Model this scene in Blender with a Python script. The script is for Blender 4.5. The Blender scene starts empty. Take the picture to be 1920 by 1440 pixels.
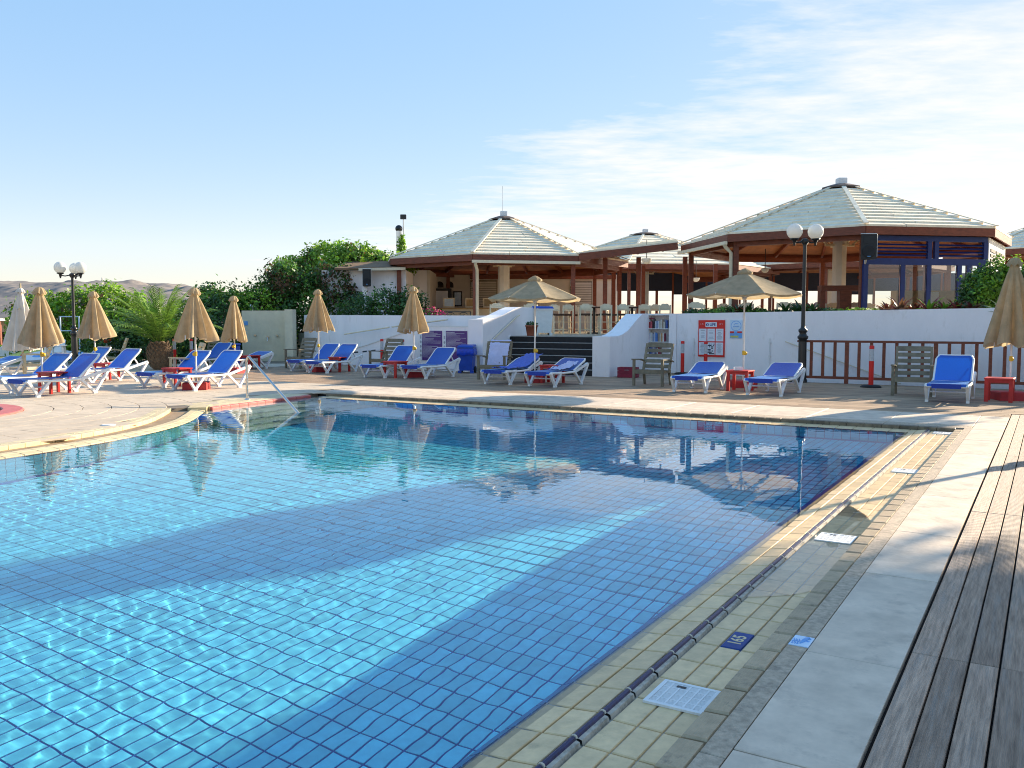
import bpy, math, random
import numpy as np
from mathutils import Vector, Matrix, noise as mnoise

random.seed(7)
rng = np.random.default_rng(7)
scn = bpy.context.scene
R = math.radians
PI = math.pi

# ------------------------------------------------------------------ camera, sky, sun, exposure
cam_d = bpy.data.cameras.new("camera")
cam_d.sensor_width = 36.0
cam_d.lens = 36.0 * 1650 / 1920
cam_d.clip_start = 0.05
cam_d.clip_end = 20000
cam = bpy.data.objects.new("camera", cam_d)
scn.collection.objects.link(cam)
cam.location = (0, 0, 1.5)
cam.rotation_euler = (R(90 - 3.95), 0, 0)
scn.camera = cam

SUN_AZ, SUN_EL = R(55), R(18.5)
SUN = Vector((math.cos(SUN_EL) * math.sin(SUN_AZ), math.cos(SUN_EL) * math.cos(SUN_AZ), math.sin(SUN_EL)))
SKY_STRENGTH = 0.15
sd = bpy.data.lights.new("sun", 'SUN')
sd.energy = 2.65
sd.angle = R(0.53)
sd.color = (1.0, 0.84, 0.62)
sun = bpy.data.objects.new("sun", sd)
scn.collection.objects.link(sun)
sun.location = SUN * 60
sun.rotation_euler = SUN.to_track_quat('Z', 'Y').to_euler()
sd.cycles.is_caustics_light = True

scn.view_settings.view_transform = 'Standard'
scn.view_settings.look = 'None'
scn.view_settings.gamma = 1.0
scn.view_settings.use_curve_mapping = False
scn.view_settings.exposure = 2.27
scn.render.engine = 'CYCLES'
cy = scn.cycles
cy.use_denoising = True
cy.filter_width = 1.05
cy.max_bounces = 10
cy.diffuse_bounces = 3
cy.glossy_bounces = 4
cy.transmission_bounces = 8
cy.transparent_max_bounces = 16
cy.caustics_reflective = False
cy.caustics_refractive = True
cy.sample_clamp_indirect = 6.0
cy.blur_glossy = 0.5


def make_world():
    w = bpy.data.worlds.new("World")
    scn.world = w
    w.use_nodes = True
    nt = w.node_tree
    nt.nodes.clear()
    N = nt.nodes.new
    L = nt.links.new
    out = N('ShaderNodeOutputWorld')
    bg = N('ShaderNodeBackground')
    bg.inputs['Strength'].default_value = SKY_STRENGTH
    sky = N('ShaderNodeTexSky')
    sky.sky_type = 'NISHITA'
    sky.sun_disc = False
    sky.sun_elevation = SUN_EL
    sky.sun_rotation = SUN_AZ
    sky.altitude = 0
    sky.air_density = 1.0
    sky.dust_density = 0.35
    sky.ozone_density = 2.2
    tc = N('ShaderNodeTexCoord')
    sep = N('ShaderNodeSeparateXYZ')
    L(tc.outputs['Generated'], sep.inputs[0])

    def math_(op, a, b=None, c=None, clamp=False):
        n = N('ShaderNodeMath')
        n.operation = op
        n.use_clamp = clamp
        for i, v in enumerate((a, b, c)):
            if v is None:
                continue
            if isinstance(v, (int, float)):
                n.inputs[i].default_value = v
            else:
                L(v, n.inputs[i])
        return n.outputs[0]
    zc = math_('MAXIMUM', sep.outputs['Z'], 0.02)
    zc = math_('ADD', zc, 0.03)
    px = math_('DIVIDE', sep.outputs['X'], zc)
    py = math_('DIVIDE', sep.outputs['Y'], zc)
    cmb = N('ShaderNodeCombineXYZ')
    L(px, cmb.inputs[0])
    L(py, cmb.inputs[1])
    # rotate the layer so that the streaks run along the cloud edge
    mp = N('ShaderNodeMapping')
    mp.inputs['Rotation'].default_value = (0, 0, R(63))
    mp.inputs['Scale'].default_value = (0.55, 1.0, 1)
    L(cmb.outputs[0], mp.inputs['Vector'])
    n1 = N('ShaderNodeTexNoise')
    n1.inputs['Scale'].default_value = 1.1
    n1.inputs['Detail'].default_value = 9
    n1.inputs['Roughness'].default_value = 0.62
    n1.inputs['Distortion'].default_value = 0.35
    L(mp.outputs[0], n1.inputs['Vector'])
    n2 = N('ShaderNodeTexNoise')
    n2.inputs['Scale'].default_value = 7.0
    n2.inputs['Detail'].default_value = 6
    n2.inputs['Roughness'].default_value = 0.6
    L(mp.outputs[0], n2.inputs['Vector'])
    n3 = N('ShaderNodeTexNoise')
    n3.inputs['Scale'].default_value = 0.35
    n3.inputs['Detail'].default_value = 3
    L(cmb.outputs[0], n3.inputs['Vector'])
    # edge of the high cloud sheet: a straight front across the layer
    edge = math_('ADD', math_('MULTIPLY', px, 0.89), math_('MULTIPLY', py, 0.45))
    edge = math_('ADD', edge, math_('MULTIPLY', math_('SUBTRACT', n3.outputs['Fac'], 0.5), 2.6))
    m = N('ShaderNodeMapRange')
    m.interpolation_type = 'SMOOTHSTEP'
    m.inputs['From Min'].default_value = 1.25
    m.inputs['From Max'].default_value = 3.1
    L(edge, m.inputs['Value'])
    dens = math_('ADD', math_('MULTIPLY', n1.outputs['Fac'], 0.92), math_('MULTIPLY', n2.outputs['Fac'], 0.52))
    thr = math_('SUBTRACT', 0.95, math_('MULTIPLY', m.outputs[0], 0.45))
    cl = math_('MULTIPLY', math_('SUBTRACT', dens, thr), 3.3, clamp=True)
    cl = math_('MULTIPLY', cl, 0.88)
    hz = N('ShaderNodeMapRange')   # sheet thins out above the top of the layer
    hz.inputs['From Min'].default_value = 0.0
    hz.inputs['From Max'].default_value = 0.05
    L(sep.outputs['Z'], hz.inputs['Value'])
    cl = math_('MULTIPLY', cl, hz.outputs[0])
    mix = N('ShaderNodeMix')
    mix.data_type = 'RGBA'
    L(cl, mix.inputs['Factor'])
    hs = N('ShaderNodeHueSaturation')
    hs.inputs['Saturation'].default_value = 3.2
    hs.inputs['Value'].default_value = 1.0
    gm = N('ShaderNodeGamma')        # softens the glare round the low sun
    gm.inputs['Gamma'].default_value = 0.22
    L(sky.outputs[0], gm.inputs['Color'])
    L(gm.outputs[0], hs.inputs['Color'])
    tn = N('ShaderNodeMix')
    tn.data_type = 'RGBA'
    tn.blend_type = 'MULTIPLY'
    tn.inputs['Factor'].default_value = 1.0
    tn.inputs['B'].default_value = (1.06, 0.965, 1.02, 1)
    L(hs.outputs[0], tn.inputs['A'])
    L(tn.outputs['Result'], mix.inputs['A'])
    mix.inputs['B'].default_value = (1.45, 1.44, 1.43, 1)
    L(mix.outputs['Result'], bg.inputs['Color'])
    L(bg.outputs[0], out.inputs['Surface'])
    return hs


SKY_HS = make_world()

# ------------------------------------------------------------------ frames
A = R(31.4)          # the pool's long side points 31.4 degrees to the right of the view
CA, SA = math.cos(A), math.sin(A)


def W(u, v, z=0.0):
    return Vector((u * CA + v * SA, -u * SA + v * CA, z))


def UV(x, y):
    return (x * CA - y * SA, x * SA + y * CA)


POOLROT = -A

# ------------------------------------------------------------------ materials
MATS = {}


def mat(name, col, rough=0.6, var=0.15, scale=6.0, bump=0.0, bscale=None, metal=0.0, spec=0.4, pervar=0.0,
        col2=None, stretch=None, trans=0.0, detail=5, coord='Object', wave=None, dirt=None, island=0.0, coat=0.0):
    m = bpy.data.materials.new(name)
    m.use_nodes = True
    nt = m.node_tree
    b = nt.nodes['Principled BSDF']
    N = nt.nodes.new
    L = nt.links.new
    b.inputs['Roughness'].default_value = rough
    b.inputs['Metallic'].default_value = metal
    b.inputs['Specular IOR Level'].default_value = spec
    if coat:
        b.inputs['Coat Weight'].default_value = coat
    tc = N('ShaderNodeTexCoord')
    vec = tc.outputs[coord]
    if stretch:
        mp = N('ShaderNodeMapping')
        mp.inputs['Scale'].default_value = stretch
        L(vec, mp.inputs['Vector'])
        vec = mp.outputs[0]
    nz = N('ShaderNodeTexNoise')
    nz.inputs['Scale'].default_value = scale
    nz.inputs['Detail'].default_value = detail
    nz.inputs['Roughness'].default_value = 0.6
    if pervar or island:
        oi = N('ShaderNodeObjectInfo')
        ad = N('ShaderNodeVectorMath')
        ad.operation = 'ADD'
        sc = N('ShaderNodeMath')
        sc.operation = 'MULTIPLY'
        sc.inputs[1].default_value = 37.0
        L(oi.outputs['Random'], sc.inputs[0])
        L(vec, ad.inputs[0])
        L(sc.outputs[0], ad.inputs[1])
        vec = ad.outputs[0]
    L(vec, nz.inputs['Vector'])
    ramp = N('ShaderNodeMapRange')
    ramp.inputs['From Min'].default_value = 0.3
    ramp.inputs['From Max'].default_value = 0.7
    L(nz.outputs['Fac'], ramp.inputs['Value'])
    mx = N('ShaderNodeMix')
    mx.data_type = 'RGBA'
    c = Vector(col[:3])
    if col2 is None:
        a_ = tuple(max(0, x * (1 - var)) for x in c)
        b_ = tuple(min(1, x * (1 + var)) for x in c)
    else:
        a_, b_ = tuple(c), tuple(col2[:3])
    mx.inputs['A'].default_value = (*a_, 1)
    mx.inputs['B'].default_value = (*b_, 1)
    L(ramp.outputs[0], mx.inputs['Factor'])
    color = mx.outputs['Result']
    if pervar or island:
        hs = N('ShaderNodeHueSaturation')
        mr = N('ShaderNodeMapRange')
        k = pervar or island
        mr.inputs['To Min'].default_value = 1 - k
        mr.inputs['To Max'].default_value = 1 + k
        if island:
            geo = N('ShaderNodeNewGeometry')
            L(geo.outputs['Random Per Island'], mr.inputs['Value'])
        else:
            L(oi.outputs['Random'], mr.inputs['Value'])
        L(mr.outputs[0], hs.inputs['Value'])
        L(color, hs.inputs['Color'])
        color = hs.outputs[0]
    if dirt:
        dn = N('ShaderNodeTexNoise')
        dn.inputs['Scale'].default_value = dirt[1]
        dn.inputs['Detail'].default_value = 8
        dn.inputs['Roughness'].default_value = 0.7
        L(vec, dn.inputs['Vector'])
        dr = N('ShaderNodeMapRange')
        dr.inputs['From Min'].default_value = dirt[2]
        dr.inputs['From Max'].default_value = dirt[2] + 0.15
        dr.inputs['To Max'].default_value = dirt[3]
        L(dn.outputs['Fac'], dr.inputs['Value'])
        m2 = N('ShaderNodeMix')
        m2.data_type = 'RGBA'
        L(dr.outputs[0], m2.inputs['Factor'])
        L(color, m2.inputs['A'])
        m2.inputs['B'].default_value = (*dirt[0], 1)
        color = m2.outputs['Result']
    L(color, b.inputs['Base Color'])
    hgt = None
    if bump:
        bn = N('ShaderNodeTexNoise')
        bn.inputs['Scale'].default_value = bscale or scale * 4
        bn.inputs['Detail'].default_value = 6
        L(vec, bn.inputs['Vector'])
        hgt = bn.outputs['Fac']
        bp = N('ShaderNodeBump')
        bp.inputs['Strength'].default_value = bump
        bp.inputs['Distance'].default_value = 0.01
        L(hgt, bp.inputs['Height'])
        L(bp.outputs[0], b.inputs['Normal'])
        last = bp
    if wave:   # (axis, scale, strength, distance): machined grooves
        wv = N('ShaderNodeTexWave')
        wv.bands_direction = wave[0]
        wv.inputs['Scale'].default_value = wave[1]
        L(tc.outputs[coord], wv.inputs['Vector'])
        b2 = N('ShaderNodeBump')
        b2.inputs['Strength'].default_value = wave[2]
        b2.inputs['Distance'].default_value = wave[3]
        L(wv.outputs['Fac'], b2.inputs['Height'])
        if bump:
            L(bp.outputs[0], b2.inputs['Normal'])
        L(b2.outputs[0], b.inputs['Normal'])
    if trans:
        out = nt.nodes['Material Output']
        tr = N('ShaderNodeBsdfTranslucent')
        L(color, tr.inputs['Color'])
        ms = N('ShaderNodeMixShader')
        ms.inputs[0].default_value = trans
        L(b.outputs[0], ms.inputs[1])
        L(tr.outputs[0], ms.inputs[2])
        L(ms.outputs[0], out.inputs['Surface'])
    MATS[name] = m
    return m


def simple_water():
    m = bpy.data.materials.new("water")
    m.use_nodes = True
    b = m.node_tree.nodes['Principled BSDF']
    b.inputs['Base Color'].default_value = (1, 1, 1, 1)
    b.inputs['Roughness'].default_value = 0.0
    b.inputs['IOR'].default_value = 1.333
    b.inputs['Transmission Weight'].default_value = 1.0
    MATS['water'] = m
    return m


def glass_mat(name, col=(1, 1, 1)):
    m = bpy.data.materials.new(name)
    m.use_nodes = True
    nt = m.node_tree
    nt.nodes.clear()
    N = nt.nodes.new
    L = nt.links.new
    o = N('ShaderNodeOutputMaterial')
    t = N('ShaderNodeBsdfTransparent')
    t.inputs[0].default_value = (*col, 1)
    g = N('ShaderNodeBsdfGlossy')
    g.inputs['Roughness'].default_value = 0.0
    f = N('ShaderNodeFresnel')
    f.inputs[0].default_value = 1.5
    x = N('ShaderNodeMixShader')
    L(f.outputs[0], x.inputs[0])
    L(t.outputs[0], x.inputs[1])
    L(g.outputs[0], x.inputs[2])
    L(x.outputs[0], o.inputs[0])
    MATS[name] = m
    return m


simple_water()
glass_mat('glass', (0.9, 0.94, 0.95))
mat('pool_tile', (0.12, 0.70, 0.95), 0.25, 0.10, 9, spec=0.5, island=0.15)
mat('pool_tile_own', (0.12, 0.70, 0.95), 0.25, 0.10, 9, spec=0.5, pervar=0.15)
mat('pool_grout', (0.004, 0.075, 0.36), 0.7, 0.2, 5)
mat('navy_tile', (0.012, 0.03, 0.16), 0.18, 0.2, 8, spec=0.6)
mat('ridge_navy', (0.006, 0.014, 0.075), 0.3, 0.5, 40, spec=0.4, dirt=((0.10, 0.09, 0.08), 30, 0.62, 0.5))
mat('edge_blue', (0.008, 0.075, 0.36), 0.35, 0.2, 9)
mat('step_tile', (0.42, 0.58, 0.55), 0.35, 0.15, 6)
mat('coping_tile', (0.74, 0.52, 0.27), 0.42, 0.14, 14, bump=0.15, bscale=60, pervar=0.10, dirt=((0.20, 0.15, 0.08), 5, 0.60, 0.5))
mat('coping_tile_left', (0.66, 0.53, 0.30), 0.45, 0.12, 10, bump=0.15, bscale=60, pervar=0.08)
mat('gutter_brown', (0.33, 0.22, 0.12), 0.6, 0.2, 10, pervar=0.1)
mat('grout', (0.52, 0.46, 0.37), 0.85, 0.2, 20, dirt=((0.12, 0.10, 0.07), 6, 0.54, 0.8))
mat('kerb_tile', (0.48, 0.35, 0.21), 0.6, 0.25, 9, bump=0.25, bscale=40, pervar=0.14, dirt=((0.08, 0.07, 0.055), 9, 0.52, 0.65), wave=('X', 26, 0.35, 0.004))
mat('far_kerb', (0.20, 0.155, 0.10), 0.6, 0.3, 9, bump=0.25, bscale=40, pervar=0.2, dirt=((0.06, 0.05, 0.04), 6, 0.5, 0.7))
mat('concrete', (0.50, 0.39, 0.28), 0.85, 0.28, 30, bump=0.5, bscale=220, pervar=0.06, dirt=((0.12, 0.11, 0.10), 7, 0.56, 0.5))
mat('slab_stone', (0.66, 0.53, 0.40), 0.62, 0.18, 5, bump=0.25, bscale=30, pervar=0.05, dirt=((0.33, 0.27, 0.21), 3.5, 0.53, 0.55))
mat('deck_wood', (0.42, 0.29, 0.205), 0.72, 0.42, 9, bump=0.2, bscale=40, pervar=0.30, stretch=(9, 0.5, 1), wave=('X', 52, 0.55, 0.004),
    dirt=((0.33, 0.29, 0.25), 3, 0.5, 0.5))
mat('deck_wood_far', (0.36, 0.245, 0.155), 0.75, 0.4, 3, island=0.28, stretch=(0.3, 9, 1), dirt=((0.17, 0.12, 0.085), 2, 0.55, 0.6))
mat('dark_gap', (0.012, 0.010, 0.009), 0.9, 0.2, 5)
mat('paver', (0.56, 0.455, 0.34), 0.75, 0.12, 5, bump=0.15, bscale=50, pervar=0.07, dirt=((0.36, 0.29, 0.22), 4, 0.58, 0.4))
mat('paver_far', (0.56, 0.455, 0.34), 0.75, 0.14, 3, island=0.07)
mat('paving_joint', (0.20, 0.16, 0.12), 0.9, 0.2, 8)
mat('pink_trim', (0.55, 0.14, 0.12), 0.5, 0.15, 8)
mat('white_wall', (0.94, 0.89, 0.88), 0.8, 0.06, 1.6, bump=0.4, bscale=30, coord='Object', stretch=(1, 1, 0.35), dirt=((0.58, 0.52, 0.46), 3.2, 0.57, 0.42))
mat('cream_wall', (0.76, 0.67, 0.48), 0.85, 0.08, 3, bump=0.6, bscale=60, dirt=((0.45, 0.43, 0.34), 2.5, 0.58, 0.4))
mat('inner_wall', (0.64, 0.58, 0.50), 0.85, 0.08, 2)
mat('white_paint', (0.80, 0.79, 0.76), 0.5, 0.06, 8)
mat('cream_paint', (0.80, 0.68, 0.48), 0.55, 0.08, 8, pervar=0.08)
mat('roof_white', (0.94, 0.78, 0.58), 0.75, 0.14, 3, bump=0.3, bscale=20, pervar=0.10, dirt=((0.50, 0.41, 0.30), 1.6, 0.56, 0.5), stretch=(1, 1, 1))
mat('roof_cap', (0.13, 0.09, 0.07), 0.6, 0.2, 6)
mat('red_wood', (0.19, 0.050, 0.024), 0.5, 0.28, 5, stretch=(1, 1, 4), bump=0.1, bscale=20, pervar=0.1)
mat('ceiling_wood', (0.30, 0.115, 0.045), 0.55, 0.25, 3, pervar=0.12)
mat('blue_frame', (0.010, 0.026, 0.125), 0.4, 0.15, 5)
mat('navy_blind', (0.022, 0.03, 0.065), 0.7, 0.25, 4, stretch=(1, 1, 8))
mat('blue_sling', (0.006, 0.10, 0.56), 0.42, 0.14, 90, bump=0.35, bscale=500, trans=0.22, spec=0.9, pervar=0.13)
mat('blue_hem', (0.012, 0.045, 0.33), 0.6, 0.12, 60)
mat('resin_white', (0.83, 0.82, 0.79), 0.32, 0.04, 6, spec=0.5, dirt=((0.55, 0.52, 0.46), 5, 0.62, 0.35))
mat('canvas', (0.57, 0.45, 0.275), 0.85, 0.16, 5, bump=0.25, bscale=260, trans=0.46, dirt=((0.40, 0.29, 0.14), 3, 0.60, 0.4))
mat('canvas_white', (0.74, 0.68, 0.60), 0.85, 0.10, 4, bump=0.2, bscale=200, trans=0.25)
mat('pole_metal', (0.74, 0.72, 0.68), 0.35, 0.06, 6, metal=0.2)
mat('steel', (0.60, 0.58, 0.55), 0.22, 0.08, 9, metal=1.0)
mat('yellow_plastic', (0.75, 0.46, 0.03), 0.4, 0.1, 6)
mat('red_paint', (0.50, 0.022, 0.018), 0.45, 0.18, 8, bump=0.15, bscale=30, dirt=((0.24, 0.02, 0.02), 6, 0.60, 0.5))
mat('red_stone', (0.40, 0.028, 0.03), 0.7, 0.15, 8)
mat('grey_wood', (0.20, 0.17, 0.115), 0.7, 0.25, 8, stretch=(1, 1, 1), bump=0.2, bscale=40, pervar=0.12)
mat('tan_wood', (0.52, 0.42, 0.26), 0.65, 0.2, 8, bump=0.2, bscale=40)
mat('black_metal', (0.012, 0.012, 0.013), 0.35, 0.2, 8, spec=0.5)
mat('black_plastic', (0.016, 0.017, 0.019), 0.5, 0.2, 10)
mat('rubber', (0.02, 0.02, 0.022), 0.8, 0.2, 10)
mat('globe', (0.84, 0.84, 0.80), 0.25, 0.03, 3, trans=0.35, spec=0.5)
mat('orange_red', (0.75, 0.10, 0.02), 0.4, 0.1, 5)
mat('signal_red', (0.72, 0.018, 0.012), 0.4, 0.1, 6)
mat('silver_band', (0.52, 0.52, 0.53), 0.4, 0.15, 30)
mat('bin_blue', (0.014, 0.07, 0.42), 0.4, 0.15, 6)
mat('bag_blue', (0.012, 0.06, 0.52), 0.25, 0.25, 14, bump=0.9, bscale=16)
mat('lilac_towel', (0.56, 0.60, 0.86), 0.9, 0.06, 20, bump=0.4, bscale=120)
mat('blue_towel', (0.10, 0.18, 0.66), 0.9, 0.12, 20, bump=0.5, bscale=90)
mat('step_dark', (0.018, 0.017, 0.018), 0.65, 0.3, 8)
mat('step_nose', (0.35, 0.34, 0.32), 0.6, 0.1, 8)
mat('column_white', (0.80, 0.79, 0.76), 0.7, 0.05, 4)
mat('terrace_tile', (0.48, 0.41, 0.29), 0.3, 0.12, 3, spec=0.5)
mat('purple', (0.10, 0.035, 0.20), 0.4, 0.1, 5)
mat('print_white', (0.78, 0.77, 0.80), 0.6, 0.03, 5)
mat('paper', (0.80, 0.81, 0.84), 0.7, 0.04, 6)
mat('ink', (0.03, 0.035, 0.05), 0.7, 0.1, 6)
mat('ink_grey', (0.30, 0.32, 0.38), 0.7, 0.2, 9)
mat('ink_blue', (0.015, 0.05, 0.22), 0.6, 0.1, 6)
mat('poster_blue', (0.16, 0.40, 0.78), 0.5, 0.12, 5)
mat('poster_pale', (0.62, 0.76, 0.90), 0.5, 0.1, 5)
mat('poster_yellow', (0.62, 0.58, 0.12), 0.5, 0.2, 9)
mat('terracotta', (0.34, 0.10, 0.05), 0.7, 0.15, 8)
mat('soil', (0.05, 0.035, 0.025), 0.95, 0.3, 12)
mat('dark_interior', (0.03, 0.022, 0.018), 0.7, 0.3, 4)
mat('brown_seat', (0.07, 0.035, 0.02), 0.7, 0.25, 20)
mat('crate_red', (0.26, 0.02, 0.045), 0.6, 0.2, 7, pervar=0.1)
mat('light_wood', (0.46, 0.28, 0.11), 0.55, 0.2, 5)
mat('screen_grey', (0.25, 0.27, 0.29), 0.3, 0.3, 6)
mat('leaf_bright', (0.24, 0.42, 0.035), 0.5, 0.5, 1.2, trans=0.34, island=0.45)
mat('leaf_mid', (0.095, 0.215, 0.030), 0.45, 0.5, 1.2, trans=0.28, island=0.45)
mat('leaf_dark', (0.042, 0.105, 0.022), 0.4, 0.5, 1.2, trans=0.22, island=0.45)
mat('leaf_brown', (0.17, 0.085, 0.04), 0.6, 0.5, 1.5, trans=0.25, island=0.4)
mat('leaf_red', (0.20, 0.045, 0.03), 0.4, 0.7, 3, trans=0.2, island=0.5)
mat('agave', (0.16, 0.25, 0.14), 0.45, 0.3, 5, trans=0.1)
mat('palm_leaf', (0.15, 0.27, 0.035), 0.4, 0.45, 1.5, trans=0.3, island=0.35)
mat('palm_trunk', (0.17, 0.11, 0.065), 0.85, 0.35, 9, bump=0.6, bscale=25)
mat('bark', (0.10, 0.075, 0.05), 0.9, 0.3, 9)
mat('petal', (0.62, 0.06, 0.22), 0.6, 0.3, 9, trans=0.3)
mat('petal_white', (0.75, 0.74, 0.70), 0.6, 0.1, 9, trans=0.3)
mat('lawn', (0.16, 0.17, 0.045), 0.9, 0.4, 0.6, bump=0.5, bscale=20)
mat('earth', (0.22, 0.18, 0.12), 0.95, 0.3, 0.4)
mat('sea', (0.02, 0.07, 0.13), 0.15, 0.2, 0.02, bump=0.4, bscale=0.4)
mat('hill', (0.28, 0.235, 0.205), 0.95, 0.25, 0.022, col2=(0.105, 0.115, 0.13), detail=9, dirt=((0.40, 0.33, 0.26), 0.035, 0.55, 0.7))  # some distance haze put into the colour: greyed base, bluish second tone
mat('far_white', (0.72, 0.70, 0.66), 0.8, 0.08, 2)
mat('brown_roof', (0.21, 0.13, 0.075), 0.85, 0.25, 4, bump=0.3, bscale=20)
mat('pink_plastic', (0.72, 0.42, 0.44), 0.4, 0.1, 6)

for _n in ('blue_sling', 'blue_hem'):
    _b = MATS[_n].node_tree.nodes['Principled BSDF']
    _b.inputs['Sheen Weight'].default_value = 0.35
    _b.inputs['Sheen Roughness'].default_value = 0.35
    _b.inputs['Sheen Tint'].default_value = (0.3, 0.7, 1.0, 1)

# ------------------------------------------------------------------ mesh helpers


class MB:
    def __init__(s):
        s.v, s.f, s.m, s.sm = [], [], [], []

    def add(s, vs, fs, mi=0, smooth=False):
        o = len(s.v)
        s.v.extend([tuple(p) for p in vs])
        for f in fs:
            s.f.append(tuple(i + o for i in f))
            s.m.append(mi)
            s.sm.append(smooth)
        return s

    def box(s, x0, y0, z0, x1, y1, z1, mi=0, ch=0.0):
        if ch <= 0:
            vs = [(x0, y0, z0), (x1, y0, z0), (x1, y1, z0), (x0, y1, z0), (x0, y0, z1), (x1, y0, z1), (x1, y1, z1), (x0, y1, z1)]
            fs = [(0, 3, 2, 1), (4, 5, 6, 7), (0, 1, 5, 4), (1, 2, 6, 5), (2, 3, 7, 6), (3, 0, 4, 7)]
        else:   # chamfered top edge
            c = ch
            vs = [(x0, y0, z0), (x1, y0, z0), (x1, y1, z0), (x0, y1, z0), (x0, y0, z1 - c), (x1, y0, z1 - c), (x1, y1, z1 - c), (x0, y1, z1 - c),
                  (x0 + c, y0 + c, z1), (x1 - c, y0 + c, z1), (x1 - c, y1 - c, z1), (x0 + c, y1 - c, z1)]
            fs = [(0, 3, 2, 1), (8, 9, 10, 11), (0, 1, 5, 4), (1, 2, 6, 5), (2, 3, 7, 6), (3, 0, 4, 7),
                  (4, 5, 9, 8), (5, 6, 10, 9), (6, 7, 11, 10), (7, 4, 8, 11)]
        return s.add(vs, fs, mi)

    def bar(s, p0, p1, w, h, up=(0, 0, 1), mi=0, w2=None, h2=None):
        p0, p1 = Vector(p0), Vector(p1)
        d = (p1 - p0).normalized()
        upv = Vector(up)
        if abs(d.dot(upv)) > 0.98:
            upv = Vector((0, 1, 0))
        r = d.cross(upv).normalized()
        t = r.cross(d).normalized()
        w2 = w if w2 is None else w2
        h2 = h if h2 is None else h2
        vs = []
        for p, ww, hh in ((p0, w, h), (p1, w2, h2)):
            for a, b in ((-1, -1), (1, -1), (1, 1), (-1, 1)):
                vs.append(p + r * a * ww / 2 + t * b * hh / 2)
        return s.add(vs, [(0, 3, 2, 1), (4, 5, 6, 7), (0, 1, 5, 4), (1, 2, 6, 5), (2, 3, 7, 6), (3, 0, 4, 7)], mi)

    def tube(s, pts, r, n=8, mi=0, cap=True):
        pts = [Vector(p) for p in pts]
        rs = r if isinstance(r, (list, tuple)) else [r] * len(pts)
        vs = []
        prev = None
        for i, p in enumerate(pts):
            a = pts[max(i - 1, 0)]
            b = pts[min(i + 1, len(pts) - 1)]
            d = (b - a).normalized()
            if prev is None:
                q = Vector((0, 0, 1)) if abs(d.z) < 0.9 else Vector((1, 0, 0))
                prev = d.cross(q).normalized()
            x = (prev - d * prev.dot(d)).normalized()
            prev = x
            y = d.cross(x)
            for k in range(n):
                t = 2 * PI * k / n
                vs.append(p + (x * math.cos(t) + y * math.sin(t)) * rs[i])
        fs = []
        for i in range(len(pts) - 1):
            for k in range(n):
                fs.append((i * n + k, i * n + (k + 1) % n, (i + 1) * n + (k + 1) % n, (i + 1) * n + k))
        s.add(vs, fs, mi, True)
        if cap:
            s.add(vs[:n], [tuple(range(n))[::-1]], mi)
            s.add(vs[-n:], [tuple(range(n))], mi)
        return s

    def lathe(s, prof, n=16, c=(0, 0, 0), mi=0, smooth=True, fr=None):
        vs = []
        for (r, z) in prof:
            for k in range(n):
                t = 2 * PI * k / n
                q = fr(t, z) if fr else 1.0
                vs.append((c[0] + r * q * math.cos(t), c[1] + r * q * math.sin(t), c[2] + z))
        fs = []
        for i in range(len(prof) - 1):
            for k in range(n):
                fs.append((i * n + k, i * n + (k + 1) % n, (i + 1) * n + (k + 1) % n, (i + 1) * n + k))
        s.add(vs, fs, mi, smooth)
        if prof[0][0] > 1e-4:
            s.add(vs[:n], [tuple(range(n))[::-1]], mi)
        if prof[-1][0] > 1e-4:
            s.add(vs[-n:], [tuple(range(n))], mi)
        return s

    def sphere(s, c, r, n=16, mi=0, sz=1.0):
        prof = [(r * math.sin(PI * i / n) if 0 < i < n else 1e-5, -r * sz * math.cos(PI * i / n)) for i in range(n + 1)]
        return s.lathe(prof, n * 2, c, mi)

    def prism(s, poly, z0, z1, mi=0):
        n = len(poly)
        ar = sum(poly[i][0] * poly[(i + 1) % n][1] - poly[(i + 1) % n][0] * poly[i][1] for i in range(n))
        if ar < 0:
            poly = poly[::-1]
        vs = [(p[0], p[1], z0) for p in poly] + [(p[0], p[1], z1) for p in poly]
        fs = [tuple(range(n))[::-1], tuple(range(n, 2 * n))] + [(i, (i + 1) % n, (i + 1) % n + n, i + n) for i in range(n)]
        return s.add(vs, fs, mi)

    def prism_x(s, poly, x0, x1, mi=0):   # poly in (y, z), extruded along x
        n = len(poly)
        ar = sum(poly[i][0] * poly[(i + 1) % n][1] - poly[(i + 1) % n][0] * poly[i][1] for i in range(n))
        if ar < 0:
            poly = poly[::-1]
        vs = [(x0, p[0], p[1]) for p in poly] + [(x1, p[0], p[1]) for p in poly]
        fs = [tuple(range(n))[::-1], tuple(range(n, 2 * n))] + [(i, (i + 1) % n, (i + 1) % n + n, i + n) for i in range(n)]
        return s.add(vs, fs, mi)

    def mesh(s, name, mats):
        me = bpy.data.meshes.new(name)
        me.from_pydata(s.v, [], s.f)
        for m in (mats if isinstance(mats, (list, tuple)) else [mats]):
            me.materials.append(MATS[m])
        me.polygons.foreach_set('material_index', s.m)
        me.polygons.foreach_set('use_smooth', s.sm)
        me.update()
        return me

    def build(s, name, mats, parent=None, loc=(0, 0, 0), rz=0.0, kind=None):
        return ob(name, s.mesh(name, mats), parent, loc, rz, kind)


COL = scn.collection


def ob(name, data, parent=None, loc=(0, 0, 0), rz=0.0, kind=None, rot=None):
    o = bpy.data.objects.new(name, data)
    COL.objects.link(o)
    o.location = loc
    o.rotation_euler = rot if rot else (0, 0, rz)
    if parent:
        o.parent = parent
    if kind:
        o['kind'] = kind
    return o


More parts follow.
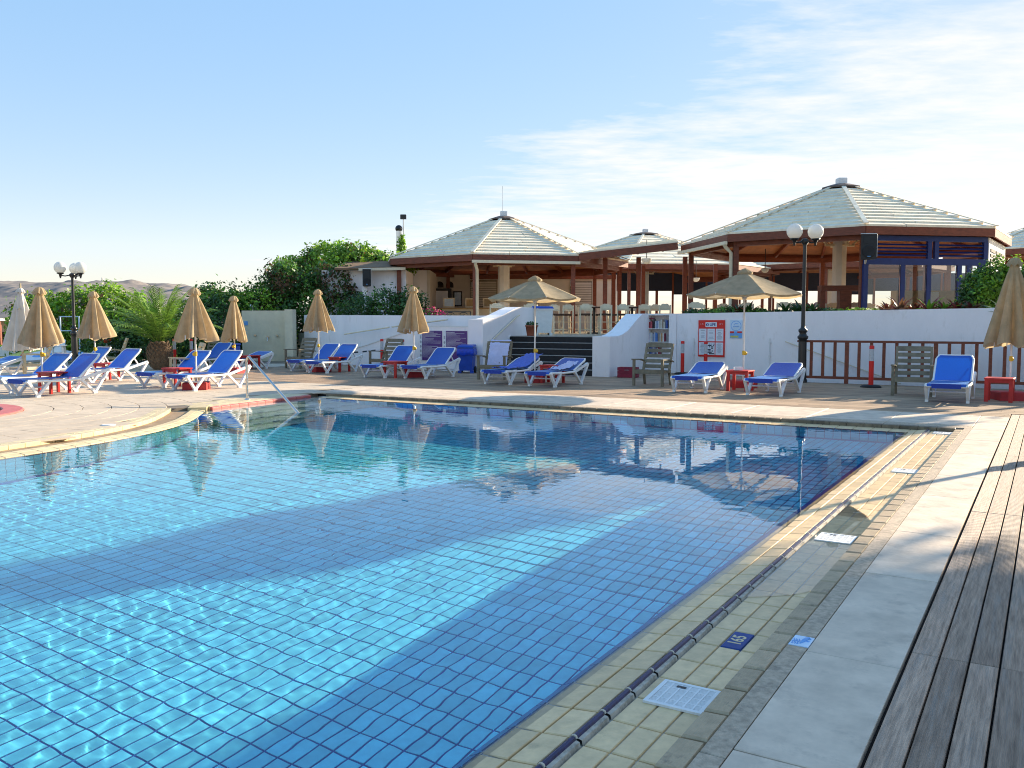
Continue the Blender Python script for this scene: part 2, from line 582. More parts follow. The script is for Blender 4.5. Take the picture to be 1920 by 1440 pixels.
def thing(name, label, cat, loc=(0, 0, 0), rz=0.0, group=None, data=None):
    o = ob(name, data, None, loc, rz)
    o['label'] = label
    o['category'] = cat
    if group:
        o['group'] = group
    return o


def tag(o, label, cat, group=None):
    o['label'] = label
    o['category'] = cat
    if group:
        o['group'] = group
    return o


KIDS = {}


def dup(root, loc, rz, label=None, group=None):
    r = root.copy()
    COL.objects.link(r)
    r.location = loc
    r.rotation_euler = (0, 0, rz)
    if label:
        r['label'] = label
    if group:
        r['group'] = group
    for ch in root.children:
        c = ch.copy()
        COL.objects.link(c)
        c.parent = r
        for g in ch.children:
            d = g.copy()
            COL.objects.link(d)
            d.parent = c
    return r


def rename(o, name):
    o.name = name
    return o


def text(body, size, loc, rot, m, parent=None, name='lettering', align='CENTER', bold=0.0):
    cu = bpy.data.curves.new(name, 'FONT')
    cu.body = body
    cu.size = size
    cu.align_x = align
    cu.align_y = 'CENTER'
    cu.extrude = 0.0008
    cu.offset = bold
    cu.resolution_u = 3
    tmp = bpy.data.objects.new(name, cu)
    COL.objects.link(tmp)
    bpy.context.view_layer.update()
    me = bpy.data.meshes.new_from_object(tmp.evaluated_get(bpy.context.evaluated_depsgraph_get()))
    bpy.data.objects.remove(tmp)
    me.materials.clear()
    me.materials.append(MATS[m])
    return ob(name, me, parent, loc, 0, None, rot)


def inpoly(x, y, poly):
    c = False
    n = len(poly)
    j = n - 1
    for i in range(n):
        xi, yi = poly[i]
        xj, yj = poly[j]
        if (yi > y) != (yj > y) and x < (xj - xi) * (y - yi) / (yj - yi) + xi:
            c = not c
        j = i
    return c


def catmull(pts, step):
    P = [Vector(p) for p in pts]
    P = [P[0] * 2 - P[1]] + P + [P[-1] * 2 - P[-2]]
    dense = []
    for i in range(1, len(P) - 2):
        a, b, c, d = P[i - 1:i + 3]
        for k in range(24):
            t = k / 24
            dense.append(0.5 * ((2 * b) + (c - a) * t + (2 * a - 5 * b + 4 * c - d) * t * t + (3 * b - a - 3 * c + d) * t ** 3))
    dense.append(P[-2])
    out = [dense[0]]
    acc = 0
    for i in range(1, len(dense)):
        seg = (dense[i] - dense[i - 1])
        l = seg.length
        while acc + l >= step:
            t = (step - acc) / l
            out.append(dense[i - 1] + seg * t)
            dense[i - 1] = out[-1]
            seg = dense[i] - dense[i - 1]
            l = seg.length
            acc = 0
        acc += l
    return [(p.x, p.y) for p in out]


def offset_line(pts, d):   # to the left of the walking direction
    out = []
    n = len(pts)
    for i in range(n):
        a = Vector(pts[max(i - 1, 0)])
        b = Vector(pts[min(i + 1, n - 1)])
        t = (b - a).normalized()
        out.append((pts[i][0] - t.y * d, pts[i][1] + t.x * d))
    return out


def poolroot(name, kind='structure', z=0.0):
    o = ob(name, None, None, (0, 0, z), POOLROT, kind)
    return o

# ================================================================== GROUND, SEA, HILLS
def build_ground():
    root = poolroot('ground', z=0)
    mb = MB()
    Z = -0.16
    big = 140

    def rect(u0, v0, u1, v1, z=Z):
        mb.add([(u0, v0, z), (u1, v0, z), (u1, v1, z), (u0, v1, z)], [(0, 1, 2, 3)])
    rect(-big, -big, big, -9)
    rect(-big, 27, big, big)
    rect(-big, -9, -34, 27)
    rect(9, -9, big, 27)
    # the deck carries the pool; its edges go down past the ground
    rect(-34, -9, -16, 27, Z)
    rect(-16, 14.6, -7, 27, Z)
    rect(-7, 14.6, 9, 23.2, Z)
    rect(-0.9, -9, 9, 14.6, Z)
    rect(-16, -9, -0.9, -5, Z)
    # sunken way behind the railing
    rect(-7, 23.2, 9, 27, -1.7)
    mb.add([(-7, 23.2, Z), (9, 23.2, Z), (9, 23.2, -1.7), (-7, 23.2, -1.7)], [(0, 1, 2, 3)])
    o = mb.build('ground_surface', 'earth', root)
    lawn = MB().prism([(-27, 27), (-12, 29.6), (-11, 34), (-14, 44), (-40, 44), (-40, 27)], -0.14, -0.03).build('lawn', 'lawn', None, kind='structure')
    sea = MB().add([(-9000, 75, -7), (9000, 75, -7), (9000, 15000, -7), (-9000, 15000, -7)], [(0, 1, 2, 3)]).build('sea', 'sea', kind='structure')


build_ground()


def build_hills():
    nx, ny = 260, 90
    x0, x1 = -2600, -250
    vs = []
    for j in range(ny + 1):
        v = j / ny
        for i in range(nx + 1):
            u = i / nx
            x = x0 + (x1 - x0) * u
            y = 2500 + 1600 * v
            # outline seen from the pool: a long plateau that dips and fades away to the right
            ax = x / 3200.0
            ridge = np.interp(ax, [-0.80, -0.60, -0.535, -0.49, -0.475, -0.455, -0.425, -0.40, -0.36, -0.30, -0.22, -0.14, -0.08],
                              [150, 158, 155, 150, 152, 139, 118, 124, 108, 88, 60, 30, 0])
            prof = math.sin(min(1.0, v * 1.55) * PI / 2) ** 0.9
            n = mnoise.fractal((x * 0.0035, y * 0.0035, 3.1), 0.9, 2.1, 6)
            n2 = mnoise.ridged_multi_fractal((x * 0.0028, y * 0.0028, 1.0), 0.9, 2.0, 5, 1.0, 2.0)
            z = -10 + ridge * 1.32 * prof * (0.86 + 0.14 * n) - 16 * (n2 - 1) * prof * (1 - 0.75 * v)
            vs.append((x, y, z))
    fs = []
    for j in range(ny):
        for i in range(nx):
            a = j * (nx + 1) + i
            fs.append((a, a + 1, a + nx + 2, a + nx + 1))
    MB().add(vs, fs, 0, True).build('hills', 'hill', kind='structure')


build_hills()

# ================================================================== POOL
LEFT_CTRL = [(-12.83, 10.5), (-12.2, 9.85), (-11.55, 9.1), (-11.0, 8.2), (-10.62, 7.2), (-10.38, 6.2), (-10.25, 5.2), (-10.3, 4.0),
             (-10.6, 2.6), (-11.2, 1.2), (-12.0, 0.0), (-12.9, -1.2), (-14.0, -2.4), (-15.2, -3.6)]
PINK = [(-13.30, 13.62), (-13.18, 12.8), (-13.05, 11.9), (-12.95, 11.2), (-12.83, 10.5)]
LEFT = catmull(LEFT_CTRL, 0.2475)
POOL_POLY = [(-1.72, -4.2), (-1.72, 13.62)] + PINK[:-1] + LEFT + [(-15.4, -4.2)]
WATER_Z, FLOOR_Z = -0.06, -1.72


def floor_z(u, v):
    # 1.65 m deep by the camera, rising towards the far side and the entry steps
    return FLOOR_Z + 0.55 * min(1.0, max(0.0, (v - 6.0) / 6.5)) + 0.12 * min(1.0, max(0.0, (-u - 6.0) / 6.0))



def inset(poly, d):
    n = len(poly)
    out = []
    for i in range(n):
        a, b, c = Vector(poly[i - 1]), Vector(poly[i]), Vector(poly[(i + 1) % n])
        t1, t2 = (b - a).normalized(), (c - b).normalized()
        n1, n2 = Vector((-t1.y, t1.x)), Vector((-t2.y, t2.x))
        k = n1 + n2
        k = k / max(0.25, k.dot(n1) * 1.0)
        out.append((b.x + k.x * d, b.y + k.y * d))
    return out


def build_pool():
    root = poolroot('swimming_pool')
    # shell
    mb = MB()
    n = len(POOL_POLY)
    sh = inset(POOL_POLY, -0.012)
    vs = [(p[0], p[1], FLOOR_Z - 0.006) for p in sh] + [(p[0], p[1], -0.062) for p in sh]
    mb.add(vs, [(i, i + n, (i + 1) % n + n, (i + 1) % n) for i in range(n)] + [tuple(range(n))])
    mb.build('basin', 'pool_grout', root)
    # floor bed under the tiles
    gx = [-14.2 + 0.45 * i for i in range(29)]
    gy = [-4.1 + 0.45 * j for j in range(41)]
    bed = MB()
    bv = [(x, y, floor_z(x, y) - 0.019) for y in gy for x in gx]
    bed.add(bv, [(j * 29 + i, j * 29 + i + 1, (j + 1) * 29 + i + 1, (j + 1) * 29 + i) for j in range(40) for i in range(28)
                 if inpoly(gx[i] + 0.22, gy[j] + 0.22, inset(POOL_POLY, -0.3))])
    bed.build('floor_bed', 'pool_grout', root)
    # floor tiles
    PU, PV, G = 0.1035, 0.209, 0.013
    me = MB().box(G / 2, G / 2, 0, PU - G / 2, PV - G / 2, 0.006).mesh('tile', 'pool_tile_own')
    cells = []
    inner = inset(POOL_POLY, 0.10)
    for i in range(-150, -15):
        for j in range(-21, 67):
            u, v = i * PU - 0.005, j * PV + 0.08
            if inpoly(u + PU / 2, v + PV / 2, inner):
                w = W(u, v)
                seen = w.y > 3.0 and abs(w.x) < 0.62 * w.y + 0.4
                cells.append((0 if seen else 1, w.length, u, v))
    cells.sort()
    rest = MB()
    for k, (s_, d, u, v) in enumerate(cells):
        if k < 300:
            ob('tile', me, root, (u, v, floor_z(u + PU / 2, v + PV / 2) - 0.004))
        else:
            rest.box(u + G / 2, v + G / 2, floor_z(u + PU / 2, v + PV / 2) - 0.02, u + PU - G / 2, v + PV - G / 2, floor_z(u + PU / 2, v + PV / 2) + 0.002)
    rest.build('floor_tile', 'pool_tile', root, kind='stuff')
    # wall tiles
    wt = MB()
    nav = MB()
    wall = []
    for i in range(n):
        a, b = Vector(POOL_POLY[i]), Vector(POOL_POLY[(i + 1) % n])
        l = (b - a).length
        m = max(1, round(l / 0.1238))
        for k in range(m):
            wall.append((a + (b - a) * (k / m), a + (b - a) * ((k + 1) / m)))
    for a, b in wall:
        if (a.y < -4 and b.y < -4):
            continue
        t = (b - a).normalized()
        nn = Vector((-t.y, t.x)) * 0.004
        a2, b2 = a + t * 0.004 + nn, b - t * 0.004 + nn
        z1 = -0.066
        z0 = z1 - 0.115
        nav.add([(a2.x, a2.y, z0), (b2.x, b2.y, z0), (b2.x, b2.y, z1), (a2.x, a2.y, z1)], [(0, 1, 2, 3)])
        z1 = z0 - 0.009
        while z1 > FLOOR_Z + 0.05:
            z0 = max(z1 - 0.24, FLOOR_Z)
            wt.add([(a2.x, a2.y, z0), (b2.x, b2.y, z0), (b2.x, b2.y, z1), (a2.x, a2.y, z1)], [(0, 1, 2, 3)])
            z1 = z0 - 0.009
    wt.build('wall_tile', 'pool_tile', root, kind='stuff')
    nav.build('waterline_tile', 'navy_tile', root, kind='stuff')
    # broad entry steps below the red edge
    for k in range(5):
        off = 0.42 + 0.40 * k
        z = -0.20 - 0.24 * k
        a = [(-13.27, 13.60), (-13.03, 11.9), (-12.81, 10.53), (-12.3, 9.98)]
        b = [(-13.27 + off * 1.1, 13.60), (-13.03 + off * 1.05, 11.9), (-12.81 + off, 10.53), (-12.3 + off * 0.75, 9.98 - off * 0.2)]
        st = MB().prism(a + b[::-1], FLOOR_Z, z).build('step', 'step_tile', root)
        nz = MB()
        fine = catmull(b, 0.16)
        for q in range(len(fine) - 1):
            if q % 3 == 0:
                nz.bar((*fine[q], z + 0.001), (*fine[q + 1], z + 0.001), 0.06, 0.012)
        nz.build('step_edge_tile', 'navy_tile', st, kind='stuff')


build_pool()


def build_water():
    def lines(parts):
        out = []
        for (x0, x1, d) in parts:
            out.append(np.arange(x0, x1, d))
        return np.concatenate(out)
    us = lines(((-15.6, -9.0, 0.036), (-9.0, -1.58, 0.021)))
    vv = lines(((-4.3, -0.5, 0.05), (-0.5, 7.5, 0.021), (7.5, 13.8, 0.034)))
    U, V = np.meshgrid(us, vv)
    Zw = np.zeros_like(U)
    r = np.random.default_rng(11)
    env = np.zeros_like(U)
    for _ in range(9):
        k = 2 * PI / r.uniform(2.5, 8)
        th = r.uniform(0, 2 * PI)
        env += np.sin(k * (U * math.cos(th) + V * math.sin(th)) + r.uniform(0, 6.3))
    env = 0.85 + 0.22 * env / 1.5
    env = np.clip(env, 0.3, 1.6)
    # livelier towards the shallow, left side
    env *= np.interp(U, [-13, -8, -4, -1.7], [1.25, 1.1, 0.75, 0.5]) * np.interp(V, [-2, 9, 12.5], [1.0, 0.9, 0.55])
    for i in range(52):
        lam = 0.075 * (4.2 ** r.uniform(0, 1))
        th = r.normal(R(40), 0.95)
        k = 2 * PI / lam
        s_ = 0.00135
        Zw += (s_ / k) * np.sin(k * (U * math.cos(th) + V * math.sin(th)) + r.uniform(0, 6.3))
    Zw = Zw * env + WATER_Z
    ny, nx = U.shape
    ok = np.zeros((ny, nx), bool)
    out = inset(POOL_POLY, -0.10)
    uc, vc = U + 0.012, V + 0.012
    # vectorised point-in-polygon
    c = np.zeros_like(ok)
    m = len(out)
    j = m - 1
    for i in range(m):
        xi, yi = out[i]
        xj, yj = out[j]
        cond = ((yi > vc) != (yj > vc)) & (uc < (xj - xi) * (vc - yi) / ((yj - yi) if yj != yi else 1e-9) + xi)
        c ^= cond
        j = i
    idx = np.arange(ny * nx).reshape(ny, nx)
    sel = c[:-1, :-1]
    quads = np.stack([idx[:-1, :-1][sel], idx[:-1, 1:][sel], idx[1:, 1:][sel], idx[1:, :-1][sel]], 1)
    used = np.unique(quads)
    remap = -np.ones(ny * nx, int)
    remap[used] = np.arange(len(used))
    co = np.stack([U.ravel(), V.ravel(), Zw.ravel()], 1)[used].astype(np.float32)
    q = remap[quads].astype(np.int32)
    me = bpy.data.meshes.new('pool_water')
    me.vertices.add(len(co))
    me.vertices.foreach_set('co', co.ravel())
    me.loops.add(q.size)
    me.loops.foreach_set('vertex_index', q.ravel())
    me.polygons.add(len(q))
    me.polygons.foreach_set('loop_start', np.arange(0, q.size, 4, dtype=np.int32))
    me.update(calc_edges=True)
    me.polygons.foreach_set('use_smooth', np.ones(len(q), bool))
    me.materials.append(MATS['water'])
    o = ob('pool_water', me, None, (0, 0, 0), POOLROT, 'structure')
    return o


WATER = build_water()


def piece(pts_top, zt, zb, ch=0.004):
    """four corners (counter-clockwise) with their own top heights -> a block with a chamfered top"""
    cx = sum(p[0] for p in pts_top) / 4
    cy_ = sum(p[1] for p in pts_top) / 4
    mb = MB()
    inn = []
    for p in pts_top:
        d = Vector((cx - p[0], cy_ - p[1]))
        l = max(d.length, 1e-6)
        inn.append((p[0] + d.x / l * ch * 1.4, p[1] + d.y / l * ch * 1.4))
    vs = [(p[0] - 0, p[1], zb) for p in pts_top] + [(p[0], p[1], z - ch) for p, z in zip(pts_top, zt)] + [(p[0], p[1], z) for p, z in zip(inn, zt)]
    fs = [(8, 9, 10, 11)] + [(i, (i + 1) % 4, 4 + (i + 1) % 4, 4 + i) for i in range(4)] + [(4 + i, 4 + (i + 1) % 4, 8 + (i + 1) % 4, 8 + i) for i in range(4)]
    mb.add(vs, fs)
    return mb


def build_right_coping():
    root = poolroot('pool_coping')
    MB().box(-1.718, -4.2, -0.35, -1.003, 14.0, -0.068).build('bedding', 'grout', root)
    P = 0.2475
    g = 0.0045
    V0 = 4.073
    j0 = math.floor((0.3 - V0) / P)
    j1 = math.ceil((14.0 - V0) / P)
    # two rows of overflow tiles, sloping into the water
    u_rows = [(-1.715, -1.597), (-1.597, -1.477)]

    def zt(u):
        return -0.042 - 0.021 * (u + 1.477) / (-1.715 + 1.477)
    meshes = {}
    for (a, b) in u_rows:
        mb = piece([(a + g, g), (b - g, g), (b - g, P - g), (a + g, P - g)], [zt(a), zt(b), zt(b), zt(a)], -0.09)
        meshes[a] = mb.mesh('coping_tile', 'coping_tile')
    gut = [(-1.422, -1.312), (-1.312, -1.206), (-1.206, -1.104)]
    for (a, b) in gut:
        meshes[a] = piece([(a + g, g), (b - g, g), (b - g, P - g), (a + g, P - g)], [-0.058] * 4, -0.075).mesh('gutter_tile', 'coping_tile')
    marker = None
    for j in range(j0, j1):
        v = V0 + P * j
        if v + P > 14.02:
            break
        for (a, b) in u_rows:
            o = ob('coping_tile', meshes[a], root, (random.uniform(-.0006, .0006), v, random.uniform(-.0006, .0006)))
        for q, (a, b) in enumerate(gut):
            if q == 1 and j == 0:
                continue
            o = ob('gutter_tile', meshes[a], root, (0, v, random.uniform(-.0006, .0006)))
    # depth marker: blue tile with the figures 165
    a, b = gut[1]
    mk = piece([(a + g, V0 + g), (b - g, V0 + g), (b - g, V0 + P - g), (a + g, V0 + P - g)], [-0.0575] * 4, -0.075).build('depth_marker', 'ink_blue', root)
    mk['label'] = 'dark blue tile with the figures 165'
    text('165', 0.092, ((a + b) / 2, V0 + P / 2, -0.0568), (0, 0, R(90)), 'coping_tile_left', mk, 'figures', bold=0.0015)
    # blue edge tiles under the waterline
    em_ = MB().add([(-1.716, 0.004, -0.064), (-1.716, P - 0.004, -0.064), (-1.768, P - 0.004, -0.118), (-1.768, 0.004, -0.118), (-1.716, 0.004, -0.2), (-1.716, P - 0.004, -0.2)],
                   [(0, 1, 2, 3), (3, 2, 5, 4), (0, 3, 4), (1, 5, 2)]).mesh('edge_tile', 'edge_blue')
    for j in range(j0, j1 - 1):
        if V0 + P * j + P < 13.6:
            ob('edge_tile', em_, root, (0, V0 + P * j, 0))
    # navy ridge tiles between the overflow and the gutter, with mortar rings
    rid = MB()
    prof = [(-1.474, -0.075), (-1.474, -0.042), (-1.469, -0.034), (-1.460, -0.030), (-1.451, -0.034), (-1.447, -0.043)]
    vs = [(p[0], y, p[1]) for y in (0.008, P - 0.008) for p in prof]
    k = len(prof)
    rid.add(vs, [(i, i + k, i + 1 + k, i + 1) for i in range(k - 1)] + [tuple(range(k)), tuple(range(2 * k - 1, k - 1, -1))], 0)
    rid.add([(-1.447, 0.008, -0.043), (-1.447, P - 0.008, -0.043), (-1.432, P - 0.008, -0.047), (-1.425, P - 0.008, -0.075), (-1.447, 0.008, -0.043), (-1.432, 0.008, -0.047), (-1.425, 0.008, -0.075)], [(0, 1, 2, 5), (5, 2, 3, 6)], 1)
    rme = rid.mesh('ridge_tile', ['ridge_navy', 'grout'])
    ring = MB()
    sc = [(-1.460 + (p[0] + 1.460) * 1.12, p[1] + 0.0025) for p in prof]
    vs = [(p[0], y, p[1]) for y in (-0.0045, 0.0045) for p in sc]
    ring.add(vs, [(i, i + k, i + 1 + k, i + 1) for i in range(k - 1)] + [tuple(range(k)), tuple(range(2 * k - 1, k - 1, -1))], 0)
    gme = ring.mesh('mortar_joint', 'grout')
    for j in range(j0, j1):
        v = V0 + P * j
        if v + P > 14.0:
            break
        ob('ridge_tile', rme, root, (random.uniform(-.0012, .0012), v, random.uniform(-.001, .001)))
        ob('mortar_joint', gme, root, (0, v, 0))
    # ribbed kerb tiles
    MB().box(-1.1015, 0.1, -0.0675, -1.0035, 13.99, -0.030).build('kerb_bed', 'dark_gap', root)
    KP = 0.2535
    kme = piece([(-1.103, 0.0085), (-1.003, 0.0085), (-1.003, KP - 0.0085), (-1.103, KP - 0.0085)], [-0.004, 0.0, 0.0, -0.004], -0.07, 0.008).mesh('kerb_tile', 'kerb_tile')
    v = 2.988 - KP * 11
    while v + KP < 14.12:
        ob('kerb_tile', kme, root, (random.uniform(-.001, .001), v, random.uniform(-.001, .001)))
        v += KP
    # far side: ledge, riser and kerb
    MB().box(-13.30, 13.63, -0.35, -1.003, 14.004, -0.069).build('bedding', 'grout', root)
    led = MB()
    n = int((13.28 - 1.45) / P)
    for i in range(n):
        u = -1.45 - P * (i + 1)
        for (va, vb) in ((13.622, 13.745), (13.745, 13.872), (13.872, 13.998)):
            za = -0.058 + 0.004 * (va - 13.62) / 0.38
            led.v  # keep
            m = piece([(u + g, va + g), (u + P - g, va + g), (u + P - g, vb - g), (u + g, vb - g)], [za - 0.002, za - 0.002, za, za], -0.09)
            led.add(m.v, m.f)
    led.build('ledge_tile', 'coping_tile', root, kind='stuff')
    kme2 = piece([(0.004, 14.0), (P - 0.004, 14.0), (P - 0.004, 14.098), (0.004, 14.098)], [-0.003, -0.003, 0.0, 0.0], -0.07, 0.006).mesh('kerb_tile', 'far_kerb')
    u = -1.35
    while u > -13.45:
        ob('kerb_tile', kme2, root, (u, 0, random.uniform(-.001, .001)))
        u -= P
    # standing water in the gutter
    gw = MB()
    N = 70
    vs = []
    for i in range(N + 1):
        v = 4.9 + (7.9 - 4.9) * i / N
        wob = 0.012 * math.sin(v * 3.1) + 0.01 * math.sin(v * 7.7)
        e_ = 0.30 * max(0, 1 - i / 10) ** 2 + 0.32 * max(0, (i - 52) / 18) ** 1.5
        vs += [(-1.428, v, -0.0545), (-1.108 - min(0.31, e_) + wob * 0.3, v, -0.0545)]
    gw.add(vs, [(2 * i, 2 * i + 1, 2 * i + 3, 2 * i + 2) for i in range(N)])
    gw.build('gutter_water', 'water', None, (0, 0, 0), POOLROT, 'structure')


build_right_coping()


def build_grates():
    spots = [(-1.252, 3.416, 'white drain grate nearest the camera, just before the blue 165 tile', 0),
             (-1.268, 6.575, 'drain grate half under water at the edge of the shade, second along the gutter', 0),
             (-1.245, 10.0, 'pale drain grate in the sunlit stretch of the gutter, third from the camera', 0),
             (-1.24, 13.75, 'drain grate tucked into the far corner of the gutter under the kerb', 0)]
    first = None
    for (u, v, lab, _) in spots:
        if first is None:
            t = thing('drain_grate', lab, 'drain grate', W(u, v, -0.0535), POOLROT, 'white drain grates in the pool gutter')
            S = 0.117
            fr = MB()
            for a in (-1, 1):
                fr.box(a * S - 0.009, -S - 0.009, -0.004, a * S + 0.009, S + 0.009, 0.006)
                fr.box(-S + 0.0095, a * S - 0.009, -0.004, S - 0.0095, a * S + 0.009, 0.006)
            fr.build('frame', 'white_paint', t)
            MB().box(-S + 0.01, -S + 0.01, -0.004, S - 0.01, S - 0.01, -0.001).build('well', 'ink_grey', t)
            bars = MB()
            for q in range(1, 6):
                x = -S + 2 * S * q / 6
                bars.box(x - 0.0035, -S + 0.01, -0.0005, x + 0.0035, S - 0.01, 0.005)
            for q in range(1, 4):
                y = -S + 2 * S * q / 4
                bars.box(-S + 0.01, y - 0.003, -0.0005, S - 0.01, y + 0.003, 0.0045)
            for q in range(1, 28):
                y = -S + 2 * S * q / 28
                bars.box(-S + 0.01, y - 0.0024, -0.0005, S - 0.01, y + 0.0024, 0.0035)
            bars.build('grid', 'white_paint', t)
            MB().box(-0.055, S - 0.045, 0.0051, -0.015, S - 0.028, 0.006).build('slot', 'black_plastic', t)
            first = t
        else:
            dup(first, W(u, v, -0.0535), POOLROT, lab)


build_grates()


def build_paths():
    # stone slabs along the right side and the far side
    root = poolroot('stone_path')
    MB().box(-1.002, -4, -0.3, -0.497, 16.15, -0.03).build('bedding', 'dark_gap', root)
    MB().box(-13.75, 14.099, -0.3, -1.003, 16.16, -0.031).build('bedding', 'dark_gap', root)
    joints = [-0.6, 0.6, 1.8, 2.98, 4.07, 5.57, 6.82, 8.40, 9.6, 11.34, 12.7, 14.0, 15.1, 16.14]
    for a, b in zip(joints[:-1], joints[1:]):
        piece([(-0.902, a + 0.003), (-0.505, a + 0.003), (-0.505, b - 0.003), (-0.902, b - 0.003)], [0] * 4, -0.05, 0.003).build(
            'slab', 'slab_stone', root, (0, 0, random.uniform(-.0012, .0012)))
    bj = [-0.9, 1.0, 2.9, 4.115, 4.262, 5.9, 7.9, 10.0, 12.1, 14.1]
    for a, b in zip(bj[:-1], bj[1:]):
        if abs(a - 4.115) < 1e-6:
            t = piece([(-0.997, a + 0.003), (-0.906, a + 0.003), (-0.906, b - 0.003), (-0.997, b - 0.003)], [0.001] * 4, -0.05, 0.002).build('emblem_tile', 'poster_pale', root)
            t['label'] = 'pale tile with a blue swimmer emblem'
            em = MB()
            for k in range(3):
                em.tube([(-0.985 + 0.012 * k + 0.004 * math.sin(q * 1.4), 4.135 + q * 0.0085, 0.0022) for q in range(9)], 0.0024, 5)
            em.tube([(-0.950, 4.150, 0.0022), (-0.942, 4.185, 0.0022), (-0.935, 4.215, 0.0022), (-0.925, 4.235, 0.0022), (-0.918, 4.225, 0.0022)], [0.003, 0.009, 0.010, 0.007, 0.003], 6)
            em.sphere((-0.922, 4.192, 0.0), 0.009, 6, 0, 0.4)
            em.build('emblem', 'poster_blue', t)
            continue
        piece([(-0.997, a + 0.002), (-0.906, a + 0.002), (-0.906, b - 0.002), (-0.997, b - 0.002)], [0] * 4, -0.05, 0.003).build('kerb_stone', 'concrete', root)
    u = -0.908
    k = 0
    while u > -13.6:
        l = random.choice((1.18, 1.22, 1.2))
        if k == 0:
            u2 = u - l
        u2 = max(u - l, -13.72)
        piece([(u2 + 0.003, 14.46), (u - 0.003, 14.46), (u - 0.003, 16.145), (u2 + 0.003, 16.145)], [0] * 4, -0.05, 0.004).build(
            'slab', 'slab_stone', root, (0, 0, random.uniform(-.001, .001)))
        piece([(u2 + 0.003, 14.102), (u - 0.003, 14.102), (u - 0.003, 14.455), (u2 + 0.003, 14.455)], [0] * 4, -0.05, 0.004).build('kerb_stone', 'concrete', root)
        u = u2
        k += 1
    # grooved timber deck on the right
    root = poolroot('timber_deck')
    MB().box(-0.496, -4, -0.3, 6.5, 16.6, -0.032).build('underframe', 'dark_gap', root)
    PW = 0.1186
    L_ = 3.53
    me = MB().box(-PW / 2 + 0.0045, 0.003, -0.03, PW / 2 - 0.0045, L_ - 0.003, 0.004, ch=0.003).mesh('plank', 'deck_wood')
    for i in range(30):
        u = -0.49 + PW * (i + 0.5)
        for j in range(4):
            v = 4.297 + L_ * (j - 1)
            if j == 3 or v > 16:
                me2 = MB().box(-PW / 2 + 0.0045, 0.003, -0.03, PW / 2 - 0.0045, 16.56 - v - 0.003, 0.004, ch=0.003)
                me2.build('plank', 'deck_wood', root, (u, v, random.uniform(-.001, .001)))
            else:
                ob('plank', me, root, (u, v, random.uniform(-.0012, .0012)))
    # timber deck on the far side, planks running along the pool edge
    root = poolroot('far_timber_deck')
    pts = [(-24.5, 16.161), (6.5, 16.561), (6.5, 23.1), (-5.6, 23.1), (-7, 25.6), (-15, 25.6), (-27, 24.9), (-24.5, 19.4), (-20.5, 16.161)]
    MB().box(-23.0, 16.165, -0.3, 6.5, 23.1, -0.035).build('underframe', 'dark_gap', root)
    MB().box(-23.0, 23.105, -0.3, -6.0, 25.8, -0.035).build('underframe', 'dark_gap', root)
    pl = MB()
    v = 16.165
    while v < 25.7:
        left = np.interp(v, [16.1, 17.2, 19.4, 25], [-18.4, -20.5, -22.6, -23.0])
        right = 6.5 if v > 16.57 else -0.5
        if v > 23.0:
            right = -6.0
        u = left
        ln = random.uniform(1.0, 3.4)
        while u < right:
            u2 = min(u + ln, right)
            pl.box(u + 0.003, v + 0.004, -0.034, u2 - 0.003, v + 0.1205, random.uniform(0.0, 0.0025))
            u = u2
            ln = 3.4
        v += 0.1245
    pl.build('plank', 'deck_wood_far', root, kind='stuff')


build_paths()


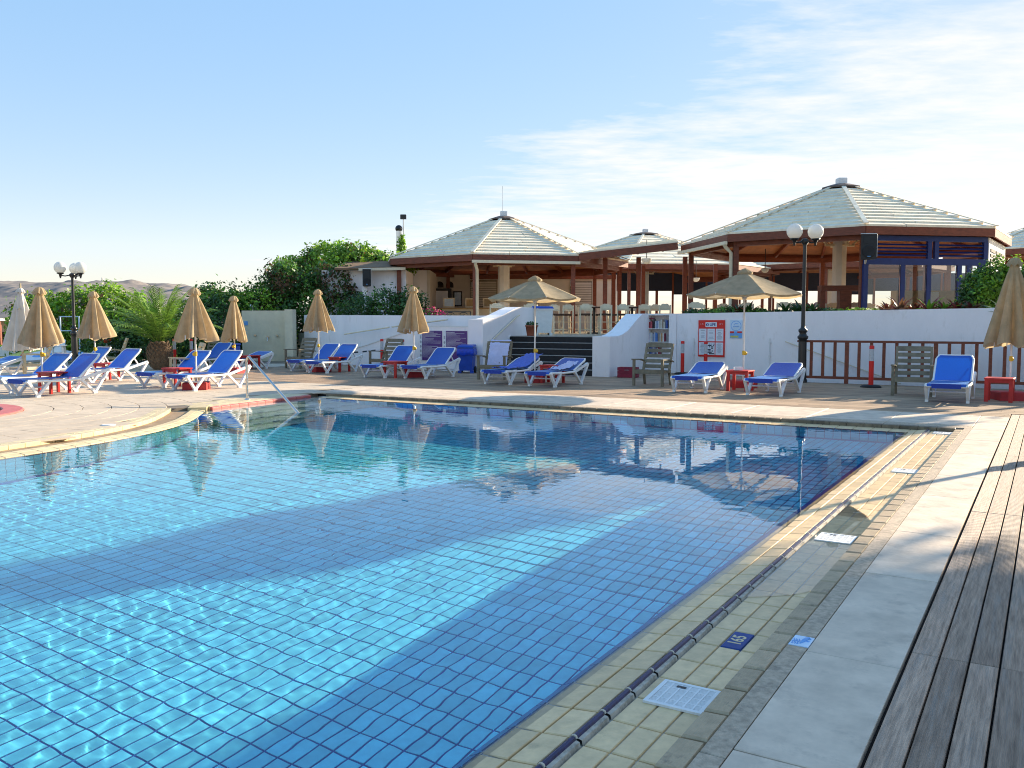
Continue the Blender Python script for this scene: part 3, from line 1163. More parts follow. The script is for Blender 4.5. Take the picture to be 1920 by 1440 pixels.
def build_left_side():
    root = poolroot('left_coping')
    g = 0.004
    line = LEFT[:56]

    def strip(a, b, za, zb, m, name, bottom=-0.09, ch=0.004, step=1, l=line):
        la, lb = offset_line(l, -a), offset_line(l, -b)
        for i in range(0, len(l) - step, step):
            p = [Vector(la[i]), Vector(lb[i]), Vector(lb[i + step]), Vector(la[i + step])]
            t0 = (p[3] - p[0]).normalized() * g
            q = [p[0] + t0, p[1] + t0, p[2] - t0, p[3] - t0]
            d = (q[1] - q[0]).normalized() * g
            q = [q[0] + d, q[1] - d, q[2] - d, q[3] + d]
            # order counter-clockwise
            q2 = [(x.x, x.y) for x in q]
            zz = [za, zb, zb, za]
            ar = sum(q2[k][0] * q2[(k + 1) % 4][1] - q2[(k + 1) % 4][0] * q2[k][1] for k in range(4))
            if ar < 0:
                q2, zz = q2[::-1], zz[::-1]
            cx, cy_ = q2[0]
            piece([(x - cx, y - cy_) for x, y in q2], zz, bottom, ch).build(name, m, root, (cx, cy_, random.uniform(-.0006, .0006)))
    # bedding under everything
    la, lb = offset_line(LEFT, -0.012), offset_line(LEFT, -0.80)
    bd = MB()
    n = len(LEFT)
    bd.add([(*p, -0.07) for p in la] + [(*p, -0.07) for p in lb], [(i, i + 1, n + i + 1, n + i) for i in range(n - 1)])
    bd.build('bedding', 'gutter_brown', root)
    strip(-0.006, 0.115, -0.052, -0.035, 'coping_tile_left', 'coping_tile')
    strip(0.115, 0.236, -0.035, -0.030, 'coping_tile_left', 'coping_tile')
    strip(0.245, 0.56, -0.056, -0.056, 'gutter_brown', 'gutter_tile', step=2)
    strip(0.565, 0.69, -0.002, 0.0, 'coping_tile_left', 'kerb_tile')
    strip(0.69, 0.815, 0.0, 0.001, 'coping_tile_left', 'kerb_tile')
    # end stop of the gutter
    MB().prism([(-12.83, 10.53), (-13.30, 11.02), (-13.52, 10.78), (-13.05, 10.30)], -0.07, 0.0).build('end_block', 'coping_tile_left', root)
    # red-edged tile band beside the entry steps
    band = catmull(PINK, 0.2475)
    strip(-0.01, 0.05, -0.02, -0.006, 'pink_trim', 'edge_tile', l=band)
    for r_ in range(6):
        a = 0.05 + 0.125 * r_
        strip(a, a + 0.125, -0.004 + 0.0008 * r_, -0.003 + 0.0008 * r_, 'coping_tile_left', 'band_tile', l=band)
    # paving in rings round the paddling pool
    root = poolroot('ring_paving')
    mbp = MB()
    outl = offset_line(LEFT, -0.60)
    poly = [(-13.6, 16.15), (-13.55, 13.7), (-13.1, 10.9)] + outl + [(-32, -4), (-33, 28), (-23, 28), (-23, 19.8), (-20.8, 16.9), (-18.4, 16.15)]
    mbp.prism(poly, -0.15, -0.012)
    mbp.build('bedding', 'paving_joint', root)
    kc = UV(-10.2, 14.3)
    bandpoly = [(-13.3, 13.62)] + [PINK[2]] + [(-12.83, 10.5), (-13.5, 10.7), (-13.9, 11.9), (-14.1, 13.62)]
    inside = [(-13.6, 16.15), (-13.95, 13.6), (-13.78, 11.9), (-13.35, 10.95)] + offset_line(LEFT, -0.70) + [(-32, -4), (-33, 28), (-23, 28), (-23, 19.8), (-20.8, 16.9), (-18.4, 16.15)]
    r0 = 1.96
    PWD = 0.46
    items = []
    for k in range(36):
        r1, r2 = r0 + PWD * k + 0.006, r0 + PWD * (k + 1) - 0.006
        rm = (r1 + r2) / 2
        m = max(8, int(2 * PI * rm / 0.92))
        for q in range(m):
            t0 = 2 * PI * (q + (k % 2) * 0.5) / m
            t1 = 2 * PI * (q + 1 + (k % 2) * 0.5) / m
            tm = (t0 + t1) / 2
            u, v = kc[0] + rm * math.cos(tm), kc[1] + rm * math.sin(tm)
            if not inpoly(u, v, inside):
                continue
            w = W(u, v)
            if w.y < 5 or abs(w.x) > 0.66 * w.y + 0.5:
                continue
            items.append((w.length, r1, r2, t0, t1))
    items.sort()
    far = MB()
    for n_, (d, r1, r2, t0, t1) in enumerate(items):
        gp = 0.005
        a0, a1 = t0 + gp / r1, t1 - gp / r1
        tm = (a0 + a1) / 2
        pts = []
        for rr, tt in ((r1, a0), (r2, a0), (r2, tm), (r2, a1), (r1, a1), (r1, tm)):
            pts.append((kc[0] + rr * math.cos(tt), kc[1] + rr * math.sin(tt)))
        z = random.uniform(-0.001, 0.0012)
        if n_ < 300:
            c0 = pts[0]
            MB().prism([(p[0] - c0[0], p[1] - c0[1]) for p in pts], -0.02, z).build('paver', 'paver', root, (c0[0], c0[1], 0))
        else:
            far.prism(pts, -0.02, z)
    far.build('far_paver', 'paver_far', root, kind='stuff')
    # paddling pool: only its tip is in the picture
    t = poolroot('paddling_pool')
    rim = MB()
    n = 48
    for (ra, rb, z0, z1) in ((1.62, 1.95, -0.02, 0.03),):
        prof = [(rb, z0), (rb, z1 - 0.01), (rb - 0.02, z1), (ra + 0.02, z1), (ra, z1 - 0.01), (ra, -0.3)]
        rim.lathe(prof, n, (kc[0], kc[1], 0), smooth=False)
    rim.f = [f for f in rim.f if len(f) == 4]
    rim.m = rim.m[:len(rim.f)]
    rim.sm = rim.sm[:len(rim.f)]
    rim.build('rim', 'pink_trim', t)
    MB().lathe([(1e-5, -0.30), (1.62, -0.30)], n, (kc[0], kc[1], 0)).build('floor', 'pool_tile', t)
    w_ = MB().lathe([(1e-5, -0.05), (1.619, -0.05)], n, (kc[0], kc[1], 0)).build('water', 'water', t)


build_left_side()

# ================================================================== TERRACE, WALLS, STEPS
T = 1.10          # terrace level


def build_terrace():
    root = ob('terrace', None, None, (0, 0, 0), 0, 'structure')
    f = [W(-14.65, 24.25), W(-10.99, 24.25), W(-10.6, 25.35), W(-8.4, 25.9), W(7.5, 25.4)]
    l = [W(-14.75, 23.6), W(-24.3, 25.6)]
    poly = [(p.x, p.y) for p in reversed(f)] + [(p.x, p.y) for p in l] + [(-12.5, 42), (-12, 64), (44, 64), (40, 20)]
    MB().prism(poly, -1.6, T).build('terrace_floor', 'terrace_tile', root)
    # planter bed behind the right wall
    poly = [(W(u, v).x, W(u, v).y) for u, v in ((-8.45, 25.35), (-8.35, 26.1), (7.4, 25.55), (7.4, 23.75), (-0.5, 23.75))]
    MB().prism(poly, 0.9, 1.66).build('planting_bed', 'soil', root)


build_terrace()


def wall_prism(name, pts, thick, z0, ztops, m='white_wall', label='', cat='wall'):
    """wall along a uv polyline, thickness away from the pool; ztops per point"""
    mb = MB()
    P = [W(*p) for p in pts]
    for i in range(len(P) - 1):
        a, b = P[i], P[i + 1]
        t = (b - a).normalized()
        nrm = Vector((-t.y, t.x, 0)) * thick
        za, zb = ztops[i], ztops[i + 1]
        vs = [(a.x, a.y, z0), (b.x, b.y, z0), (b.x + nrm.x, b.y + nrm.y, z0), (a.x + nrm.x, a.y + nrm.y, z0),
              (a.x, a.y, za), (b.x, b.y, zb), (b.x + nrm.x, b.y + nrm.y, zb), (a.x + nrm.x, a.y + nrm.y, za)]
        mb.add(vs, [(0, 3, 2, 1), (4, 5, 6, 7), (0, 1, 5, 4), (1, 2, 6, 5), (2, 3, 7, 6), (3, 0, 4, 7)])
    o = mb.build(name, m)
    tag(o, label, cat)
    return o


# right-hand retaining wall: from the bookcase to the end of the picture
wall_prism('retaining_wall', [(-9.62, 25.30), (-0.5, 23.52), (7.5, 23.1)], 0.22, -1.75, [1.79, 1.865, 1.90],
           label='long white retaining wall with planting on top, behind the brown railing')
# bookcase wall, with the niche as a real recess
BW = [W(-10.80, 25.0), W(-9.62, 25.28)]


def build_book_wall():
    a, b = BW
    t = (b - a)
    ln = t.length
    rz = math.atan2(t.y, t.x)
    o = ob('bookcase_wall', None, None, (a.x, a.y, 0), rz)
    tag(o, 'white wall block with a built-in bookcase niche beside the steps', 'wall')
    mb = MB()
    x0, x1, z0, z1 = 0.20, 0.985, 0.52, 1.74
    mb.box(0, 0, -0.1, x0, 0.42, 1.79)
    mb.box(x1, 0, -0.1, ln, 0.42, 1.79)
    mb.box(x0, 0, -0.1, x1, 0.42, z0)
    mb.box(x0, 0, z1, x1, 0.42, 1.79)
    mb.box(x0, 0.30, z0, x1, 0.42, z1)
    mb.build('wall_block', 'white_wall', o)
    for z in (0.92, 1.32):
        MB().box(x0, 0.01, z, x1, 0.30, z + 0.022).build('shelf', 'white_paint', o)
    MB().box(x0, -0.012, z0 - 0.03, x1, 0.012, z0).build('sill', 'white_paint', o)
    cols = [(0.30, 0.02, 0.03), (0.05, 0.05, 0.06), (0.55, 0.10, 0.12), (0.10, 0.02, 0.03), (0.60, 0.62, 0.68), (0.25, 0.32, 0.48), (0.62, 0.58, 0.48), (0.05, 0.10, 0.32),
            (0.42, 0.20, 0.40), (0.10, 0.25, 0.62), (0.58, 0.28, 0.10), (0.33, 0.25, 0.18), (0.12, 0.14, 0.30), (0.70, 0.68, 0.62), (0.45, 0.45, 0.50), (0.20, 0.02, 0.05)]
    names = ['dark red', 'black', 'rose red', 'maroon', 'pale grey', 'slate blue', 'cream', 'navy', 'mauve', 'bright blue', 'orange', 'brown', 'indigo', 'ivory', 'grey', 'wine red']
    for i, c in enumerate(cols):
        mat('book_cover_%d' % i, c, 0.55, 0.12, 12)
    rr = random.Random(5)
    seen = {}
    rows = [('top', 1.342, [1, 13, 0, 0, 2, 3, 1, 4, 5, 4, 6, 13, 11, 6, 5, 7, 4]), ('middle', 0.942, [4, 14, 8, 8, 4, 13, 14, 5, 4, 9, 9, 11, 6, 10, 13, 15]), ('bottom', 0.522, [1, 1, 12, 1, 7, 12, 14, 5, 3, 4, 0, 15])]
    for nm, z, seq in rows:
        x = x0 + 0.02
        for i, ci in enumerate(seq):
            w = rr.uniform(0.030, 0.052)
            h = rr.uniform(0.20, 0.29)
            d = rr.uniform(0.13, 0.19)
            if x + w > x1 - 0.01:
                break
            mb = MB()
            mb.box(-w / 2, 0, 0, w / 2, d, h, 0, ch=0.003)
            mb.box(-w / 2 + 0.004, 0.006, h + 0.0005, w / 2 - 0.004, d - 0.006, h + 0.001, 1)
            ordn = ['first', 'second', 'third', 'fourth', 'fifth', 'sixth', 'seventh', 'eighth', 'ninth', 'tenth', 'eleventh', 'twelfth', 'thirteenth', 'fourteenth', 'fifteenth', 'sixteenth', 'seventeenth', 'eighteenth'][i]
            p = o.matrix_world  # identity until depsgraph runs
            lx, ly = x + w / 2, rr.uniform(0.03, 0.09)
            wx = a.x + lx * math.cos(rz) - ly * math.sin(rz)
            wy = a.y + lx * math.sin(rz) + ly * math.cos(rz)
            bk = mb.build('book', ['book_cover_%d' % ci, 'paper'], None, (wx, wy, z), rz)
            if nm == 'middle' and i < 2:
                bk.rotation_euler = (0, R(7), rz)
            tag(bk, '%s book, %s from the left on the %s shelf of the bookcase' % (names[ci], ordn, nm), 'book', 'books on the built-in shelves')
            x += w + rr.uniform(0.0, 0.004)
    # one book lying flat across the tops
    lx, ly = x0 + 0.22, 0.05
    bk = MB().box(-0.11, 0, 0, 0.11, 0.15, 0.035, ch=0.004).build('book', 'book_cover_15', None, (a.x + lx * math.cos(rz) - ly * math.sin(rz), a.y + lx * math.sin(rz) + ly * math.cos(rz), 1.634), rz)
    tag(bk, 'wine red book lying flat on top of the upper row', 'book', 'books on the built-in shelves')


build_book_wall()


def build_steps():
    root = poolroot('terrace_steps')
    n = 6
    for k in range(n):
        v = 22.45 + 0.30 * k
        z = T * (k + 1) / n
        MB().box(-14.68, v, -0.05 if k == 0 else T * k / n - 0.02, -10.99, 24.3, z - 0.004).build('step', 'step_dark', root)
        MB().box(-14.68, v - 0.012, z - 0.022, -10.99, v + 0.035, z).build('nosing', 'step_nose', root)
    # right cheek wall: low pier in front, sweeping up to the bookcase wall
    prof = [(22.34, -0.1), (25.32, -0.1), (25.32, 1.78), (24.62, 1.78), (24.2, 1.60), (23.6, 1.30), (23.2, 1.18), (22.9, 1.135), (22.34, 1.13)]
    o = MB().prism_x(prof, -10.985, -10.45).build('step_cheek', 'white_wall', None, (0, 0, 0), POOLROT)
    tag(o, 'white cheek wall right of the steps, curving up to the bookcase', 'wall')
    prof = [(22.36, -0.1), (25.4, -0.1), (25.4, 2.02), (24.5, 2.02), (24.1, 1.93), (23.5, 1.76), (23.05, 1.67), (22.75, 1.63), (22.36, 1.62)]
    o = MB().prism_x(prof, -15.22, -14.685).build('step_cheek', 'white_wall', None, (0, 0, 0), POOLROT)
    tag(o, 'white cheek wall left of the steps with a sloping handrail on it', 'wall')
    # handrail on the left cheek
    t = thing('handrail', 'thin pale handrail climbing the white wall left of the dark steps', 'handrail', W(-14.68, 22.5, 0), POOLROT)
    MB().tube([(0.07, 0.05, 0.88), (0.07, 0.15, 0.92), (0.07, 1.75, 1.72), (0.07, 1.9, 1.76)], 0.022, 8).build('rail', 'cream_paint', t)
    for y, z in ((0.25, 0.97), (1.55, 1.62)):
        MB().tube([(0.0, y, z - 0.04), (0.07, y, z - 0.03), (0.07, y, z)], 0.010, 6).build('bracket', 'cream_paint', t)
    # round bulkhead light beside the top step
    t = thing('step_light', 'small round bulkhead light low on the white wall by the steps', 'wall light', W(-14.68, 23.9, 1.03), POOLROT)
    m = MB()
    m.lathe([(0.085, 0.0), (0.085, 0.02), (0.07, 0.035)], 16)
    b = m.build('ring', 'white_paint', t)
    b.rotation_euler = (0, R(90), 0)
    b = MB().lathe([(0.055, 0.036), (0.03, 0.045), (0.00001, 0.047)], 12).build('lens', 'black_plastic', t)
    b.rotation_euler = (0, R(90), 0)


build_steps()

# walls left of the steps: tall back wall, and the lower ramp wall in front of it
wall_prism('back_wall', [(-25.55, 25.85), (-14.9, 23.45)], 0.25, -0.1, [1.83, 1.74], label='long white wall below the bushes with two slanting handrails')


def build_ramp_wall():
    a, b = W(-23.3, 24.3), W(-15.235, 22.47)
    t = (b - a)
    ln = t.length
    rz = math.atan2(t.y, t.x)
    o = ob('ramp_wall', None, None, (a.x, a.y, 0), rz)
    tag(o, 'low white ramp wall rising to the right, carrying the two purple boards', 'wall')
    s = MB()
    y0, y1 = 0.0, 0.16
    prof = [(0.0, -0.1), (ln, -0.1), (ln, 1.385), (ln - 2.15, 1.385), (ln - 2.3, 1.375), (ln - 5.3, 0.72), (0.0, 0.15)]
    n = len(prof)
    vs = [(p[0], y0, p[1]) for p in prof] + [(p[0], y1, p[1]) for p in prof]
    s.add(vs, [tuple(range(n)), tuple(range(2 * n - 1, n - 1, -1))] + [((i + 1) % n, i, i + n, (i + 1) % n + n) for i in range(n)])
    s.build('wall_panel', 'white_wall', o)
    cap = MB()
    pts = [(0.0, 0.15), (ln - 5.3, 0.72), (ln - 2.3, 1.375), (ln - 2.15, 1.385), (ln - 0.002, 1.385)]
    for p, q in zip(pts[:-1], pts[1:]):
        cap.add([(p[0], -0.02, p[1] + 0.002), (q[0], -0.02, q[1] + 0.002), (q[0], 0.18, q[1] + 0.002), (p[0], 0.18, p[1] + 0.002),
                 (p[0], -0.02, p[1] + 0.032), (q[0], -0.02, q[1] + 0.032), (q[0], 0.18, q[1] + 0.032), (p[0], 0.18, p[1] + 0.032)],
                [(0, 3, 2, 1), (4, 5, 6, 7), (0, 1, 5, 4), (2, 3, 7, 6)])
    cap.build('coping', 'white_paint', o)
    return a, rz, ln


RW_A, RW_R, RW_L = build_ramp_wall()


def on_ramp(x, y, z):
    return Vector((RW_A.x + x * math.cos(RW_R) - y * math.sin(RW_R), RW_A.y + x * math.sin(RW_R) + y * math.cos(RW_R), z))


def purple_board(x, w, lines, lab):
    t = thing('notice_board', lab, 'notice board', on_ramp(x, -0.004, 0.30), RW_R, 'purple pool rules boards')
    H_ = 0.96
    MB().box(-w / 2, -0.012, 0, w / 2, 0, H_).build('panel', 'purple', t)
    rr = random.Random(int(x * 100))
    tx = MB()
    z = H_ - 0.035
    for ln, hgt in lines:
        # a row of small letters: short strokes of varying width
        xx = -w / 2 + 0.022
        end = xx + (w - 0.05) * ln
        while xx < end:
            l = rr.uniform(0.012, 0.035)
            tx.add([(xx, -0.0135, z - hgt), (min(xx + l, end), -0.0135, z - hgt), (min(xx + l, end), -0.0135, z), (xx, -0.0135, z)], [(0, 1, 2, 3)])
            xx += l + 0.005
        z -= hgt + 0.026
    tx.build('printed_lines', 'print_white', t, kind='stuff')
    st = MB().box(-w / 2 - 0.125, -0.010, 0.0, -w / 2 - 0.015, -0.001, H_).build('symbol_strip', 'paper', t)
    ic = MB()
    for k in range(4):
        zc = 0.16 + 0.145 * k
        n = 14
        r0, r1 = 0.040, 0.030
        cx = -w / 2 - 0.07
        vs = [(cx + r0 * math.cos(2 * PI * q / n), -0.0112, zc + r0 * math.sin(2 * PI * q / n)) for q in range(n)] + [(cx + r1 * math.cos(2 * PI * q / n), -0.0112, zc + r1 * math.sin(2 * PI * q / n)) for q in range(n)]
        ic.add(vs, [(q, (q + 1) % n, n + (q + 1) % n, n + q) for q in range(n)])
        ic.bar((cx - 0.02, -0.0115, zc + 0.02), (cx + 0.02, -0.0115, zc - 0.02), 0.008, 0.001)
        ic.box(cx - 0.012, -0.0116, zc - 0.015, cx + 0.006, -0.0113, zc + 0.012)
    for dx in (-0.02, 0.018):
        ic.box(-w / 2 - 0.07 + dx - 0.008, -0.0115, 0.70, -w / 2 - 0.07 + dx + 0.008, -0.011, 0.77)
        ic.box(-w / 2 - 0.07 + dx - 0.012, -0.0115, 0.775, -w / 2 - 0.07 + dx + 0.012, -0.011, 0.80)
    ic.build('symbols', 'ink', st, kind='stuff')


L1 = [(0.62, 0.016), (0.8, 0.009), (0.98, 0.009), (0.72, 0.009), (0.95, 0.009), (0.16, 0.009), (0.6, 0.009), (0.58, 0.009), (0.97, 0.009), (0.97, 0.009), (0.95, 0.009), (0.25, 0.009), (0.01, 0.002),
      (0.80, 0.016), (0.5, 0.009), (0.7, 0.009), (0.74, 0.009), (0.9, 0.009), (0.66, 0.009), (0.74, 0.009), (0.85, 0.009), (0.9, 0.009), (0.3, 0.009), (0.8, 0.009)]
L2 = [(0.42, 0.018), (0.9, 0.009), (0.5, 0.009), (0.7, 0.009), (0.66, 0.009), (0.98, 0.009), (0.72, 0.009), (0.68, 0.009), (0.48, 0.009), (0.8, 0.009), (0.97, 0.009), (0.8, 0.009), (0.5, 0.009), (0.3, 0.014), (0.7, 0.009), (0.9, 0.009), (0.6, 0.009), (0.8, 0.009)]
purple_board(RW_L - 1.77, 0.98, L1, 'purple pool rules board, left of the pair, with a full column of white text')
purple_board(RW_L - 0.60, 0.98, L2, 'purple pool rules board, right of the pair, partly behind the blue bin')

# slanting handrails on the back wall
for (p0, p1, lab) in (((-22.55, 24.98, 1.09), (-19.9, 24.38, 1.36), 'pale slanting handrail on the white wall, the lower left of the two'),
                      ((-19.75, 24.35, 1.37), (-16.9, 23.70, 1.62), 'pale slanting handrail on the white wall, the upper right of the two')):
    a, b = W(p0[0], p0[1] - 0.09, p0[2]), W(p1[0], p1[1] - 0.09, p1[2])
    t = thing('handrail', lab, 'handrail', a)
    MB().tube([(0, 0, 0), b - a], 0.026, 8).build('rail', 'cream_paint', t)
    for f in (0.15, 0.85):
        q = (b - a) * f
        MB().tube([q, q + Vector((SA * 0.08, CA * 0.08, -0.02))], 0.012, 6).build('bracket', 'cream_paint', t)

# shower wall
def build_shower_wall():
    t = thing('shower_wall', 'cream rendered shower wall with taps, left of the white wall', 'wall', (-10.72, 35.0, 0), 0)
    m = MB()
    m.box(0, 0, -0.15, 2.06, 0.28, 2.0)
    m.box(1.86, -0.62, -0.15, 2.16, -0.002, 2.04)
    m.build('wall_block', 'cream_wall', t)
    for x, z, k in ((0.55, 1.02, 0), (1.05, 0.95, 1), (1.42, 1.0, 0)):
        tp = MB().tube([(x, -0.001, z), (x, -0.09, z), (x, -0.12, z - 0.03)], 0.024, 8)
        tp.box(x - 0.035, -0.13, z - 0.02, x + 0.035, -0.09, z + 0.03)
        if k:
            tp.tube([(x, -0.08, z), (x, -0.16, z - 0.02), (x, -0.18, z - 0.16)], 0.018, 8)
        tp.build('tap', 'steel', t)
    MB().tube([(0.42, 0.1, 2.0), (0.42, 0.1, 2.14), (0.42, 0.02, 2.22), (0.42, -0.18, 2.22), (0.42, -0.24, 2.16)], 0.02, 8).build('shower_pipe', 'steel', t)
    s = MB().box(0.10, -0.014, 1.42, 0.24, -0.001, 1.58).build('sign', 'poster_blue', t)


build_shower_wall()

# two thin white pipes on the right wall, notice boards
def right_wall_at(u, off=0.0):
    v = np.interp(u, [-9.62, -0.5, 7.5], [25.30, 23.52, 23.1])
    return v - off


RWR = math.atan2((W(-0.5, 23.52) - W(-9.62, 25.30)).y, (W(-0.5, 23.52) - W(-9.62, 25.30)).x)


def on_wall(u, z, off=0.004):
    p = W(u, float(right_wall_at(u)), z)
    return p + Vector((math.sin(RWR), -math.cos(RWR), 0)) * off


def u_at_px(px):
    # where the wall meets a given direction across the view
    best = None
    for i in range(2000):
        u = -9.6 + i * 0.005
        w = W(u, float(right_wall_at(u)))
        k = w.x / w.y
        if best is None or abs(k - px) < best[0]:
            best = (abs(k - px), u)
    return best[1]


def thin_pipe(u, z0, z1, lab):
    t = thing('wall_pipe', lab, 'pipe', on_wall(u, 0), RWR)
    MB().tube([(0, -0.03, z0), (0, -0.03, z1)], 0.016, 6).build('pipe', 'white_paint', t)
    for z in (z1 - 0.12, (z0 + z1) / 2, z0 + 0.2):
        MB().box(-0.03, -0.045, z - 0.015, 0.03, 0, z + 0.015).build('clip', 'white_paint', t)


thin_pipe(-9.02, 0.1, 1.06, 'thin white pipe on the wall between bookcase and red board')
thin_pipe(-6.65, 0.1, 1.08, 'thin white pipe on the wall just left of the black lamp post')


def life_board():
    u = -8.45
    t = thing('notice_board', 'red framed notice board with six white sheets and a LIFE heading', 'notice board', on_wall(u, 0.52), RWR)
    w, h = 0.86, 1.07
    MB().box(-w / 2, -0.03, 0, w / 2, 0, h).build('panel', 'signal_red', t)
    hd = MB().box(-0.19, -0.036, h - 0.20, 0.18, -0.0305, h - 0.06).build('heading_plate', 'paper', t)
    text('LIFE', 0.115, (0.045, -0.0368, h - 0.132), (R(90), 0, 0), 'ink_blue', hd, 'lettering', bold=0.003)
    em = MB()
    n = 20
    em.add([(-0.125 + 0.046 * math.cos(2 * PI * q / n), -0.0366, h - 0.13 + 0.046 * math.sin(2 * PI * q / n)) for q in range(n)], [tuple(range(n))], 0)
    em.add([(-0.116 + 0.030 * math.cos(2 * PI * q / n) * 0.5, -0.0370, h - 0.13 + 0.032 * math.sin(2 * PI * q / n)) for q in range(n)], [tuple(range(n))], 1)
    em.build('emblem', ['ink_blue', 'paper'], hd)
    rr = random.Random(3)
    for r_ in range(2):
        for c in range(3):
            x = -w / 2 + 0.03 + c * 0.275
            z = 0.055 + (1 - r_) * 0.40
            sh = MB().box(x, -0.035, z, x + 0.245, -0.0305, z + 0.365).build('sheet', 'paper', t)
            pr = MB()
            zz = z + 0.33
            while zz > z + 0.05:
                ll = rr.uniform(0.4, 0.95)
                if r_ == 1 and c == 1:
                    xx = x + 0.02
                    while xx < x + 0.22:
                        q = rr.uniform(0.02, 0.06)
                        if rr.random() < 0.6:
                            pr.add([(xx, -0.0358, zz - 0.03), (min(xx + q, x + 0.235), -0.0358, zz - 0.03), (min(xx + q, x + 0.235), -0.0358, zz), (xx, -0.0358, zz)], [(0, 1, 2, 3)], 1)
                        xx += q
                    zz -= 0.04
                else:
                    cx = x + 0.1225
                    hw = 0.10 * ll
                    if rr.random() < 0.8:
                        pr.add([(cx - hw, -0.0358, zz - 0.008), (cx + hw, -0.0358, zz - 0.008), (cx + hw, -0.0358, zz), (cx - hw, -0.0358, zz)], [(0, 1, 2, 3)], 1 if (rr.random() < 0.12) else 0)
                    zz -= 0.022
            pr.build('print', ['ink_grey', 'ink'], sh, kind='stuff')
    # small white flourishes either side of the heading
    fl = MB()
    for sx in (-1, 1):
        fl.tube([(sx * 0.26, -0.032, h - 0.12), (sx * 0.29, -0.032, h - 0.10), (sx * 0.31, -0.032, h - 0.13)], 0.006, 5)
        fl.tube([(sx * 0.34, -0.032, h - 0.10), (sx * 0.37, -0.032, h - 0.12)], 0.006, 5)
    fl.build('flourish', 'paper', t, kind='stuff')
    u = -7.68
    t = thing('poster', 'light blue poster with a round badge and red and yellow bands', 'poster', on_wall(u, 1.07), RWR)
    MB().box(-0.19, -0.012, 0, 0.19, 0, 0.52).build('sheet', 'poster_pale', t)
    p = MB()
    p.box(-0.19, -0.0135, 0.0, 0.19, -0.0125, 0.20)
    p.build('lower_band', 'poster_blue', t)
    p = MB()
    p.box(-0.19, -0.0145, 0.145, -0.06, -0.0136, 0.20)
    MB().box(0.04, -0.0145, 0.15, 0.19, -0.0136, 0.20).build('red_band', 'signal_red', t)
    p.build('red_band', 'signal_red', t)
    p = MB().box(-0.17, -0.0145, 0.02, 0.08, -0.0136, 0.075).build('yellow_band', 'poster_yellow', t)
    n = 24
    p = MB()
    vs = [(0.165 * math.cos(2 * PI * q / n), -0.0136, 0.355 + 0.145 * math.sin(2 * PI * q / n)) for q in range(n)] + [(0.15 * math.cos(2 * PI * q / n), -0.0136, 0.355 + 0.13 * math.sin(2 * PI * q / n)) for q in range(n)]
    p.add(vs, [(q, (q + 1) % n, n + (q + 1) % n, n + q) for q in range(n)])
    p.tube([(-0.10, -0.014, 0.32), (-0.05, -0.014, 0.35), (0.02, -0.014, 0.33), (0.10, -0.014, 0.35)], 0.008, 5)
    p.tube([(-0.06, -0.014, 0.40), (0.0, -0.014, 0.43), (0.07, -0.014, 0.41)], 0.008, 5)
    p.build('badge', 'poster_blue', t)


life_board()


# railing in front of the right wall
def build_railing():
    t = thing('railing', 'reddish brown wooden railing with upright bars before the white wall', 'railing', W(-5.42, 22.95, 0), POOLROT)
    n = 42
    sp = 0.285
    ln = n * sp
    MB().box(-0.06, -0.045, 1.02, ln, 0.045, 1.075, ch=0.008).build('top_rail', 'red_wood', t)
    MB().box(-0.06, -0.035, 0.11, ln, 0.035, 0.175).build('bottom_rail', 'red_wood', t)
    me = MB().box(-0.036, -0.018, 0.176, 0.036, 0.018, 1.019).mesh('baluster', 'red_wood')
    pm = MB().box(-0.045, -0.04, -0.25, 0.045, 0.04, 1.019).mesh('post', 'red_wood')
    for i in range(n):
        if i % 7 == 4:
            ob('post', pm, t, (i * sp, 0.0, 0))
        else:
            ob('baluster', me, t, (i * sp, random.uniform(-.004, .004), 0))
    # the pale slanting rail of the way down behind it
    t = thing('handrail', 'thin pale rail slanting down the white wall behind the brown railing', 'handrail', on_wall(-6.2, 1.0, 0.05), RWR)
    MB().tube([(0, 0, 0), (3.1, 0, -1.02)], 0.013, 6).build('rail', 'cream_paint', t)
    for f in (0.2, 0.8):
        MB().tube([(3.1 * f, 0, -1.02 * f), (3.1 * f, 0.05, -1.02 * f)], 0.010, 5).build('bracket', 'cream_paint', t)


build_railing()

# ================================================================== PAVILIONS


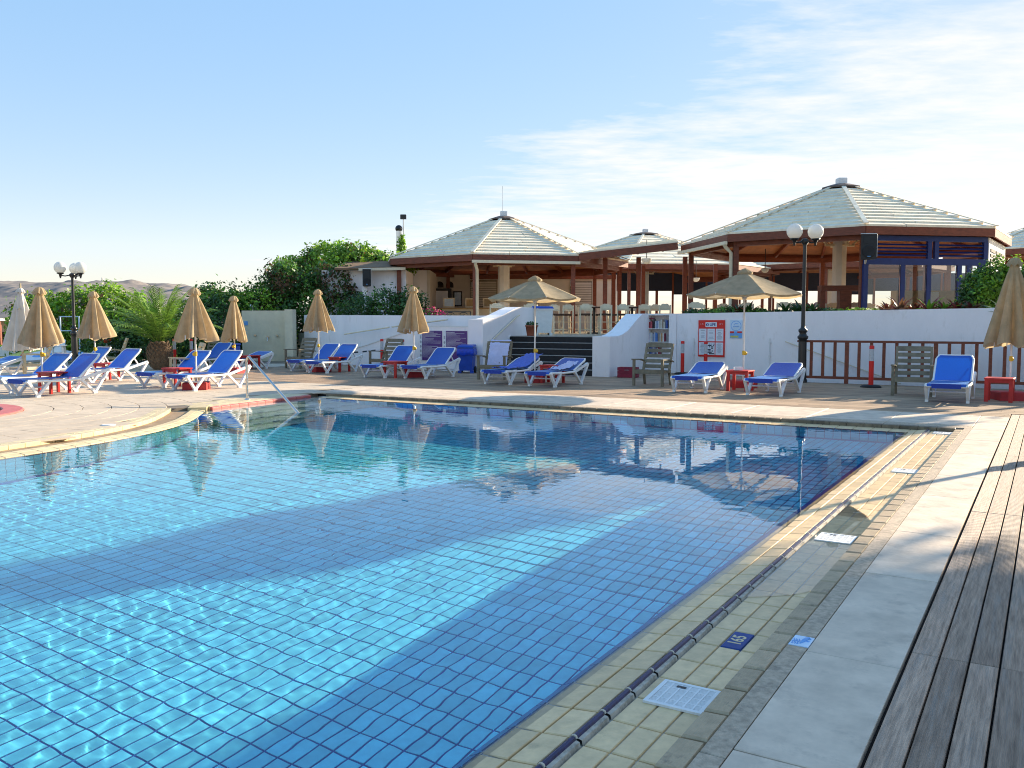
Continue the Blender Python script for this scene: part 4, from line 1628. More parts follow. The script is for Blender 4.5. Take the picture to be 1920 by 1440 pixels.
def octagon_pavilion(name, label, c, Rr, ph, E, Z, base, rows=13, posts=None, fascia=0.26, cap=True, skip_under=False, gutters=(), mast=False):
    t = thing(name, label, 'pavilion', (c[0], c[1], 0))
    cor = [(Rr * math.cos(ph + k * PI / 4), Rr * math.sin(ph + k * PI / 4)) for k in range(8)]
    # roof: overlapping boards on eight sides
    roof = ob('roof', None, t)
    rcap = 0.10
    for k in range(8):
        a, b = Vector(cor[k]), Vector(cor[(k + 1) % 8])
        for r_ in range(rows):
            f0 = rcap + (1 - rcap) * r_ / rows
            f1 = rcap + (1 - rcap) * (r_ + 1) / rows
            def P(f, s, dz):
                q = a.lerp(b, s) * f
                return (q.x, q.y, E + (Z - E) * (1 - f) / 1.0 + dz)
            cuts = [0.0]
            if f1 > 0.45:
                cuts.append(random.uniform(0.3, 0.7))
            cuts.append(1.0)
            for c0, c1 in zip(cuts[:-1], cuts[1:]):
                lift = random.uniform(0.036, 0.056)
                e0, e1 = (c0 + 0.002 if c0 > 0 else 0), (c1 - 0.002 if c1 < 1 else 1)
                vs = [P(f0, e0, -0.005), P(f0, e1, -0.005), P(f1, e1, lift + random.uniform(-.006, .006)), P(f1, e0, lift),
                      P(f0, e0, -0.04), P(f0, e1, -0.04), P(f1, e1, -0.02), P(f1, e0, -0.02)]
                MB().add(vs, [(0, 3, 2, 1), (4, 5, 6, 7), (2, 3, 7, 6), (0, 1, 5, 4), (1, 2, 6, 5), (3, 0, 4, 7)]).build('roof_board', 'roof_white', roof)
        # hip strip
        p0 = Vector((a.x * rcap, a.y * rcap, E + (Z - E) * (1 - rcap) + 0.055))
        p1 = Vector((a.x * 1.01, a.y * 1.01, E + 0.06))
        MB().bar(p0, p1, 0.14, 0.035).build('hip_strip', 'roof_white', roof)
    if cap:
        cz = E + (Z - E) * (1 - rcap)
        MB().lathe([(Rr * rcap * 1.22, cz + 0.02), (Rr * rcap * 1.22, cz + 0.075), (Rr * rcap * 0.55, cz + 0.19), (1e-5, cz + 0.20)], 8, smooth=False).build('cap', 'roof_cap', roof)
        MB().box(-0.16, -0.16, cz + 0.17, 0.16, 0.16, cz + 0.42, ch=0.02).build('vent', 'white_paint', roof)
        if mast:
            MB().tube([(-0.05, 0, cz + 0.4), (-0.05, 0, cz + 1.55)], 0.014, 6).build('lightning_rod', 'steel', roof)
    # fascia boards, ceiling, rafters
    for k in range(8):
        a, b = Vector(cor[k]), Vector(cor[(k + 1) % 8])
        MB().bar((a.x * 0.993, a.y * 0.993, E - fascia / 2 - 0.012), (b.x * 0.993, b.y * 0.993, E - fascia / 2 - 0.012), 0.06, fascia).build('fascia', 'red_wood', t)
        m2 = ob('ceiling', None, t)
        for q in range(6):
            f0, f1 = 0.08 + 0.9 * q / 6, 0.08 + 0.9 * (q + 1) / 6 - 0.006
            h0, h1 = E - 0.10 + (Z - E) * (1 - f0), E - 0.10 + (Z - E) * (1 - f1)
            MB().add([(a.x * f0, a.y * f0, h0), (b.x * f0, b.y * f0, h0), (b.x * f1, b.y * f1, h1), (a.x * f1, a.y * f1, h1)], [(0, 1, 2, 3)]).build('ceiling_board', 'ceiling_wood', m2)
        for s in (0.0, 0.5):
            e = a.lerp(b, s)
            MB().bar((e.x * 0.05, e.y * 0.05, E - 0.19 + (Z - E) * 0.95), (e.x * 0.97, e.y * 0.97, E - 0.19 + (Z - E) * 0.03), 0.09, 0.16).build('rafter', 'red_wood', t)
        # inner ring beam
        MB().bar((a.x * 0.93, a.y * 0.93, E - 0.31), (b.x * 0.93, b.y * 0.93, E - 0.31), 0.12, 0.2).build('ring_beam', 'red_wood', t)
    # posts
    for k in range(8) if posts is None else posts:
        a = Vector(cor[k]) * 0.93
        MB().box(a.x - 0.085, a.y - 0.085, base, a.x + 0.085, a.y + 0.085, E - 0.2).build('post', 'red_wood', t)
    # central column with four brackets
    cc = ob('central_column', MB().lathe([(0.26, base), (0.26, E + 0.05), (0.22, E + 0.12)], 8, smooth=False).mesh('central_column', 'column_white'), t)
    for k in range(4):
        an = ph + k * PI / 2 + PI / 8
        d = Vector((math.cos(an), math.sin(an), 0))
        br = MB()
        br.bar(d * 0.2 + Vector((0, 0, E - 0.12)), d * 0.58 + Vector((0, 0, E - 0.12)), 0.09, 0.07)
        br.bar(d * 0.50 + Vector((0, 0, E - 0.08)), d * 1.25 + Vector((0, 0, E + 0.42)), 0.06, 0.06)
        br.build('bracket', 'cream_paint', cc)
    # gutters under some eaves with a downpipe
    for (k, down) in gutters:
        a, b = Vector(cor[k]), Vector(cor[(k + 1) % 8])
        gm = MB()
        gm.bar((a.x * 1.012, a.y * 1.012, E - 0.30), (b.x * 1.012, b.y * 1.012, E - 0.31), 0.10, 0.11)
        g_ = gm.build('gutter', 'cream_paint', t)
        if down is not None:
            e = a.lerp(b, down)
            q = e * 0.955
            MB().tube([(e.x * 1.01, e.y * 1.01, E - 0.36), (e.x * 1.0, e.y * 1.0, E - 0.44), (q.x, q.y, E - 0.62), (q.x, q.y, base + 0.0)], 0.065, 8).build('downpipe', 'cream_paint', g_)
    return t, cor


P1C, P1R, P1PH, P1E, P1Z = (-0.37, 39.94), 5.59, -2.567, 4.2, 6.30
P2C, P2R, P2PH, P2E, P2Z = (12.15, 32.9), 5.80, -3.367, 4.5, 6.63
PAV1, COR1 = octagon_pavilion('bar_pavilion', 'octagonal white-roofed bar pavilion above the dark steps, with a rod on top', P1C, P1R, P1PH, P1E, P1Z, T, gutters=((1, 0.03),), mast=True)
PAV2, COR2 = octagon_pavilion('restaurant_pavilion', 'large octagonal white-roofed pavilion with blue window frames on its right side', P2C, P2R, P2PH, P2E, P2Z, T, gutters=((0, 0.97),))
P3 = octagon_pavilion('terrace_pavilion', 'white-roofed pavilion far back between the two nearer ones, only its peak showing above', (8.4, 56), 8.2, R(-105), 4.75, 7.25, T, rows=10, fascia=0.3)[0]
P4 = octagon_pavilion('terrace_pavilion', 'far pavilion whose pale roof slope shows under the eave of the large pavilion', (20.5, 57), 7.2, R(-112), 5.0, 7.3, T, rows=10, fascia=0.3)[0]
P5 = octagon_pavilion('terrace_pavilion', 'pavilion at the far right edge, its corner eave peeping out beside the bush', (28.5, 47.5), 4.9, R(-112.5), 5.25, 6.9, T, rows=8, fascia=0.3)[0]


def link_roof():
    """covered way joining the two near pavilions"""
    a = Vector((P1C[0] + COR1[2][0], P1C[1] + COR1[2][1], 4.26))
    b = Vector((P2C[0] + COR2[0][0] - 0.1, P2C[1] + COR2[0][1], 4.62))
    t = thing('covered_walkway', 'low covered walkway with brown posts joining the two octagonal pavilions', 'walkway roof', (a.x, a.y, 0))
    d = b - Vector((a.x, a.y, 4.26))
    back = Vector((1.2, 7.0, 0.75))
    MB().bar((0, 0, 4.13), (d.x, d.y, 4.47), 0.07, 0.27).build('fascia', 'red_wood', t)
    for r_ in range(8):
        f0, f1 = r_ / 8, (r_ + 1) / 8
        def Q(s, f, dz):
            z = (4.27 if s == 0 else 4.61) + back.z * f + dz
            return ((0 if s == 0 else d.x) + back.x * f, (0 if s == 0 else d.y) + back.y * f, z)
        MB().add([Q(0, f0, 0.05), Q(1, f0, 0.05), Q(1, f1, 0.0), Q(0, f1, 0.0), Q(0, f0, -0.02), Q(1, f0, -0.02), Q(1, f1, -0.03), Q(0, f1, -0.03)],
                 [(0, 1, 2, 3), (7, 6, 5, 4), (0, 4, 5, 1), (2, 6, 7, 3)]).build('roof_board', 'roof_white', t)
    MB().add([(0, 0.05, 4.20), (d.x, d.y + 0.05, 4.54), (d.x + back.x, d.y + back.y, 4.54 + back.z), (back.x, back.y, 4.2 + back.z)], [(0, 3, 2, 1)]).build('ceiling', 'ceiling_wood', t)
    for s in (0.1, 0.35, 0.6, 0.85):
        MB().bar((d.x * s, d.y * s, 4.05 + 0.34 * s), (d.x * s + back.x, d.y * s + back.y, 4.05 + 0.34 * s + back.z), 0.08, 0.15).build('rafter', 'red_wood', t)
    for (x, y) in ((3.85, 36.6), (5.2, 36.4), (7.05, 36.1), (6.15, 41.5), (9.3, 40.5), (4.7, 41.0)):
        MB().box(x - a.x - 0.085, y - a.y - 0.085, T, x - a.x + 0.085, y - a.y + 0.085, 4.2).build('post', 'red_wood', t)


link_roof()


def glazing():
    """blue framed glazed front of the large pavilion (a part of it)"""
    a, b = Vector(COR2[2]) * 0.955, Vector(COR2[3]) * 0.955
    t = b - a
    ln = t.length
    rz = math.atan2(t.y, t.x)
    o = ob('glazed_front', None, PAV2, (a.x, a.y, 0), rz)
    zt = P2E - 0.28
    fr = MB()
    bars = [0.06, 1.32, 2.22, 3.28, 3.62, 4.02, ln - 0.06]
    zr = 3.40
    for i, x in enumerate(bars):
        MB().box(x - 0.075, -0.05, T, x + 0.075, 0.05, zr - 0.08).build('mullion', 'blue_frame', o)
    MB().box(0.01, -0.06, zr - 0.08, ln - 0.01, 0.06, zr + 0.12).build('transom', 'blue_frame', o)
    MB().box(0.01, -0.06, zt - 0.16, ln - 0.01, 0.06, zt).build('head_rail', 'blue_frame', o)
    MB().box(0.01, -0.05, T + 0.55, ln - 0.01, 0.05, T + 0.70).build('lower_rail', 'blue_frame', o)
    for x in (0.06, 2.22, 2.46, ln - 0.06):
        MB().box(x - 0.07, -0.055, zr + 0.121, x + 0.07, 0.055, zt - 0.161).build('mullion', 'blue_frame', o)
    for q in range(4):
        z = zr + 0.19 + q * 0.11
        for (x0, x1) in ((0.14, 2.14), (2.54, ln - 0.14)):
            MB().add([(x0, -0.03, z), (x1, -0.03, z), (x1, 0.03, z + 0.05), (x0, 0.03, z + 0.05), (x0, -0.03, z + 0.012), (x1, -0.03, z + 0.012), (x1, 0.03, z + 0.062), (x0, 0.03, z + 0.062)],
                     [(0, 3, 2, 1), (4, 5, 6, 7), (0, 1, 5, 4), (2, 3, 7, 6), (1, 2, 6, 5), (3, 0, 4, 7)]).build('louvre', 'blue_frame', o)
    for x0, x1 in zip(bars[:-1], bars[1:]):
        MB().box(x0 + 0.076, -0.006, T + 0.701, x1 - 0.076, 0.006, zr - 0.081).build('pane', 'glass', o)
        MB().box(x0 + 0.076, -0.02, T, x1 - 0.076, 0.02, T + 0.549).build('kick_panel', 'blue_frame', o)
    # side beyond the corner: white louvred wall with dark slots
    a, b = Vector(COR2[3]) * 0.955, Vector(COR2[4]) * 0.955
    t = b - a
    o = ob('side_wall', None, PAV2, (a.x, a.y, 0), math.atan2(t.y, t.x))
    MB().box(0.12, -0.05, T, t.length, 0.05, zt).build('panel', 'white_paint', o)
    for q in range(3):
        for s in range(4):
            MB().box(0.45 + q * 1.3, -0.075, zt - 0.42 - s * 0.16, 1.5 + q * 1.3, -0.051, zt - 0.32 - s * 0.16).build('louvre', 'dark_interior', o)
    for q in range(2):
        MB().box(0.5 + q * 1.5, -0.07, T + 0.9, 1.7 + q * 1.5, -0.051, zt - 1.1).build('window', 'blue_frame', o)


glazing()

# ================================================================== SUN LOUNGERS
LW = 0.35   # half width


def lounger_proto(angle, tilt_name):
    t = thing('sun_lounger', 'x', 'sun lounger', (0, 0, 0), POOLROT, 'blue sun loungers set out round the pool')
    SH = 0.335
    for s in (-1, 1):
        x = s * LW
        f = MB()   # long side rail, foot to hinge, then the rising arm
        f.tube([(x, 0.0, SH - 0.03), (x, 0.03, SH + 0.005), (x, 0.6, SH - 0.02), (x, 1.2, SH - 0.01)], 0.03, 6)
        f.build('side_rail', 'resin_white', t)
        top = (x, 1.80, 0.50)
        m = MB()
        m.bar((x, 1.12, SH - 0.02), top, 0.05, 0.055)
        m.build('rear_arm', 'resin_white', t)
        for (p0, p1, p2) in (((x, 0.03, SH - 0.02), (x, 0.22, 0.025), (x, 0.46, SH - 0.03)), ((x, 1.16, SH - 0.03), (x, 1.47, 0.025), top)):
            m = MB()
            m.bar(p0, p1, 0.055, 0.06, (1, 0, 0), 0, 0.045, 0.05)
            m.bar(p1, p2, 0.045, 0.05, (1, 0, 0), 0, 0.055, 0.07)
            m.box(p1[0] - 0.028, p1[1] - 0.045, 0.0, p1[0] + 0.028, p1[1] + 0.045, 0.045, ch=0.01)
            m.build('leg', 'resin_white', t)
    m = MB()
    m.tube([(-LW, 0.0, SH - 0.02), (LW, 0.0, SH - 0.02)], 0.028, 6)
    m.build('front_bar', 'resin_white', t)
    for y in (0.22, 1.47):
        MB().tube([(-LW, y + 0.14, 0.19), (LW, y + 0.14, 0.19)], 0.018, 6).build('stretcher', 'resin_white', t)
    # seat sling
    sl = MB()
    xs = [-LW + 0.02 + (2 * LW - 0.04) * i / 6 for i in range(7)]
    ys = [-0.03, 0.0, 0.1, 0.3, 0.6, 0.9, 1.15, 1.22]
    vs = []
    for j, y in enumerate(ys):
        for i, x in enumerate(xs):
            sag = 0.022 * (1 - (x / LW) ** 2) * math.sin(PI * min(1, max(0, (y + 0.03) / 1.3)))
            z = SH + 0.032 - sag - (0.05 if j == 0 else 0)
            vs.append((x, y, z))
    n = len(xs)
    fs = [(j * n + i, j * n + i + 1, (j + 1) * n + i + 1, (j + 1) * n + i) for j in range(len(ys) - 1) for i in range(n - 1)]
    sl.add(vs, fs, 0, True)
    seat = sl.build('seat_sling', 'blue_sling', t)
    MB().box(-LW + 0.10, -0.041, SH - 0.055, LW - 0.10, -0.031, SH + 0.035).build('hem', 'blue_hem', seat)
    # backrest
    a = R(angle)
    bl = 0.80
    def B(x, s, n_=0.0):
        s = s * 0.90
        return (x, 1.13 + s * math.cos(a) - n_ * math.sin(a), SH + 0.02 + s * math.sin(a) + n_ * math.cos(a))
    bk = MB()
    ss = [0.0, 0.1, 0.3, 0.5, 0.68, 0.76]
    vs = []
    for j, s in enumerate(ss):
        wd = LW - 0.03 - (0.05 if j == len(ss) - 1 else 0.0)
        for i in range(7):
            x = -wd + 2 * wd * i / 6
            sag = 0.03 * (1 - (x / LW) ** 2) * math.sin(PI * s / 0.8)
            vs.append(B(x, s, 0.02 - sag))
    fs = [(j * 7 + i, j * 7 + i + 1, (j + 1) * 7 + i + 1, (j + 1) * 7 + i) for j in range(len(ss) - 1) for i in range(6)]
    bk.add(vs, fs, 0, True)
    back = bk.build('backrest', 'blue_sling', t)
    fr = MB()
    for s in (-1, 1):
        fr.tube([B(s * (LW - 0.015), 0.0), B(s * (LW - 0.015), 0.66), B(s * (LW - 0.06), 0.775)], 0.024, 6)
    fr.tube([B(-LW + 0.06, 0.775), B(LW - 0.06, 0.775)], 0.022, 6)
    fr.build('backrest_frame', 'resin_white', back)
    sp = MB()
    for s in (-1, 1):
        p = B(s * (LW - 0.06), 0.45, -0.02)
        sp.bar(p, (s * (LW - 0.06), min(1.72, p[1] + 0.12), 0.44 if p[2] > 0.44 else 0.30), 0.03, 0.03)
    sp.build('support', 'resin_white', t, kind='stuff')
    return t


PROTO = {}


def lounger(u, v, angle, label, rot=0.0):
    p = W(u, v) if not isinstance(u, tuple) else Vector((*u, 0))
    key = angle
    if key not in PROTO:
        PROTO[key] = lounger_proto(angle, '')
        t = PROTO[key]
        t.location = p
        t.rotation_euler = (0, 0, POOLROT + R(rot))
        t['label'] = label
    else:
        t = dup(PROTO[key], p, POOLROT + R(rot), label)
    return t


lounger(-17.81, 9.95, 43.5, 'blue lounger with raised back nearest the paddling pool, front one at the far left')
lounger(-19.15, 10.15, 40.5, 'blue lounger across the red table from the front left lounger, below the leftmost tan umbrella', 2)
lounger(-20.45, 12.85, 42, 'blue lounger in the second pair from the left, on the side nearer the palm')
lounger(-21.95, 13.0, 45, 'blue lounger half hidden in the second pair from the left, beside the lamp post', -3)
lounger(-16.45, 12.7, 45.5, 'blue lounger with raised back closest to the pool handrail')
lounger(-17.85, 12.95, 41, 'blue lounger left of the red table, second from the pool handrail', 2)
lounger((-10.45, 28.3), None, 43.5, 'blue lounger with raised back in front of the grey chair by the dark hedge', 4)
lounger((-9.15, 28.0), None, 16, 'blue lounger lying almost flat before the cream shower wall', 3)
lounger(-19.95, 19.75, 42.5, 'blue lounger behind the umbrella pole, left one of the pair under the white ramp wall', -2)
lounger(-18.78, 19.35, 44.2, 'blue lounger in front of the white ramp wall, right one of its pair')
lounger(-15.85, 18.5, 44.5, 'blue lounger left of a red side table, in front of the purple boards')
lounger(-14.62, 18.72, 40, 'blue lounger next to the blue wheeled bin')
lounger(-11.5, 17.97, 20, 'blue lounger with a crumpled blue towel along its whole length, before the dark steps', 1)
lounger(-10.2, 17.85, 22, 'blue lounger with a small towel lying in its middle, before the dark steps', -2)
lounger(-6.62, 18.05, 20, 'blue lounger in front of the weathered armchair and the red notice board', 2)
lounger(-5.02, 18.02, 22, 'blue lounger just left of the black lamp post foot', -3)
lounger(-1.62, 18.25, 45, 'blue lounger with upright back seen head-on before the brown railing')
lounger((-15.0, 23.6), None, 16, 'blue lounger cut by the left edge of the picture, back lowered', 5)


def towel(u, v, pts, wid, m, label, rot):
    """crumpled cloth following a height profile along the lounger"""
    nx, ny = 14, 40
    vs = []
    for j in range(ny + 1):
        f = j / ny
        y = np.interp(f, [p[0] for p in pts], [p[1] for p in pts])
        z = np.interp(f, [p[0] for p in pts], [p[2] for p in pts])
        xc = np.interp(f, [p[0] for p in pts], [p[3] for p in pts])
        for i in range(nx + 1):
            g = i / nx - 0.5
            nn = mnoise.fractal((g * 5 + u, f * 9, 1.7), 0.8, 2.0, 4)
            n2 = abs(mnoise.noise((g * 9 + 3, f * 14, u)))
            vs.append((xc + g * wid * (1 + 0.25 * nn), y + 0.03 * nn, z + 0.005 + 0.05 * n2 + 0.02 * nn - 0.10 * max(0, abs(g) - 0.42)))
    fs = [(j * (nx + 1) + i, j * (nx + 1) + i + 1, (j + 1) * (nx + 1) + i + 1, (j + 1) * (nx + 1) + i) for j in range(ny) for i in range(nx)]
    o = MB().add(vs, fs, 0, True).build('towel', m, None, W(u, v), POOLROT + R(rot))
    tag(o, label, 'towel')


towel(-11.5, 17.97, [(0, 0.45, 0.385, -0.1), (0.45, 1.12, 0.40, 0.02), (0.8, 1.6, 0.60, 0.1), (1.0, 1.85, 0.70, 0.1)], 0.50, 'blue_towel',
      'crumpled blue towel spread along the lounger left of the open umbrella pole', 1)
towel(-10.2, 17.85, [(0, 0.70, 0.385, 0.02), (0.5, 1.12, 0.42, 0.05), (1.0, 1.45, 0.55, 0.14)], 0.34, 'lilac_towel',
      'small pale blue towel lying in the middle of the lounger before the steps', -2)

# ================================================================== UMBRELLAS


def umbrella_parts(t, kind, h, base='cone'):
    MB().tube([(0, 0, 0.05), (0, 0, h - 0.06)], 0.021, 8).build('pole', 'pole_metal', t)
    kn = MB()
    kn.sphere((0.035, -0.02, 0.80), 0.045, 8)
    kn.tube([(0, 0, 0.76), (0, 0, 0.86)], 0.033, 8)
    kn.build('clamp_knob', 'yellow_plastic', t)
    if base == 'box':
        MB().box(-0.26, -0.26, 0.0, 0.26, 0.26, 0.17, ch=0.02).build('base', 'red_stone', t)
    elif base == 'round':
        MB().lathe([(0.27, 0), (0.27, 0.16), (0.25, 0.19), (0.03, 0.20)], 10, smooth=False).build('base', 'red_stone', t)


def umbrella_closed(loc, h, zb, rmax, seed, label, m='canvas', base='box', lean=0.0):
    t = thing('parasol', label, 'umbrella', (*loc, 0), seed * 1.1, 'tan pool umbrellas, folded' if m == 'canvas' else None)
    umbrella_parts(t, 'closed', h, base)
    rr = random.Random(seed)
    ph = [rr.uniform(0, 6.28) for _ in range(8)]
    amp = [rr.uniform(0.7, 1.3) for _ in range(8)]
    n = 64
    prof = [0.0, 0.05, 0.12, 0.25, 0.4, 0.55, 0.7, 0.82, 0.92, 1.0]
    vs = []
    for j, f in enumerate(prof):
        for k in range(n):
            th = 2 * PI * k / n
            rb = 0.055 + (rmax - 0.055) * (f ** 0.80)
            pl = 0.0
            c = math.cos(8 * th + 0.5 * math.sin(th + ph[0]))
            pl = (0.40 * (c + 0.35 * math.cos(16 * th + ph[5])) * amp[int(8 * th / (2 * PI)) % 8] ** 0.0 * (0.35 + 0.65 * f)) + 0.10 * math.sin(3 * th + ph[1]) * f + 0.06 * math.sin(5 * th + ph[2] + 3 * f) * f
            r = rb * (1 + pl * min(1, f * 3 + 0.25))
            if j == len(prof) - 1:
                r *= 0.97
            z = h - 0.10 - (h - 0.10 - zb) * f
            if f > 0.6:
                z += (f - 0.6) * (0.20 * (abs(math.sin(4 * th + ph[3])) - 0.5) + 0.10 * math.sin(2 * th + ph[4]))
            vs.append((r * math.cos(th), r * math.sin(th), z))
    fs = [(j * n + k, (j + 1) * n + k, (j + 1) * n + (k + 1) % n, j * n + (k + 1) % n) for j in range(len(prof) - 1) for k in range(n)]
    MB().add(vs, fs, 0, True).build('canopy', m, t)
    # little skirt and cap at the top
    sk = MB()
    vs = []
    pr = [(0.02, h + 0.02), (0.075, h), (0.105, h - 0.05), (0.135, h - 0.135)]
    for j, (r, z) in enumerate(pr):
        for k in range(n):
            th = 2 * PI * k / n
            q = 1 + (0.13 * math.cos(8 * th)) * (j / 3)
            vs.append((r * q * math.cos(th), r * q * math.sin(th), z + (0.025 * math.cos(8 * th) if j == 3 else 0)))
    sk.add(vs, [(j * n + k, (j + 1) * n + k, (j + 1) * n + (k + 1) % n, j * n + (k + 1) % n) for j in range(3) for k in range(n)] + [tuple(range(n))], 0, True)
    sk.build('cap', m, t)
    # ends of the folded ribs, white edging at the hem
    for k in range(8):
        th = 2 * PI * k / 8 + 0.2
        r = rmax * 0.86
        MB().bar((r * math.cos(th), r * math.sin(th), zb + 0.10), (r * 1.02 * math.cos(th), r * 1.02 * math.sin(th), zb - 0.01), 0.02, 0.012).build('rib_end', 'pole_metal', t)
    return t


def umbrella_open(loc, h, zr, rad, seed, label, base, rot=0.0):
    t = thing('parasol', label, 'umbrella', (*loc, 0), rot, 'tan pool umbrellas, open')
    umbrella_parts(t, 'open', h, base)
    n = 8
    rows = 7
    sub = 6
    vs = []
    tot = n * sub
    for j in range(rows + 1):
        f = 0.055 + 0.945 * j / rows
        for k in range(tot):
            c = k / sub
            i0 = int(c)
            s = c - i0
            a0, a1 = 2 * PI * i0 / n, 2 * PI * (i0 + 1) / n
            x = (math.cos(a0) * (1 - s) + math.cos(a1) * s) * rad * f
            y = (math.sin(a0) * (1 - s) + math.sin(a1) * s) * rad * f
            belly = 4 * s * (1 - s)
            z = h - 0.05 - (h - 0.05 - zr) * f ** 1.08 - belly * 0.05 * f + 0.006 * mnoise.noise((x * 5, y * 5, seed))
            vs.append((x, y, z))
    m = MB()
    for i0 in range(n):      # eight panels, each with its own edge seams
        pv = [vs[j * tot + (i0 * sub + q) % tot] for j in range(rows + 1) for q in range(sub + 1)]
        m.add(pv, [(j * (sub + 1) + q, (j + 1) * (sub + 1) + q, (j + 1) * (sub + 1) + q + 1, j * (sub + 1) + q + 1) for j in range(rows) for q in range(sub)], 0, True)
    cn = m.build('canopy', 'canvas', t)
    # valance strip
    val = MB()
    vv = []
    for k in range(tot):
        p = vs[rows * tot + k]
        vv += [p, (p[0] * 0.985, p[1] * 0.985, p[2] - 0.045)]
    val.add(vv, [(2 * k, 2 * ((k + 1) % tot), 2 * ((k + 1) % tot) + 1, 2 * k + 1) for k in range(tot)], 0, True)
    val.build('valance', 'canvas', cn)
    # vent cap
    cp = MB()
    cv = []
    for j, (r, z) in enumerate(((0.012, h + 0.035), (0.07, h + 0.015), (0.17, h - 0.055), (0.175, h - 0.10))):
        for k in range(32):
            th = 2 * PI * k / 32
            q = 1 + (0.08 * math.cos(8 * th) if j >= 2 else 0)
            cv.append((r * q * math.cos(th), r * q * math.sin(th), z))
    cp.add(cv, [(j * 32 + k, (j + 1) * 32 + k, (j + 1) * 32 + (k + 1) % 32, j * 32 + (k + 1) % 32) for j in range(3) for k in range(32)] + [tuple(range(32))], 0, True)
    cp.build('cap', 'canvas', t)
    hub = MB().lathe([(0.05, zr - 0.12), (0.06, zr - 0.05), (0.03, zr)], 10).build('hub', 'pole_metal', t)
    for k in range(n):
        a_ = 2 * PI * k / n
        tip = (rad * math.cos(a_), rad * math.sin(a_), zr - 0.012)
        MB().bar((0.04 * math.cos(a_), 0.04 * math.sin(a_), h - 0.10), tip, 0.016, 0.022).build('rib', 'pole_metal', t)
        f = 0.42
        q = (tip[0] * f, tip[1] * f, (h - 0.10) + (tip[2] - h + 0.10) * f - 0.015)
        MB().bar((0.05 * math.cos(a_), 0.05 * math.sin(a_), zr - 0.07), q, 0.014, 0.018).build('strut', 'pole_metal', t)
    return t


umbrella_closed((-10.45, 19.55), 2.28, 1.00, 0.37, 1, 'fat folded tan umbrella at the far left, above the red table', base='none')
umbrella_closed((-11.17, 23.58), 2.33, 1.10, 0.36, 2, 'folded tan umbrella second from left, beside the three-globe lamp post', base='none')
umbrella_closed((-7.17, 19.95), 2.28, 1.13, 0.35, 3, 'folded tan umbrella beside the palm, third from the left', base='box')
umbrella_closed((-8.35, 26.5), 2.30, 0.98, 0.30, 4, 'folded tan umbrella in front of the left end of the cream shower wall', base='box')
umbrella_closed((-5.98, 27.22), 2.52, 1.27, 0.35, 5, 'folded tan umbrella standing before the white ramp wall', base='box')
umbrella_closed((-2.74, 24.52), 2.50, 1.26, 0.33, 6, 'folded tan umbrella beside the purple boards', base='box')
umbrella_closed((9.74, 17.17), 2.75, 1.06, 0.40, 7, 'dull folded umbrella at the right edge of the picture', base='box')
umbrella_open((0.58, 22.3), 2.66, 2.13, 1.20, 8, 'open tan umbrella before the dark steps', 'round', 0.2)
umbrella_open((5.42, 20.6), 2.74, 2.17, 1.37, 9, 'open tan umbrella before the red notice board wall', 'box', 0.05)
# white cantilever umbrella folded, far left
def white_umbrella():
    t = umbrella_closed((-15.9, 28.6), 2.62, 0.62, 0.42, 10, 'tall off-white folded umbrella at the far left edge', m='canvas_white', base='none')
    MB().tube([(0, 0, 0), (0, 0, 2.78)], 0.03, 8).build('mast', 'tan_wood', t)
    MB().bar((0.36, 0.1, 1.95), (-0.32, -0.1, 2.02), 0.03, 0.02).build('tie_band', 'grey_wood', t)
    MB().box(-0.3, -0.3, 0, 0.3, 0.3, 0.08).build('base', 'concrete', t)


white_umbrella()

# ================================================================== SIDE TABLES


def table_proto():
    t = thing('side_table', 'x', 'side table', (0, 0, 0), 0, 'red side tables between the loungers')
    tp = MB().box(-0.25, -0.25, 0.43, 0.25, 0.25, 0.46, ch=0.006)
    tp.build('tabletop', 'red_paint', t)
    for sx in (-1, 1):
        for sy in (-1, 1):
            MB().box(sx * 0.205 - 0.035, sy * 0.205 - 0.02, 0, sx * 0.205 + 0.035, sy * 0.205 + 0.02, 0.43).build('leg', 'red_paint', t)
    ap = MB()
    MB().box(-0.169, -0.215, 0.37, 0.169, -0.195, 0.429).build('apron', 'red_paint', t)
    MB().box(-0.169, 0.195, 0.37, 0.169, 0.215, 0.429).build('apron', 'red_paint', t)
    return t


TB = table_proto()
TABLES = [((-9.85, 18.9), 'red side table at the far left, between the two front loungers'),
          ((-10.65, 23.1), 'red side table in the second pair of loungers from the left'),
          ((-7.85, 20.6), 'red side table beside the palm-side umbrella, next to the pool handrail loungers'),
          ((-8.55, 28.7), 'dark red side table under the loungers before the shower wall'),
          ((-5.35, 27.3), 'red side table between the loungers under the white ramp wall'),
          ((-3.22, 24.25), 'red side table between the loungers in front of the purple boards'),
          ((1.02, 22.1), 'red side table under the open umbrella before the dark steps'),
          ((5.08, 19.55), 'bright red side table between the loungers left of the lamp post'),
          ((9.36, 16.85), 'bright red side table at the right edge, next to the head-on lounger')]
for i, (p, lab) in enumerate(TABLES):
    if i == 0:
        TB.location = (*p, 0)
        TB.rotation_euler = (0, 0, POOLROT)
        TB['label'] = lab
    else:
        dup(TB, (*p, 0), POOLROT + R(random.uniform(-6, 6)), lab)
# cups
def cup(loc, lab, m):
    o = MB().lathe([(0.028, 0), (0.038, 0.10), (0.036, 0.10), (0.027, 0.006)], 14).build('cup', m, None, loc)
    tag(o, lab, 'cup')


